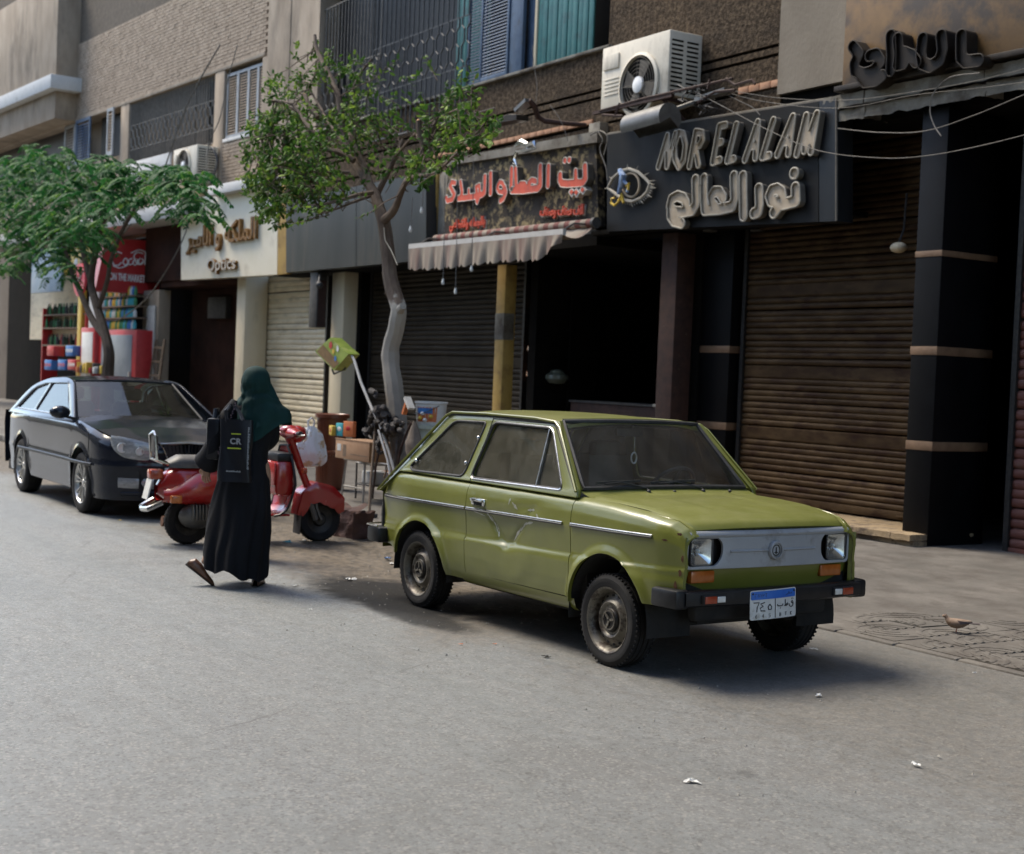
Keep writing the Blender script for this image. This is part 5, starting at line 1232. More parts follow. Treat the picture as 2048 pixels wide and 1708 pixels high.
for (x0, y0, x1, y1, s) in ((890, 1072, 1168, 1062, 'الف صنف وصنف'), (308, 1160, 535, 1135, 'بالجمله والقطاعي')):
    a, b = [Vector(W2(q[0], q[1], YR-.03)) for q in tr2([(x0, y0), (x1, y1)])]
    ARAB.update({'ق': 'ﻕﻖﻗﻘ'})
    text_on('small_lettering', shape_ar(s), .19, (a+b)/2, (b-a), M['letter_red'], S2, w_=(b-a).length, ext=.02, off=.006)
    text_on('small_lettering', shape_ar(s), .19, (a+b)/2+Vector((0, .018, -.012)), (b-a), M['letter_pale'], S2, w_=(b-a).length*1.02, ext=.012, off=.012)

# ------------------------------------------------------------------ striped awning rolled under that sign
AW = thing('awning', 'rolled red and white striped awning with scalloped valance over the spice shop', 'awning', (-18, 11.0, 3.7))
ra, rb = atY(871, 478, 11.1), atY(1188, 446, 11.1); fa, fb = atY(820, 494, 10.62), atY(1129, 464, 10.62)
def AWp(p): return (p[0]+18, p[1]-11.0, p[2]-3.7)
NS = 34
for i in range(NS):
    a, b = ra.lerp(rb, i/NS), ra.lerp(rb, (i+1)/NS); k = MB(); k.tube([AWp(a), AWp(b)], .062, 10, cap=True); o = k.build('canvas_stripe', M['stripe_red'] if i % 2 else M['canvas'], AW)
k = MB(); k.tube([AWp(rb), AWp(rb+Vector((.06, 0, 0)))], .075, 12); k.build('roller_end', M['iron_dark'], AW)
k = MB(); k.bar(AWp(fa), AWp(fb), .05, .085); k.build('front_bar', M['awn_bar'], AW)
k = MB()
def cloth(a, b):
    p = ra.lerp(rb, a); q = fa.lerp(fb, a); t = p.lerp(q, b); return AWp((t.x, t.y, t.z-.05-.09*sin(pi*b)+.006*sin(a*90)))
k.grid(cloth, 80, 8); k.build('canopy_cloth', M['canvas'], AW)
k = MB(); NV = 22
def val(a, b):
    q = fa.lerp(fb, a); ph = (a*NV) % 1.0; drop = .30+.045*sin(pi*ph)+.02*sin(a*7)
    drop *= 1-.65*sst(.86, 1.0, a)
    return AWp((q.x+.03*sin(a*11)*b-.03*b, q.y-.03+.028*sin(a*2*pi*NV/2+1)*b+.012*sin(a*140)*b, q.z-.03-drop*b))
k.grid(val, 220, 8); k.build('valance', M['canvas'], AW)
k = MB()
for t in (.04, .5, .97):
    p = ra.lerp(rb, t); q = fa.lerp(fb, t); k.cur = 0; k.tube([AWp(p+Vector((0, .2, 0))), AWp(p.lerp(q, .5)+Vector((0, 0, .06))), AWp(q)], .014, 5)
k.build('arm', M['iron_dark'], AW)
# hanging bulbs on cords
for i, (px, yt, yb, Y) in enumerate(((889, 350, 563, 10.45), (914, 330, 582, 10.5), (946, 320, 537, 10.55), (824, 395, 458, 10.2), (846, 380, 420, 10.3))):
    a, b = atY(px+1, yt, Y), atY(px-3, yb, Y); o = thing('hanging_bulb', ['bare bulb on a long cord under the awning, leftmost of the three below it', 'bare bulb on the longest cord under the awning', 'bare bulb hanging just below the awning scallops, nearest the yellow post', 'bare bulb before the grey fascia, the lower one left of the awning', 'bare bulb before the grey fascia, the higher one beside the branch'][i], 'bulb', b, group='bulbs hanging on cords')
    k = MB(); k.tube([(0, 0, .04), ((a-b).x*.5+.01, 0, (a-b).z*.5), (a.x-b.x, 0, a.z-b.z)], .0065, 4); k.build('cord', M['wire_l'], o)
    k = MB(); k.lathe([(.0001, -.05), (.016, -.045), (.024, -.022), (.022, 0), (.014, .022), (.014, .045), (.0001, .046)], 12); k.build('bulb', M['clear_lens'], o)

# ------------------------------------------------------------------ grey sheet fascia behind the tree
S3 = thing('shop_sign', 'blank grey metal fascia panel behind the slim street tree', 'sign', (-24, 11.15, 4.2))
for a, b in ((572, 712), (713, 852)):
    def ty(x): return lerp(400, 345, (x-572)/280)
    tq('fascia_panel', M['steel_sheet'], [(a, ty(a)), (b, ty(b)), (b, lerp(545, 520, (b-572)/280)), (a, lerp(545, 520, (a-572)/280))], .2, 11.15, S3, (-24, 11.15, 4.2))
# ------------------------------------------------------------------ optician's sign
OS = .0; S4 = thing('shop_sign', 'cream sign with rusted gold Arabic letters and the word Optics', 'sign', (-29.5, 11.1, 4.4), LA)
S4M = Matrix.Translation((-29.5, 11.1, 4.4)) @ Matrix.Rotation(LA, 4, 'Z'); S4I = S4M.inverted()
def o4(px, py, off): return S4I @ (LM @ onL(px, py, off))
k = MB(); c4_ = [o4(362, 400, -.32), o4(556, 372, -.32), o4(554, 549, -.32), o4(362, 560, -.32)]
k.add([tuple(c) for c in c4_]+[(c.x, c.y+.22, c.z) for c in c4_], [(0,3,2,1),(4,5,6,7),(0,1,5,4),(1,2,6,5),(2,3,7,6),(3,0,4,7)]); k.build('board', M['sign_cream'], S4, smooth=False, fix=True)
k = MB(); c5 = [o4(557, 372, -.36), o4(578, 369, -.36), o4(574, 547, -.36), o4(555, 549, -.36)]
k.add([tuple(c) for c in c5]+[(c.x, c.y+.26, c.z) for c in c5], [(0,3,2,1),(4,5,6,7),(0,1,5,4),(1,2,6,5),(2,3,7,6),(3,0,4,7)]); k.build('yellow_end_strip', M['yellow'], S4, smooth=False, fix=True)
a, b = o4(378, 482, -.34), o4(517, 460, -.34)
t_ = shape_ar('الملكه و الامير')
for dy, m_, of, ex in ((-.052, 'letter_pale', .0, .004), (-.02, 'gold_rust', .007, .045)):
    text_on('lettering', t_, .62, (a+b)/2+Vector((0, dy, .02)), (b-a), M[m_], S4, w_=(b-a).length*(1.0), ext=ex, off=of)
a, b = o4(418, 532, -.34), o4(475, 527, -.34)
for dy, m_, of, ex in ((-.052, 'letter_pale', .0, .004), (-.02, 'gold_rust', .006, .035)):
    text_on('lettering', 'Optics', .36, (a+b)/2+Vector((0, dy, 0)), (b-a), M[m_], S4, w_=(b-a).length, ext=ex, off=of)
# dark box lamp hanging before the cream shutter
p = atY(634, 600, 11.3); HB = thing('box_lamp', 'narrow dark box sign hanging in front of the cream roller shutter', 'sign', (p.x, 11.3, 2.6))
z1, z0 = atY(634, 545, 11.3).z, atY(634, 655, 11.3).z; k = MB(); k.box((-.17, -.08, z0-2.6), (.17, .12, z1-2.6), .01); k.build('box', M['iron_dark'], HB)
k = MB(); k.box((.172, -.06, z0-2.58), (.18, .10, z1-2.75)); k.build('face', M['rustcol'], HB); k = MB(); k.tube([(.1, 0, z1-2.62), (.3, -.1, z1-2.70), (.36, -.14, z1-2.80)], .02, 6); k.ball((.38, -.14, z1-2.86), .07, 10, 6); k.build('spotlight', M['iron_dark'], HB)

# ------------------------------------------------------------------ red cola sign on the end of the corner shop canopy
XK = -34.3; S5 = thing('shop_sign', 'red end panel sign with white Coca-Cola script on the corner shop', 'sign', (XK, 10.6, 4.0))
def k5(x, y, dx=0.0): p = atX(x, y, XK+dx); return (p.x-XK, p.y-10.6, p.z-4.0)
k = MB(); a, b, c_, d_ = [Vector(k5(*q)) for q in ((212, 476), (322, 483), (317, 589), (190, 582))]
back = Vector((-.5, 0, 0)); k.add([a, b, c_, d_, a+back, b+back, c_+back, d_+back], [(0,1,2,3),(4,7,6,5),(0,4,5,1),(1,5,6,2),(2,6,7,3),(3,7,4,0)]); k.build('panel', M['coke_red'], S5, smooth=False, fix=True)
a, b = Vector(k5(221, 527, .02)), Vector(k5(300, 520, .02))
def script(pts, r=.022): return [Vector(k5(x, y, .03)) for x, y in pts]
sp_ = MB()
for pl in ([(244,507),(233,504),(226,513),(226,527),(235,531),(243,525)], [(250,517),(246,524),(250,530),(256,525),(253,517),(250,517)], [(265,517),(258,520),(258,529),(265,528)], [(272,518),(266,524),(269,530),(274,527),(275,518),(276,529)],
           [(286,507),(275,505),(268,512),(272,524),(279,529),(285,524)], [(281,516),(277,522),(281,529),(287,524),(284,517)], [(291,505),(290,528),(293,528)], [(299,518),(294,522),(296,529),(300,526),(301,518),(302,529)], [(262,506),(280,500),(296,508),(300,514)], [(226,531),(240,536),(256,530)]):
    sp_.cur = 0; sp_.tube([tuple(v) for v in spl(script(pl), 4)], .014, 5)
sp_.build('script_lettering', M['white'], S5)
a, b = Vector(k5(219, 553, .012)), Vector(k5(290, 559, .012))
text_on('lettering', 'ON THE MARKET', .24, (a+b)/2, (b-a), M['white'], S5, w_=(b-a).length, ext=.004, off=.006)

# ------------------------------------------------------------------ amber sign at the top right corner
S6 = thing('shop_sign', 'amber brown sign with big dark Arabic letters at the top right', 'sign', (-10, 11.2, 5.5))
O6 = (-10, 11.2, 5.5)
k = MB(); k.box((-1.28, 0, -.57), (6.0, .25, 1.0), .01); k.build('board', M['amber'], S6); k = MB(); k.box((-1.34, -.06, -.63), (6.05, .26, -.57), .008); k.build('frame', M['letter_dark'], S6)
def tr6(pts): return [(atY(1350+x*.3103, 90+y*.3103, 11.05).x, atY(1350+x*.3103, 90+y*.3103, 11.05).z) for x, y in pts]
W6 = lambda x, z, y: (x+10, y-11.2, z-5.5)
for L_ in ([[(1150,10),(1190,60),(1160,120),(1165,170),(1220,190),(1280,170),(1330,110),(1300,60),(1260,70)], [(1200,200),(1230,240),(1300,230),(1340,200)]], [[(1395,-60),(1400,60),(1395,165)]], [[(1440,-40),(1450,60),(1440,130),(1480,120),(1490,80)], [(1480,50),(1530,70),(1560,110)]], [[(1600,-40),(1590,60),(1600,120),(1650,140),(1710,100),(1730,30),(1720,-60)]], [[(1850,-60),(1850,80),(1880,110),(1960,100)]]):
    letter(S6, [(tr6(p), .062) for p in L_], W6, 11.2, .16, M['letter_dark'], M['letter_dark'], .008, h=.012)

# ------------------------------------------------------------------ air conditioners
def ac(name_label, loc, W, H, D, fc, rz=0, side=1):
    t = thing('air_conditioner', name_label, 'air conditioner', loc, rz)
    k = MB(); k.box((0, 0, 0), (W, D, H), .02); k.build('casing', M['ac_white'], t)
    cx, cz, r = fc; k = MB(); k.lathe([(r*1.12, -.002), (r*1.12, -.03), (r*1.02, -.045), (r, -.02), (r*.98, .0), (.0001, -.004)], 32, o=(cx, 0, cz), ax='y'); k.build('fan_ring', M['ac_white'], t, fix=True)
    k = MB(); k.lathe([(r*.98, -.006), (.0001, -.006)], 32, o=(cx, 0, cz), ax='y'); k.build('fan_well', M['shade_black'], t)
    for j in range(4):
        a = j*pi/2+.6; k = MB(); k.add([(cx+cos(a)*r*.25, -.012, cz+sin(a)*r*.25), (cx+cos(a+.25)*r*.92, -.016, cz+sin(a+.25)*r*.92), (cx+cos(a+.95)*r*.9, -.010, cz+sin(a+.95)*r*.9), (cx+cos(a+1.2)*r*.25, -.008, cz+sin(a+1.2)*r*.25)], [(0,1,2,3)]); k.build('fan_blade', M['letter_side'], t, smooth=False)
    k = MB(); k.lathe([(r*.30, -.01), (r*.29, -.035), (r*.2, -.05), (.0001, -.052)], 20, o=(cx, 0, cz), ax='y'); k.build('fan_hub', M['white'], t, fix=True)
    k = MB()
    for j in range(5): k.cur = 0; k.tube([(cx+r*(.42+.13*j)*cos(2*pi*q/28), -.05, cz+r*(.42+.13*j)*sin(2*pi*q/28)) for q in range(28)], .0035, 4, closed=True)
    for j in range(8): k.tube([(cx+r*.3*cos(j*pi/4), -.052, cz+r*.3*sin(j*pi/4)), (cx+r*cos(j*pi/4), -.048, cz+r*sin(j*pi/4))], .0035, 4)
    k.build('fan_guard', M['letter_side'], t); t_ = t
    sl = MB(); sl.box((0, -.003, 0), (.004, D*.34, .024), 0); me = sl.mesh('vent_slot', M['shade_black'], smooth=False)
    for col_ in range(2):
        for j in range(int(H/.058)-1): o = link('vent_slot', me, None, t); o.location = (W-.001, .04+col_*D*.46, .05+j*.056)
    k = MB(); k.box((.05, -.018, H*.62), (cx-r*1.25, -.002, H*.86), .006); k.build('badge_panel', M['ac_white'], t)
    for j in range(5): k = MB(); k.box((.08, -.010, H*.2+j*.05), (max(cx-r*1.25, .12), -.002, H*.2+j*.05+.022), .003); k.build('moulded_rib', M['ac_white'], t)
    return t
p0 = atY(1200, 225, 10.95); p1 = atY(1334, 205, 10.95); pc = atY(1279, 170, 10.95)
Wd = p1.x-p0.x; zb = 5.20
a1 = ac('large beige air conditioner above the eye emblem of the black sign', (p0.x, 10.95, zb), Wd, .80, .52, (pc.x-p0.x, pc.z-zb, .36))
br = MB(); br.bar((p0.x+.1, 11.5, 5.17), (p0.x+.1, 10.9, 5.17), .04); br.bar((p1.x-.1, 11.5, 5.17), (p1.x-.1, 10.9, 5.17), .04); br.bar((p0.x-.1, 10.92, 5.165), (p1.x+.15, 10.92, 5.165), .05, .04); br.bar((p1.x-.1, 10.95, 5.16), (p1.x-.1, 11.5, 4.85), .03)
br.build('bracket', M['rustcol'], B1).location = (18, -11.5, 0)
q0 = Vector((LM @ onL(345, 372, -.55))); q1 = Vector((LM @ onL(392, 366, -.55)))
a2 = ac('white air conditioner under the honeycomb window grille on the left building', (q0.x, q0.y, q0.z-.02), (q1-q0).length, .82, .5, ((q1-q0).length*.48, .42, .33), LA)
k = MB(); k.box((onL(256, 330, -.1).x, -.14, 6.0), (onL(343, 330, -.1).x, -.09, 6.58), .005); k.build('window_apron', M['white_ledge'], B2)
ho = MB(); ho.tube(spl([LI @ Vector(v) for v in [(q1.x+.1, q1.y+.3, q1.z+.75), (q1.x+.45, q1.y+.2, q1.z+.72), (q1.x+.6, q1.y+.25, q1.z+.4), (q1.x+.35, q1.y+.2, q1.z-.02)]], 5), .03, 7); o = ho.build('drain_hose', M['wire'], None); o.location = (0, 0, 0); o.matrix_world = LM; tag(o, 'dark hose looping beside the white air conditioner', 'hose')

# ------------------------------------------------------------------ lamps on the wall
LP_ = thing('floodlight', 'broken black floodlight on a bent arm at the left end of the ledge', 'lamp', tuple(atY(1080, 235, 10.9)))
def wl(px, py, Y, o): p = atY(px, py, Y); return (p.x-o.location.x, p.y-o.location.y, p.z-o.location.z)
k = MB(); k.tube([wl(1172, 250, 11.4, LP_), wl(1130, 247, 11.1, LP_), wl(1090, 242, 10.9, LP_), wl(1076, 234, 10.8, LP_), wl(1069, 212, 10.7, LP_), wl(1058, 200, 10.6, LP_)], [.03, .035, .04, .04, .04, .03], 7); k.build('arm', M['rustcol'], LP_)
k = MB(); k.bar(wl(1058, 201, 10.6, LP_), wl(1036, 222, 10.6, LP_), .13, .05); k.build('bracket', M['lamp_grey'], LP_)
k = MB(); a = Vector(wl(990, 246, 10.55, LP_)); b = Vector(wl(1045, 236, 10.55, LP_)); k.bar(a, b, .20, .07); k.tube([Vector(wl(1000, 238, 10.55, LP_)), Vector(wl(1018, 232, 10.55, LP_)), Vector(wl(1040, 233, 10.55, LP_))], .03, 6); k.build('lamp_head', M['letter_dark'], LP_)
LQ = thing('floodlight', 'grey cylindrical floodlight tilted down over the black sign below the air conditioner', 'lamp', tuple(atY(1320, 240, 10.7)))
k = MB(); c0 = Vector(wl(1262, 256, 10.55, LQ)); c1 = Vector(wl(1340, 234, 10.55, LQ)); ax_ = (c1-c0); n1 = Vector((0, 1, 0)); n2 = ax_.normalized().cross(n1)
k.grid(lambda u, v: c0+ax_*u+(n1*cos(radians(-40+250*v))*.17+n2*sin(radians(-40+250*v))*.17), 6, 14)
k.grid(lambda u, v: c0+(n1*cos(radians(-40+250*v))*.17+n2*sin(radians(-40+250*v))*.17)*u, 1, 14); k.grid(lambda u, v: c0+ax_+(n1*cos(radians(-40+250*v))*.17+n2*sin(radians(-40+250*v))*.17)*u, 1, 14, flip=True)
k.build('lamp_housing', M['lamp_grey'], LQ); k = MB(); k.tube([c0+ax_*.7+Vector((0, .1, .1)), c0+ax_*.9+Vector((.1, .3, .2)), Vector(wl(1400, 200, 11.4, LQ))], .03, 6); k.build('arm', M['lamp_grey'], LQ)
LR = thing('wall_lamp', 'small pale lamp hanging in the dark above the right shutter', 'lamp', tuple(atY(1797, 495, 11.75)))
k = MB(); k.ball((0, 0, 0), (.10, .08, .06), 12, 8); k.build('lamp_head', M['cream'], LR); k = MB(); k.tube([(0, .0, .05), (-.03, .1, .2), (-.03, .12, .6)], .012, 5); k.build('stem', M['iron_dark'], LR)
# bracket framework of old iron before the wall right of the air conditioner
IB = thing('iron_bracket', 'rusty iron bracket with tangled cables between the air conditioner and the plain wall', 'bracket', tuple(atY(1430, 175, 11.1)))
k = MB()
for pts in (((1200,222),(1285,198),(1400,172),(1465,157)), ((1205,230),(1245,232)), ((1240,206),(1230,232)), ((1395,205),(1430,184),(1470,180)), ((1335,208),(1350,232)), ((1420,158),(1416,178)), ((1452,157),(1470,170),(1505,160),(1510,168))):
    k.cur = 0; k.tube([wl(x, y, 10.9, IB) for x, y in pts], .018, 5)
k.build('bar', M['rustcol'], IB); k = MB(); k.bar(wl(1395, 200, 10.95, IB), wl(1455, 180, 10.95, IB), .10, .05); k.build('junction_box', M['lamp_grey'], IB)
k = MB()
for i in range(14):
    a = (1385+R.uniform(-20, 30), 190+R.uniform(-14, 24)); pts = [a]
    for j in range(4): a = (a[0]+R.uniform(-16, 16), a[1]+R.uniform(-12, 12)); pts.append(a)
    k.tube(spl([wl(x, y, 10.95+R.uniform(-.1, .1), IB) for x, y in pts], 4), .007, 4)
k.build('cable_tangle', M['wire'], IB)
# ------------------------------------------------------------------ cables
def cable(pts, Y, r, m, label):
    P_ = [atY(x, y, Y if not isinstance(Y, (list, tuple)) else Y[i]) for i, (x, y) in enumerate(pts)]; o = P_[0]
    k = MB(); k.tube([p-o for p in spl(P_, 8)], r*.75, 5); return tag(k.build('cable', m, None, loc=tuple(o)), label, 'cable')
cable([(1395,186),(1450,215),(1540,262),(1640,302),(1760,316),(1850,312),(1960,292),(2080,262)], 10.9, .006, M['wire_l'], 'thin cable crossing the black sign letters and sagging before the dark opening at right')
cable([(1675,257),(1760,265),(1850,262),(1950,230),(2070,180)], 11.0, .007, M['wire_l'], 'cable sagging under the cracked concrete beam')
cable([(1455,180),(1560,196),(1700,200),(1850,180),(1960,160),(2080,130)], 11.0, .005, M['wire_l'], 'thin cable strung along the top of the cracked concrete beam')
cable([(1450,185),(1540,205),(1680,216),(1830,190),(1960,176),(2080,160)], 11.0, .005, M['wire_l'], 'lower thin cable strung across the cracked concrete beam')
cable([(1960,146),(1900,155),(1868,185),(1860,220),(1868,250),(1882,272)], 10.95, .009, M['wire_l'], 'loose cable end dangling down over the concrete beam')
cable([(1455,190),(1475,200),(1505,215),(1520,230)], 11.0, .006, M['wire_l'], 'short loose cable below the iron bracket')
cable([(440,90),(405,150),(372,215),(345,290),(325,350)], 9.6, .020, M['wire_l'], 'thick pale cable slanting down across the honeycomb grille')
cable([(475,90),(456,160),(440,235),(418,290),(412,360)], 9.8, .013, M['wire_l'], 'thin brown cable falling in front of the grey louvred shutters')
cable([(385,420),(365,480),(330,545),(290,600),(240,638),(215,640)], [9.6,9.4,9.2,9.0,8.8,8.6], .018, M['wire_l'], 'grey cable swooping from the cream sign down to the left tree')
cable([(262,448),(230,485),(195,515),(160,550)], 9.4, .03, M['wire_l'], 'short thick pale rope beside the red sign')
cable([(1065,90),(1068,130),(1074,170),(1072,205)], 10.8, .006, M['wire_l'], 'thin vertical wire dropping to the broken floodlight')
cable([(1100,210),(1118,235),(1130,262),(1136,282)], 11.0, .006, M['wire'], 'thin dark wire hanging before the scorched sign top')
cable([(1195,262),(1205,280),(1200,300),(1212,335),(1215,360)], 11.1, .010, M['wire_l'], 'bundle of cable ends looping over the concrete strip beside the red letters')
cable([(1180,270),(1200,262),(1215,275),(1208,310)], 11.05, .012, M['wire_l'], 'short cable loop at the top corner of the scorched sign')
cable([(660,255),(760,262),(800,268),(900,240),(990,215)], 10.6, .006, M['wire_l'], 'thin cable running behind the tree crown')
# torn foil on the scorched sign
k = MB(); p = [wl(*q, 11.1, S2) for q in ((1030,292),(1042,284),(1055,290),(1068,286),(1072,296),(1050,300),(1034,302),(1030,318),(1034,330),(1026,326))]
k.tube([tuple(v) for v in p], [.02,.05,.04,.04,.01,.04,.03,.03,.02,.01], 5); k.build('torn_foil', M['silver'], S2, smooth=False)
# ------------------------------------------------------------------ the dark saloon parked behind
M['black_paint'] = paint('black_car_paint', (.010, .012, .018), (.014, .017, .024), (.04, .035, .03), coat=.4, rough=.13, dustamt=.03)
M['black_paint'].node_tree.nodes['Principled BSDF'].inputs['Specular IOR Level'].default_value = .12
M['lamp_lens'] = mat('lamp_lens', (.20,.205,.20), (.34,.34,.33), rough=.12, scale=16, coat=.8, stretch=(1,1,3))
M['alloy'] = mat('alloy_wheel', (.50, .49, .46), (.60, .59, .56), rough=.3, metal=.7, scale=8)
M['sglass'] = glassmat('saloon_glass', (.36, .42, .38), .03, (.30, .30, .26))
SX, SY = -15.53, 5.24
car2 = thing('parked_car', 'shiny black saloon car with alloy wheels parked at far left under the feathery tree', 'car', (SX, SY, 0), .004)
def build_saloon(P):
    G = M['black_paint']
    PL = [(-3.55,.78),(-3.2,.855),(-2.4,.885),(-1.2,.885),(-.3,.888),(.15,.885),(.42,.868),(.60,.825),(.72,.745),(.80,.62),(.86,.42),(.89,.2),(.90,0)]
    PS = spl([(a, b, 0) for a, b in PL], 8); N = len(PS)
    def plan(u): i = u*(N-1); j = int(min(i, N-2)); return PS[j].lerp(PS[j+1], i-j), (PS[j+1]-PS[j]).normalized()
    crest_ = lambda x: interp([(-3.6,.98),(-2.5,1.01),(-.6,1.00),(-.2,.985),(.3,.925),(.6,.865),(.78,.825),(.9,.805)], x)
    def prof(z, top):
        t = (top-z); o = 0
        o += -.06*max(0, 1-t/.10)**2       # shoulder turns in
        o += -.02*sst(.55, .35, z)-.02*sst(.3, .18, z)
        o += .010*(1-abs((z-.56)/.03)) if abs(z-.56) < .03 else 0
        return o
    arcs = ((0, .37, .385), (-2.578, .37, .385))
    def surf(u, z, top, sg, off=0.0):
        p, t = plan(u); n = Vector((-t.y, t.x, 0)); n = n if n.y > 0 or n.x > 0 else -n
        o = prof(z, top)+off
        for xc, rx, rz in arcs:
            d = sqrt(((p.x-xc)/rx)**2+((z-.33)/rz)**2)
            if z > .2 and p.y > .8: o += .014*(1-sst(1.0, 1.14, d))
        q = p+n*o; return (q.x, sg*q.y, z)
    def lo_(x, y):
        z = .24 if x < .3 else .20
        for xc, rx, rz in arcs:
            t = (x-xc)/rx
            if abs(t) < 1 and y > .8: z = max(z, .33+rz*sqrt(1-t*t))
        return z
    for sg in (-1, 1):
        b = MB()
        def f(u, v): p, _ = plan(u); top = crest_(p.x); return surf(u, lerp(lo_(p.x, p.y), top, v), top, sg)
        b.grid(f, 200, 26, flip=sg > 0); b.build('body_side', G, P, weld=True, angle=45)
        for xc, _, _ in arcs:
            a_ = MB(); a_.grid(lambda u, v: (xc+.38*cos(pi*(-.1+1.2*u)), sg*lerp(.87, .5, v), .32+.39*sin(pi*(-.1+1.2*u))), 20, 2, flip=sg < 0); a_.build('wheel_arch_liner', M['under'], P)
    bo = MB(); bo.grid(lambda a, b: (lerp(-.72, .905, a)-.0*b, (2*b-1)*0+ (2*b-1)*(lambda x: interp([(-.75,.79),(-.2,.83),(.3,.80),(.55,.745),(.72,.63),(.82,.45),(.88,.2),(.905,.02)], x))(lerp(-.72, .905, a)),
        crest_(lerp(-.72, .905, a))-.002+.045*(1-(2*b-1)**2)*(1-.7*a)+.012*(1-sst(0, .2, abs(abs(2*b-1)-.62)))*(1-a)), 60, 40); bo.build('bonnet', G, P, angle=60)
    for sg in (-1, 1):
        # headlight
        h = MB(); u0, u1 = .64, .875
        def uz(a, b):
            u = lerp(u0, u1, a); zt = interp([(0,.875),(.25,.875),(.6,.845),(1,.785)], a); zb = interp([(0,.82),(.10,.70),(.4,.635),(.8,.60),(1,.62)], a); return u, lerp(zb, zt, b)
        h.grid(lambda a, b: surf(*(lambda q: (q[0], q[1]))(uz(a, b)), 1.2, sg, -.012+.022*sin(pi*min(1, max(0, a)))**.4*sin(pi*b)**.4), 24, 12, flip=sg > 0); ho_ = h.build('headlight', M['lamp_lens'], P)
        for a0, r_ in ((.35, .055), (.68, .045)):
            q = Vector(surf(*uz(a0, .5), 1.2, sg, .012)); k = MB(); k.lathe([(r_, -.004), (r_, .008), (r_*.8, .012), (r_*.75, .002), (.0001, .0)], 18, o=tuple(q), ax='x'); k.build('lamp_ring', M['clear_lens'], ho_, fix=True)
        # fog lamp
        h = MB(); h.grid(lambda a, b: surf(lerp(.70, .86, a), lerp(.335, .44, b)-.01*a, 1.2, sg, .012*sin(pi*b)), 12, 6, flip=sg > 0); h.build('fog_lamp', M['lamp_lens'], P)
        k = MB(); k.tube([surf(lerp(.72, 1.0, i/12), .29-.02*(1-i/12), 1.2, sg, .012) for i in range(13)], .022, 6, sq=.7); k.build('bumper_lip', G, P)
        # side glass + frame
        def fm(x, z, d): return (x, sg*(.845-(z-.98)*.50+d), z)
        plate('cabin_side', rpoly([(-3.3,.96),(-2.9,1.30),(-2.3,1.42),(-1.5,1.445),(-1.18,1.40),(-.40,1.0),(-.38,.96)], [.02,.3,.3,.2,.1,.02,.01], 6), [rpoly([(-2.1,1.03),(-2.0,1.36),(-1.35,1.375),(-.62,1.035)], .04, 4), rpoly([(-2.95,1.03),(-2.6,1.28),(-2.12,1.36),(-2.2,1.03)], .04, 4)], .03, fm, G, P, bevel=.004)
        plate('side_window', rpoly([(-2.11,1.02),(-2.01,1.37),(-1.34,1.385),(-.60,1.03)], .04, 4), [], .004, fm, M['sglass'], P); plate('side_window', rpoly([(-2.96,1.02),(-2.6,1.29),(-2.11,1.37),(-2.19,1.02)], .04, 4), [], .004, fm, M['sglass'], P)
        k = MB(); k.tube([fm(-2.96,1.025,.016), fm(-.60,1.022,.016)], .008, 5); k.build('window_trim', M['chrome'], P)
        k = MB(); k.tube([surf(lerp(.15, .50, i/20), .555, 1.2, sg, .012) for i in range(21)], .018, 6, sq=.5); k.build('side_moulding', M['bumper'], P)
        k = MB(); k.tube([surf(.453, z, 1.2, sg, .0015) for z in (.28, .45, .6, .75, .9)], .003, 4); k.build('door_gap', M['under'], P)
        # mirror
        m_ = MB(); m_.ball((-.42, sg*1.00, 1.07), (.085, .115, .072), 16, 10); m_.bar((-.42, sg*.80, .99), (-.42, sg*.96, 1.03), .07, .03); m_.build('door_mirror', G, P)
        # wheels
        for xc in (0, -2.578):
            w_ = bpy.data.objects.new('wheel', None); COL.objects.link(w_); w_.parent = P; w_.location = (xc, sg*.775, .33); s = sg; r = .33
            t = MB(); t.lathe([(.225,-s*.10),(.30,-s*.105),(.322,-s*.09),(r,-s*.07),(r,-s*.02),(r-.008,-s*.018),(r-.008,-s*.005),(r,0),(r,s*.05),(r-.008,s*.052),(r-.008,s*.06),(r,s*.065),(.322,s*.09),(.30,s*.105),(.25,s*.108),(.222,s*.095)], 48, ax='y'); t.build('tyre', M['tyre'], w_, fix=True)
            k = MB(); k.lathe([(.215,-s*.05),(.205,s*.04),(.212,s*.085),(.224,s*.097),(.230,s*.094),(.225,s*.085)], 40, ax='y'); k.lathe([(.0001,s*.074),(.03,s*.074),(.034,s*.068),(.055,s*.066),(.06,s*.05)], 20, ax='y')
            ro = k.build('rim', M['alloy'], w_, fix=True)
            for j in range(7):
                a = 2*pi*j/7+.3; k = MB()
                for da in (-.10, .10): k.add([(cos(a+da*.9-.06)*.05, s*.068, sin(a+da*.9-.06)*.05),(cos(a+da*.9+.06)*.05, s*.068, sin(a+da*.9+.06)*.05),(cos(a+da*1.7+.05)*.215, s*.088, sin(a+da*1.7+.05)*.215),(cos(a+da*1.7-.05)*.215, s*.088, sin(a+da*1.7-.05)*.215),
                    (cos(a+da*.9-.06)*.05, s*.04, sin(a+da*.9-.06)*.05),(cos(a+da*.9+.06)*.05, s*.04, sin(a+da*.9+.06)*.05),(cos(a+da*1.7+.05)*.215, s*.06, sin(a+da*1.7+.05)*.215),(cos(a+da*1.7-.05)*.215, s*.06, sin(a+da*1.7-.05)*.215)], [(0,1,2,3),(0,4,5,1),(2,6,7,3),(1,5,6,2),(3,7,4,0)])
                k.build('spoke', M['alloy'], w_, smooth=False, fix=True)
            k = MB(); k.lathe([(.17,s*.02),(.0001,s*.02)], 24, ax='y'); k.build('brake_disc', M['dark_steel'], w_)
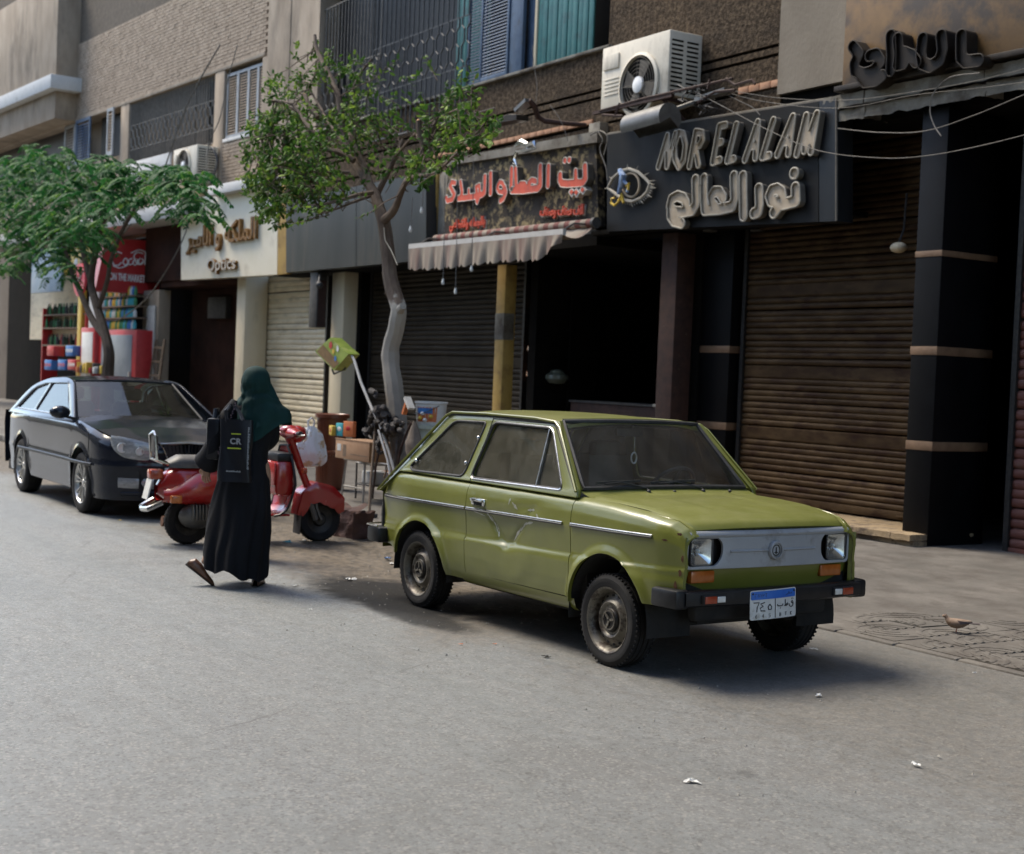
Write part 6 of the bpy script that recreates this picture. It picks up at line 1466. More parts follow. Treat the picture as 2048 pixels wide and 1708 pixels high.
    # grille
    g = MB(); pts = [(.915,-.30,.80),(.925,-.20,.60),(.93,.20,.60),(.915,.30,.80),(.91,0,.825)]; g.tube(pts, .022, 6, closed=True); g.build('grille_frame', M['chrome'], P)
    for j in range(13): y = -.24+j*.04; k = MB(); k.bar((.905, y*1.05, .80), (.915, y*.85, .61), .012, .03); k.build('grille_slat', M['bumper'], P)
    k = MB(); k.box((.60,-.5,.25),(.84,.5,.78)); k.build('front_void', M['under'], P); k = MB(); k.box((.888,-.35,.26),(.92,.35,.42),.01); k.build('lower_intake', M['bumper'], P)
    k = MB(); k.box((.925,-.26,.44),(.94,.26,.555),.004); k.build('number_plate', M['plate_white'], P)
    # screen, roof
    def ws(a, b): yy = 2*b-1; return (lerp(-.68, -1.36, a)+.10*(1-yy*yy), yy*lerp(.735, .585, a), lerp(1.0, 1.405, a)+.02*(1-yy*yy))
    k = MB(); k.grid(ws, 10, 18); k.build('windscreen', M['sglass'], P)
    k = MB(); k.tube([ws(0, i/16) for i in range(17)]+[ws(i/8, 1) for i in range(1, 8)]+[ws(1, 1-i/16) for i in range(17)]+[ws(1-i/8, 0) for i in range(1, 8)], .014, 6, closed=True); k.build('windscreen_seal', M['black_rubber'], P)
    for sg in (-1, 1):
        k = MB(); k.grid(lambda a, b: (lerp(-.66, -1.36, a)-.03*b+.0, sg*lerp(lerp(.735, .585, a), lerp(.835, .655, a), b), lerp(.995, 1.405, a)+.0*b), 8, 3, flip=sg < 0); k.build('windscreen_pillar', G, P)
    def roof(a, b):
        x = lerp(-1.35, -3.1, a); yy = 2*b-1; hw = interp([(0,.59),(.3,.63),(.8,.62),(1,.60)], a); return (x+.10*(1-yy*yy)*(1-a*5 if a < .2 else 0), yy*hw, interp([(0,1.405),(.25,1.44),(.5,1.43),(.8,1.36),(1,1.28)], a)+.035*(1-yy*yy))
    k = MB(); k.grid(roof, 24, 20, flip=True); k.build('roof', G, P, angle=60)
    k = MB(); k.grid(lambda a, b: (lerp(-3.1, -3.6, a), (2*b-1)*lerp(.6, .75, a), lerp(1.29, .98, a)+.03*(1-(2*b-1)**2)), 6, 8, flip=True); k.build('rear_window', M['sglass'], P)
    k = MB(); k.grid(lambda a, b: (interp([(0,-3.55),(.5,-3.75),(.6,-3.8),(1,-3.7)], a), (2*b-1)*.80, interp([(0,.98),(.5,.97),(.6,.85),(1,.3)], a)), 8, 6, flip=True); k.build('boot', G, P)
    k = MB(); k.grid(lambda a, b: (lerp(-.66, -.80, a)+.1*(1-(2*b-1)**2), (2*b-1)*.76, lerp(.985, .98, a)), 4, 10); k.build('cowl', M['under'], P)
    k = MB(); k.box((-1.3,-.68,.72),(-.80,.68,.96),.05); k.build('dashboard', M['seat'], P)
    for y0 in (-.36, .36):
        k = MB(); k.box((-2.1,y0-.24,.45),(-1.6,y0+.24,.62),.05); k.box((-2.25,y0-.24,.6),(-2.08,y0+.24,1.15),.05); k.box((-2.25,y0-.12,1.17),(-2.14,y0+.12,1.32),.03); k.build('front_seat', mat('beige_seat', (.25,.22,.17),(.3,.27,.2)), P)
    k = MB(); k.tube([(-1.35+.11*sin(2*pi*i/20), .36+.18*cos(2*pi*i/20), .98+.15*sin(2*pi*i/20)) for i in range(20)], .016, 6, closed=True); k.build('steering_wheel', M['black_rubber'], P)
    k = MB(); k.box((-1.36,-.12,1.31),(-1.33,.12,1.37),.01); k.bar((-1.3,0,1.41),(-1.34,0,1.36),.015); k.build('rear_view_mirror', M['black_rubber'], P)
    k = MB(); k.box((-3.5,-.80,.22),(.55,.80,.34)); k.box((-3.4,-.7,.34),(-2.4,.7,.9)); k.box((-.3,-.42,.34),(.6,.42,.8)); k.build('underbody', M['under'], P)
build_saloon(car2)

# ------------------------------------------------------------------ red scooter on its stand, nose to the kerb
M['red_paint'] = paint('red_scooter_paint', (.30, .012, .011), (.38, .018, .015), (.22, .08, .06), coat=.7, rough=.25, dustamt=.15, scr=(.4, .2, .17))
sco = thing('scooter', 'red classic motor scooter on its stand with nose to the kerb behind the woman', 'scooter', (-12.65, 4.55, 0), pi/2-.06)
def build_scooter(P):
    G = M['red_paint']; WB = 1.28
    def sw(x, parent):
        w_ = bpy.data.objects.new('wheel', None); COL.objects.link(w_); w_.parent = parent; w_.location = (x, 0, .215)
        t = MB(); t.lathe([(.13,-.04),(.16,-.05),(.195,-.05),(.212,-.03),(.217,0),(.212,.03),(.195,.05),(.16,.05),(.13,.04)], 36, ax='y')
        for k in range(40):
            a = 2*pi*k/40; t.bar((cos(a)*.213, -.03, sin(a)*.213), (cos(a+.05)*.213, .03, sin(a+.05)*.213), .012, .008, up=(cos(a), 0, sin(a)))
        t.build('tyre', M['tyre'], w_); k = MB(); k.lathe([(.135,-.035),(.14,.0),(.135,.035),(.12,.03),(.07,.02),(.05,.045),(.0001,.045)], 24, ax='y'); k.lathe([(.0001,-.045),(.05,-.045),(.07,-.02),(.12,-.03),(.135,-.035)], 24, ax='y'); k.build('rim', M['dark_steel'], w_)
    sw(0, P); sw(WB, P)
    # rear body with bulging cowls
    b = MB()
    def body(u, v):      # u along x, v round the section
        x = lerp(-.30, .52, u); a = 2*pi*v
        hw = interp([(0,.05),(.08,.11),(.25,.17),(.6,.17),(.85,.13),(1,.10)], u); zt_ = interp([(0,.55),(.08,.66),(.2,.72),(.6,.73),(1,.70)], u); zb = interp([(0,.47),(.08,.42),(.25,.40),(.6,.40),(.85,.30),(1,.26)], u)
        c, s = cos(a), sin(a); e = .7; cc = abs(c)**e*(1 if c > 0 else -1); ss = abs(s)**e*(1 if s > 0 else -1)
        return (x, hw*cc, (zt_+zb)/2+(zt_-zb)/2*ss)
    b.grid(body, 24, 24, cv=True); b.build('body', G, P)
    for sg in (-1, 1):
        k = MB(); k.grid(lambda u, v: (lerp(-.27, .42, u), sg*(.10+.155*sin(pi*min(1, .06+u*.94))**.55*sin(pi*v)**.6), lerp(.36+.04*abs(2*u-1), lerp(.52, .70, sst(0, .5, u)), v)), 24, 16, flip=sg > 0); k.build('side_cowl', G, P)
    k = MB(); k.box((-.23,.20,.40),(-.13,.262,.47),.01); k.build('indicator', M['orange'], P); k = MB(); k.box((-.23,-.262,.40),(-.13,-.20,.47),.01); k.build('indicator', M['orange'], P)
    k = MB(); k.box((-.375,-.065,.60),(-.25,.065,.69),.02); k.build('tail_lamp', M['red_orange'], P)
    k = MB(); k.bar((-.36,0,.60),(-.40,0,.42),.17,.012,up=(1,0,.2)); k.build('number_plate', M['plate_white'], P)
    k = MB(); k.tube([(-.28,-.16,.40),(-.40,-.12,.34),(-.42,0,.33),(-.40,.12,.34),(-.28,.16,.40)], .025, 7); k.build('rear_bumper', M['chrome'], P)
    k = MB(); k.grid(lambda u, v: (lerp(-.22,.46,u), .14*cos(pi*v)*sin(pi*min(1,.1+.9*u))**.3*1.1, .71+.115*sin(pi*v)**.6*interp([(0,.5),(.15,1),(.45,1),(.6,.8),(1,.6)],u)), 20, 12); k.build('seat', M['seat'], P)
    k = MB(); k.tube([(-.22,-.1,.74),(-.33,-.10,.78),(-.35,-.09,1.0),(-.34,.0,1.03),(-.35,.09,1.0),(-.33,.10,.78),(-.22,.1,.74)], .014, 6); k.tube([(-.33,-.10,.78),(-.33,.10,.78)], .012, 6); k.build('backrest_frame', M['chrome'], P)
    k = MB(); k.box((-.345,-.07,.84),(-.31,.07,1.0),.02); k.build('backrest_pad', M['seat'], P)
    # engine, exhaust, kick start
    k = MB(); k.ball((.05,-.11,.27),(.17,.09,.12),16,10); k.box((.05,-.13,.22),(.3,-.02,.34),.03); k.build('engine', M['lamp_grey'], P)
    for j in range(5): k = MB(); k.box((-.02+j*.03,-.225,.24),(-.008+j*.03,-.13,.38),.003); k.build('cooling_fin', M['lamp_grey'], P)
    k = MB(); k.tube([(.2,.1,.2),(0,.14,.18),(-.2,.14,.2)], .05, 8); k.build('exhaust', M['rust'], P)
    for sg in (-1, 1): k = MB(); k.tube([(.52,sg*.1,.22),(.58,sg*.20,.02),(.56,sg*.22,.008)], .014, 6); k.build('stand_leg', M['dark_steel'], P)
    # floor, legshield
    k = MB(); k.box((.42,-.2,.265),(.92,.2,.29),.01); k.build('floorboard', G, P)
    for y in (-.16,-.06,.06,.16): k = MB(); k.bar((.44,y,.295),(.9,y,.295),.018,.01); k.build('floor_rail', M['chrome'], P)
    k = MB()
    def shield(u, v):
        t = u; x = interp([(0,.80),(.2,.93),(.5,.985),(1,.945)], t); z = interp([(0,.27),(.12,.29),(.3,.42),(1,.92)], t); hw = interp([(0,.20),(.3,.24),(.6,.25),(.85,.20),(1,.10)], t); yy = 2*v-1
        return (x-.05*yy*yy, hw*yy, z)
    k.grid(shield, 20, 16); k.grid(lambda u, v: tuple(Vector(shield(u, v))+Vector((.018, 0, 0))), 20, 16, flip=True); k.build('legshield', G, P)
    k = MB(); k.tube([tuple(Vector(shield(i/12, 0))+Vector((.009,0,0))) for i in range(13)]+[tuple(Vector(shield(1, i/6))+Vector((.009,0,.004))) for i in range(1,6)]+[tuple(Vector(shield(1-i/12, 1))+Vector((.009,0,0))) for i in range(13)], .012, 6); k.build('shield_trim', M['bumper'], P)
    # glove box behind the shield
    k = MB(); k.box((.77,-.20,.45),(.95,.20,.79),.05); gb = k.build('glove_box', G, P)
    k = MB(); k.box((.758,-.17,.55),(.775,.17,.765),.012); k.build('lid', G, gb); k = MB(); k.box((.754,-.02,.725),(.762,.02,.745)); k.build('latch', M['under'], gb)
    k = MB(); k.box((.78,-.185,.78),(.94,.185,.86),.02); k.build('parcel_strap', M['bumper'], P)
    # steering column, handlebar, headset
    k = MB(); k.tube([(1.20,0,.42),(.98,0,.95),(.96,0,1.0)], [.035,.04,.05], 10); k.build('steering_column', G, P)
    k = MB(); k.grid(lambda u, v: (.955+.085*cos(2*pi*v)*sin(pi*(.12+.76*u))**.5*(1.2 if cos(2*pi*v) > 0 else .8), lerp(-.22,.22,u), 1.04+.06*sin(2*pi*v)*sin(pi*(.12+.76*u))**.8+.0*u), 20, 16, cv=True); k.ball((1.03,0,1.03),(.09,.085,.085),16,10); k.ball((.95,0,1.07),(.09,.09,.05),14,8); k.build('handlebar', G, P)
    k = MB(); k.lathe([(.07,0),(.07,.012),(.06,.02),(.0001,.03)], 20, o=(1.10,0,1.03), ax='x'); k.build('headlight', M['clear_lens'], P)
    for sg in (-1, 1):
        k = MB(); k.tube([(.945,sg*.20,1.045),(.93,sg*.30,1.05)], .02, 8); k.build('grip_base', G, P); k = MB(); k.tube([(.93,sg*.29,1.05),(.915,sg*.41,1.06)], .019, 8); k.build('grip', M['black_rubber'], P)
        k = MB(); k.tube([(.95,sg*.22,1.03),(1.01,sg*.26,1.03),(.99,sg*.40,1.04)], .008, 5); k.build('brake_lever', M['chrome'], P)
        k = MB(); k.tube([(.96,sg*.18,1.07),(.95,sg*.24,1.2)], .006, 5)
        if sg > 0: k.ball((.95,.25,1.26),(.02,.05,.05),12,8); k.build('mirror', M['bumper'], P)
    k = MB(); k.lathe([(.0001,0),(.028,0),(.028,.04),(.0001,.045)], 12, o=(1.0,-.26,.70), ax='x'); k.build('horn', M['red_orange'], P)
    # front mudguard and fork
    k = MB()
    def fend(u, v):
        yy = 2*v-1; ya = abs(yy); cx_ = interp([(0,WB+.235),(.2,WB+.225),(.4,WB+.10),(.6,WB-.07),(.8,WB-.215),(1,WB-.255)], u); cz_ = interp([(0,.30),(.2,.43),(.4,.545),(.6,.585),(.8,.49),(1,.27)], u)
        dr = .20*sst(.5, 1, ya)*(.35+.65*sin(pi*u)); ix, iz = WB-cx_, .20-cz_; l = sqrt(ix*ix+iz*iz)
        return (cx_+ix/l*dr, (1 if yy > 0 else -1)*.115*min(1, ya*1.7)**.8*(1-.25*abs(2*u-1)**3), cz_+iz/l*dr)
    k.grid(fend, 26, 20); k.build('front_mudguard', G, P)
    k = MB(); k.tube([(1.2,-.06,.5),(1.23,-.075,.32),(WB,-.07,.215)], .018, 6); k.tube([(1.16,-.085,.38),(1.22,-.085,.22)], .028, 7); k.build('fork_link', M['lamp_grey'], P)
    k = MB(); k.grid(lambda u, v: (1.07-.01*u, lerp(-.10,.10,v), lerp(.30,.08,u)), 4, 4); k.build('mud_flap', M['black_rubber'], P)
build_scooter(sco)
# white carrier bag hanging from the handlebar
pb = atY(622, 852, 5.95); cb = thing('carrier_bag', 'white plastic carrier bag with faded print hanging beside the scooter handlebar', 'bag', (pb.x, 5.95, 0))
k = MB()
def bagf(u, v):
    a = 2*pi*u; z = lerp(.70, 1.09, v); hw = interp([(0,.12),(.1,.165),(.5,.16),(.8,.11),(1,.03)], v); hd = interp([(0,.06),(.3,.09),(.8,.05),(1,.015)], v)
    r_ = 1+.10*sin(a*5+v*3)*(.4+.6*v)+.05*sin(a*11)
    return (hd*cos(a)*r_, hw*sin(a)*r_+.01*sin(v*9), z+.015*sin(a*3)*(1-v))
k.grid(bagf, 40, 16, cu=True); k.ball((0,0,.70),(.06,.12,.02),12,6); M['bagw'] = mat('white_polythene', (.62,.62,.60), (.72,.72,.70), rough=.4, scale=5, c3=(.50,.36,.20), s3=9, t3=(.56,.62)); k.build('bag_body', M['bagw'], cb)
k = MB(); k.tube([(0,-.03,1.08),(0,-.035,1.14),(0,0,1.17),(0,.035,1.14),(0,.03,1.08)], .01, 5); k.build('handle', M['bagw'], cb)

# ------------------------------------------------------------------ people
M['skin'] = mat('skin', (.32,.19,.13), (.36,.22,.15), rough=.5, scale=8)
M['abaya'] = mat('black_dress_cloth', (.003,.0035,.005), (.007,.0075,.010), spec=.2, rough=.8, scale=3, bump=.001, bscale=150)
M['scarf'] = mat('dark_green_scarf', (.004,.022,.020), (.008,.036,.033), spec=.2, rough=.8, scale=4, bump=.001, bscale=120)
M['shoe'] = mat('brown_shoe', (.10,.045,.025), (.15,.07,.04), rough=.4, scale=12); M['sole'] = mat('dark_sole', (.02,.015,.012), rough=.7)
M['tote'] = mat('black_tote', (.005,.006,.009), (.009,.011,.016), spec=.3, rough=.4, scale=4)
def skin_mesh(name, pts, edges, radii, root, m, parent, lvl=2):
    me = bpy.data.meshes.new(name); me.from_pydata(pts, edges, []); o = bpy.data.objects.new(name, me); COL.objects.link(o)
    md = o.modifiers.new('s', 'SKIN'); md.use_smooth_shade = True
    for i, r_ in enumerate(radii): v = me.skin_vertices[0].data[i]; v.radius = r_ if isinstance(r_, tuple) else (r_, r_); v.use_root = (i == root)
    sd = o.modifiers.new('u', 'SUBSURF'); sd.levels = lvl; sd.render_levels = lvl
    dg = bpy.context.evaluated_depsgraph_get(); em = bpy.data.meshes.new_from_object(o.evaluated_get(dg)); em.materials.clear(); em.materials.append(m)
    bpy.data.objects.remove(o); q = link(name, em, None, parent); return q
def person(P, handL, elbL, handR, elbR, footL, footR, kneeL, kneeR, hd=(0,0)):
    pts = [(0,0,.90),(0,0,1.08),(0,.0,1.28),(0,.0,1.40),(0,.01,1.46),(hd[0],hd[1]+.012,1.52),(hd[0],hd[1]+.015,1.55),
      (-.13,0,1.32),elbL,handL,(.12,0,1.32),elbR,handR,(-.09,0,.86),kneeL,footL,(.09,0,.86),kneeR,footR]
    ed = [(0,1),(1,2),(2,3),(3,4),(4,5),(5,6),(3,7),(7,8),(8,9),(3,10),(10,11),(11,12),(0,13),(13,14),(14,15),(0,16),(16,17),(17,18)]
    rd = [(.10,.08),(.09,.07),(.09,.07),(.05,.045),.04,(.07,.085),.07,.036,.032,.022,.036,.032,.022,.07,.045,.03,.07,.045,.03]
    o = skin_mesh('body', pts, ed, rd, 0, M['skin'], P)
    return o
def hand(P, at, d, sg, m):
    """palm and five fingers; d is the pointing direction"""
    d = Vector(d).normalized(); s = d.cross(Vector((0,1,0))).normalized()*sg; n = s.cross(d).normalized(); a = Vector(at)
    k = MB(); k.tube([a-d*.03, a, a+d*.05, a+d*.085], [.022,.030,.036,.030], 8, sq=.5)
    for i, (o_, l) in enumerate(((-.026,.062),(-.009,.075),(.009,.070),(.026,.055))):
        b = a+d*.08+s*o_; k.tube([b, b+d*l*.5+n*.012, b+d*l*.75+n*.035, b+d*l*.8+n*.055], [.0085,.008,.007,.006], 6)
    b = a+d*.02-s*.03; k.tube([b, b+d*.03-s*.018+n*.01, b+d*.055-s*.015+n*.03], [.010,.009,.007], 6)
    return k.build('hand', m, P)
def shoe(P, org, rot, m=None):
    k = MB()
    def f(u, v):
        y = lerp(-.07, .19, u); a = 2*pi*v; hw = interp([(0,.018),(.1,.033),(.35,.033),(.7,.045),(.9,.035),(1,.012)], u); h = interp([(0,.05),(.1,.085),(.35,.08),(.6,.055),(.9,.035),(1,.02)], u)
        return (hw*cos(a), y, max(h*.5+h*.5*sin(a), .008))
    k.grid(f, 20, 16, cv=True); o = k.build('shoe', m or M['shoe'], P, loc=org, rot=rot)
    k = MB(); k.grid(lambda u, v: (interp([(0,.02),(.1,.036),(.35,.034),(.7,.048),(.9,.038),(1,.014)], u)*cos(2*pi*v), lerp(-.073,.195,u), .006+.008*sin(2*pi*v)), 16, 10, cv=True); k.build('sole', M['sole'], o)
    return o
WP = atZ(497, 1172, 0.0)
wm = thing('person', 'woman seen from behind in a long black dress and dark green headscarf crossing the road', 'person', (WP.x, WP.y, 0), radians(55))
person(wm, (-.33,-.02,.90), (-.25,-.08,1.12), (.02,.16,1.05), (.12,.05,1.10), (-.32,-.12,.16), (.055,.05,.09), (-.20,.02,.48), (.05,.10,.48))
SIL = [(0,-.30,.11),(.08,-.335,.115),(.25,-.335,.12),(.42,-.31,.135),(.65,-.28,.145),(.85,-.235,.13),(1.0,-.20,.115),(1.10,-.185,.13),(1.20,-.18,.165),(1.33,-.175,.165),(1.39,-.15,.15),(1.43,-.07,.07)]
def dress(SIL, z0, z1, dep, fold, seed, hemf=None):
    def f(u, v):
        a = 2*pi*u; zz = lerp(z0, z1, v); L_ = interp([(q[0], q[1]) for q in SIL], zz); R_ = interp([(q[0], q[2]) for q in SIL], zz); c = (L_+R_)/2; h = (R_-L_)/2; d = interp(dep, zz)
        s = 1+fold*(1-v)**.8*(.055*sin(a*7+seed+zz*2)+.04*sin(a*13+1.3*zz+seed*2)+.05*sin(a*3+zz*5)+.16*noise.noise(Vector((cos(a)*1.8+seed, sin(a)*1.8, zz*1.6)))+.07*noise.noise(Vector((cos(a)*5, sin(a)*5+seed, zz*2.5))))+.012*sin(a*5+zz*18)
        dz = hemf(a)*(1-v)**6 if hemf else 0
        return (c+h*cos(a)*s, d*sin(a)*s, zz+dz)
    return f
k = MB(); k.grid(dress(SIL, .085, 1.43, [(0,.26),(.3,.22),(.8,.14),(1.1,.11),(1.35,.11),(1.43,.05)], 1.0, .7, lambda a: .09*max(0, -cos(a))+.035*sin(3*a)+.02*sin(7*a)), 120, 60, cu=True); k.build('dress', M['abaya'], wm)
k = MB(); k.tube(spl([(-.13,0,1.375),(-.20,-.05,1.25),(-.25,-.08,1.10),(-.30,-.06,.98),(-.345,-.02,.92)], 5), [.055+.0022*i for i in range(21)], 14); k.build('sleeve', M['abaya'], wm)
k = MB(); k.tube(spl([(.10,0,1.375),(.125,.02,1.25),(.12,.06,1.12),(.03,.15,1.05)], 5), .06, 12); k.build('sleeve', M['abaya'], wm)
hand(wm, (-.345,-.02,.90), (-.05,.05,-.75), 1, M['skin']); hand(wm, (.02,.17,1.05), (-.7,.3,0), 1, M['skin'])
# headscarf: hood, neck folds and the corner blown out to the right
def hood(u, v):
    a = 2*pi*u; s, c = sin(a), cos(a); t = v
    z = interp([(0,1.662),(.04,1.659),(.08,1.650),(.12,1.637),(.16,1.619),(.2,1.597),(.27,1.565),(.35,1.53),(.5,1.455),(.62,1.41),(.8,1.34),(1,1.24)], t); rx = interp([(0,.002),(.04,.030),(.08,.055),(.12,.073),(.16,.087),(.2,.097),(.27,.106),(.35,.108),(.5,.100),(.62,.122),(.8,.168),(1,.180)], t); ry = interp([(0,.002),(.04,.034),(.08,.062),(.12,.083),(.16,.098),(.2,.108),(.27,.116),(.35,.118),(.5,.105),(.62,.12),(.8,.150),(1,.160)], t)
    w_ = 1+.05*sst(.35,1,t)*sin(a*6+t*9)+.03*sst(.4,1,t)*sin(a*11-t*14)+.045*sst(.35,.5,t)*sst(.85,.65,t)*sin(z*95+sin(a*2)*2.2)+.16*sst(.3,.7,t)*noise.noise(Vector((c*2.6, s*2.6, z*5)))+.07*noise.noise(Vector((c*5, s*5, z*12)))*sst(.15,.4,t)
    fl = sst(.30, 1, t)*max(0, c)**2.2*.085
    x = rx*c*w_+fl+.0; y = .012+ry*s*w_
    z -= .13*sst(.6,1,t)*max(0,-s)**2 + .02*sin(a*3)*sst(.7,1,t)
    return (x, y, z)
k = MB(); k.grid(hood, 90, 44, cu=True, flip=True); k.build('headscarf', M['scarf'], wm)
k = MB()
def tail_(u, v):
    p0 = Vector((.06,-.05,1.57)); p1 = Vector((.05,-.14,1.20)); q0 = Vector((.108,.0,1.55)); q1 = Vector((.280,.05,1.245))
    a = p0.lerp(q0, u); b = p1.lerp(q1, u); p = a.lerp(b, v); return (p.x, p.y+.014*sin(u*9+v*4)*v+.01*sin(v*11), p.z+.008*sin(u*12)*v)
k.grid(tail_, 20, 20); k.build('scarf_corner', M['scarf'], wm, weld=False)
shoe(wm, (.055,.03,0), (0, 0, .05)); shoe(wm, (-.40,-.10,.11), (-radians(38), 0, -1.25))
k = MB(); k.tube([(.055,.0,.05),(.055,.005,.14),(.055,.02,.26)], [.030,.032,.04], 10); k.build('ankle', M['skin'], wm)
# embroidery beads down the sleeve
k = MB()
for i in range(26):
    t = i/25; p = Vector((-.13,0,1.375)).lerp(Vector((-.225,-.10,1.0)), t); k.ball((p.x+.006*(i%2), p.y-.075, p.z), .006, 6, 4)
o = k.build('embroidery', mat('mauve_beads', (.10,.075,.10), (.14,.10,.13), rough=.4), wm); o['kind'] = 'stuff'
# bags
def at_w(x, y, z): return wm.matrix_world @ Vector((x, y, z))
bpy.context.view_layer.update()
tb = thing('tote_bag', 'black tote bag with white lettering carried behind the woman in black', 'bag', at_w(-.085,-.20,.80), radians(55))
k = MB()
def tf(u, v):
    a = 2*pi*u; c, s = cos(a), sin(a); e = .45; x = abs(c)**e*(1 if c > 0 else -1)*(.122-.006*v); y = abs(s)**e*(1 if s > 0 else -1)*lerp(.055,.03,v); return (x+.012*sin(v*7+x*20)*.5, y+.008*sin(x*30+v*5), .46*v)
k.grid(tf, 48, 16, cu=True); k.box((-.115,-.045,0),(.115,.045,.01)); k.build('bag_body', M['tote'], tb)
for y in (-.03,.03): k = MB(); k.tube([(-.07,y,.44),(-.09,y+.03,.52),(-.07,y+.12,.57),(.0,y+.07,.52),(.05,y,.45)], .008, 5); k.build('strap', M['tote'], tb)
text_on('letter', 'C', .06, (-.008,-.068,.30), (1,0,0), M['grille'], tb, ext=.002, off=.002); text_on('letter', 'R', .06, (.034,-.068,.30), (1,0,0), M['grille'], tb, ext=.002, off=.002)
M['lime'] = mat('lime_print', (.35,.42,.03)); k = MB(); k.box((-.045,-.070,.245),(.055,-.066,.255)); k.box((-.02,-.070,.352),(.05,-.066,.360)); k.build('printed_line', M['lime'], tb, smooth=False)
text_on('lettering', 'design studio', .022, (.0,-.068,.215), (1,0,0), M['white'], tb, ext=.001) if False else None
k = MB()
for i in range(26): k.box((.100+.0*i, -.062, .10+i*.012), (.100+.012*(.5+R.random()*.8), -.060, .107+i*.012))
for i in range(12): k.box((-.05+i*.009, -.066, .075), (-.044+i*.009, -.064, .082+.006*R.random()))
o = k.build('small_print', M['grille'], tb, smooth=False); o['kind'] = 'stuff'
sb = thing('handbag', 'small stiff black bag hanging from the left arm of the woman in black', 'bag', at_w(-.275,-.05,.95), radians(55))
k = MB(); k.box((-.05,-.10,0),(.05,.10,.31),.02); k.build('bag_body', M['tote'], sb); k = MB(); k.tube([(0,-.05,.30),(0,-.03,.37),(0,.03,.37),(0,.05,.30)], .018, 7); k.build('handle', M['tote'], sb)
# the passer-by in a pale robe, almost wholly hidden behind her
q = atZ(512, 1130, 0); q.x -= .12; q.y -= .05; m2 = thing('person', 'passer-by in a pale beige robe almost hidden behind the woman in black', 'person', (q.x-.25, q.y+.10, 0), radians(60))
M['robe'] = mat('beige_robe', (.42,.36,.27), (.50,.43,.33), rough=.85, scale=4)
person(m2, (-.12,.02,.85), (-.13,0,1.1), (.08,.02,.85), (.09,0,1.1), (-.07,0,.08), (.07,0,.08), (-.08,.02,.46), (.08,.02,.46))
S2_ = [(.1,-.12,.165),(.9,-.10,.145),(1.1,-.10,.15),(1.3,-.10,.15),(1.36,-.08,.12),(1.40,-.05,.06)]
k = MB(); k.grid(dress(S2_, .10, 1.43, [(0,.17),(1.0,.13),(1.35,.11),(1.43,.05)], .5, 2.0), 60, 30, cu=True); k.build('robe', M['robe'], m2)
for sg in (-1, 1): k = MB(); k.tube([(sg*.06+.02,0,1.33),(sg*.07+.02,0,1.15),(sg*.07+.02,.02,.82)], [.06,.07,.08], 10); k.build('sleeve', M['robe'], m2); shoe(m2, (sg*.07,.0,0), (0,0,0))
k = MB(); k.ball((0,.0,1.55),(.094,.105,.098),14,10); k.build('hair', M['ink'], m2); m2.scale = (.96,.96,.95)

# ------------------------------------------------------------------ trees
def leafmat(name, a, b, c, trans=.35):
    m = bpy.data.materials.new(name); m.use_nodes = True; n = m.node_tree; L = n.links.new; bs = n.nodes['Principled BSDF']; at = n.nodes.new('ShaderNodeAttribute'); at.attribute_name = 'leaf'
    r_ = n.nodes.new('ShaderNodeValToRGB'); e = r_.color_ramp.elements; e[0].color = (*a, 1); e[1].color = (*c, 1); x = e.new(.55); x.color = (*b, 1); L(at.outputs['Fac'], r_.inputs[0]); L(r_.outputs[0], bs.inputs['Base Color']); bs.inputs['Roughness'].default_value = .6; bs.inputs['Specular IOR Level'].default_value = .2
    tr = n.nodes.new('ShaderNodeBsdfTranslucent'); L(r_.outputs[0], tr.inputs[0]); mx = n.nodes.new('ShaderNodeMixShader'); mx.inputs[0].default_value = trans; L(bs.outputs[0], mx.inputs[1]); L(tr.outputs[0], mx.inputs[2]); L(mx.outputs[0], n.nodes['Material Output'].inputs[0]); return m
M['leaf1'] = leafmat('ficus_leaf', (.018,.05,.010), (.052,.12,.020), (.22,.32,.05)); M['leaf2'] = leafmat('feathery_leaf', (.008,.052,.014), (.022,.115,.028), (.13,.25,.04))
def barkmat():
    m = mat('bark', (.085,.058,.042), (.15,.11,.08), rough=.9, scale=9, bump=.008, bscale=26, stretch=(1,1,.35), detail=8); n = m.node_tree; L = n.links.new; b = n.nodes['Principled BSDF']; src = b.inputs['Base Color'].links[0].from_socket
    tc = n.nodes.new('ShaderNodeTexCoord'); sp = n.nodes.new('ShaderNodeSeparateXYZ'); L(tc.outputs['Object'], sp.inputs[0]); nz = n.nodes.new('ShaderNodeTexNoise'); nz.inputs['Scale'].default_value = 12; nz.inputs['Detail'].default_value = 8; L(tc.outputs['Object'], nz.inputs['Vector'])
    ad = n.nodes.new('ShaderNodeMath'); ad.operation = 'MULTIPLY_ADD'; ad.inputs[1].default_value = .5; L(nz.outputs['Fac'], ad.inputs[0]); L(sp.outputs[2], ad.inputs[2])
    a = n.nodes.new('ShaderNodeMapRange'); a.inputs[1].default_value = 2.62; a.inputs[2].default_value = 2.54; L(ad.outputs[0], a.inputs[0]); c = n.nodes.new('ShaderNodeMapRange'); c.inputs[1].default_value = .9; c.inputs[2].default_value = 2.3; c.inputs[3].default_value = .15; c.inputs[4].default_value = .85; L(ad.outputs[0], c.inputs[0])
    mu = n.nodes.new('ShaderNodeMath'); mu.operation = 'MULTIPLY'; L(a.outputs[0], mu.inputs[0]); L(c.outputs[0], mu.inputs[1]); mx = n.nodes.new('ShaderNodeMix'); mx.data_type = 'RGBA'; L(mu.outputs[0], mx.inputs[0]); L(src, mx.inputs[6]); mx.inputs[7].default_value = (.40,.37,.31,1); L(mx.outputs[2], b.inputs['Base Color']); return m
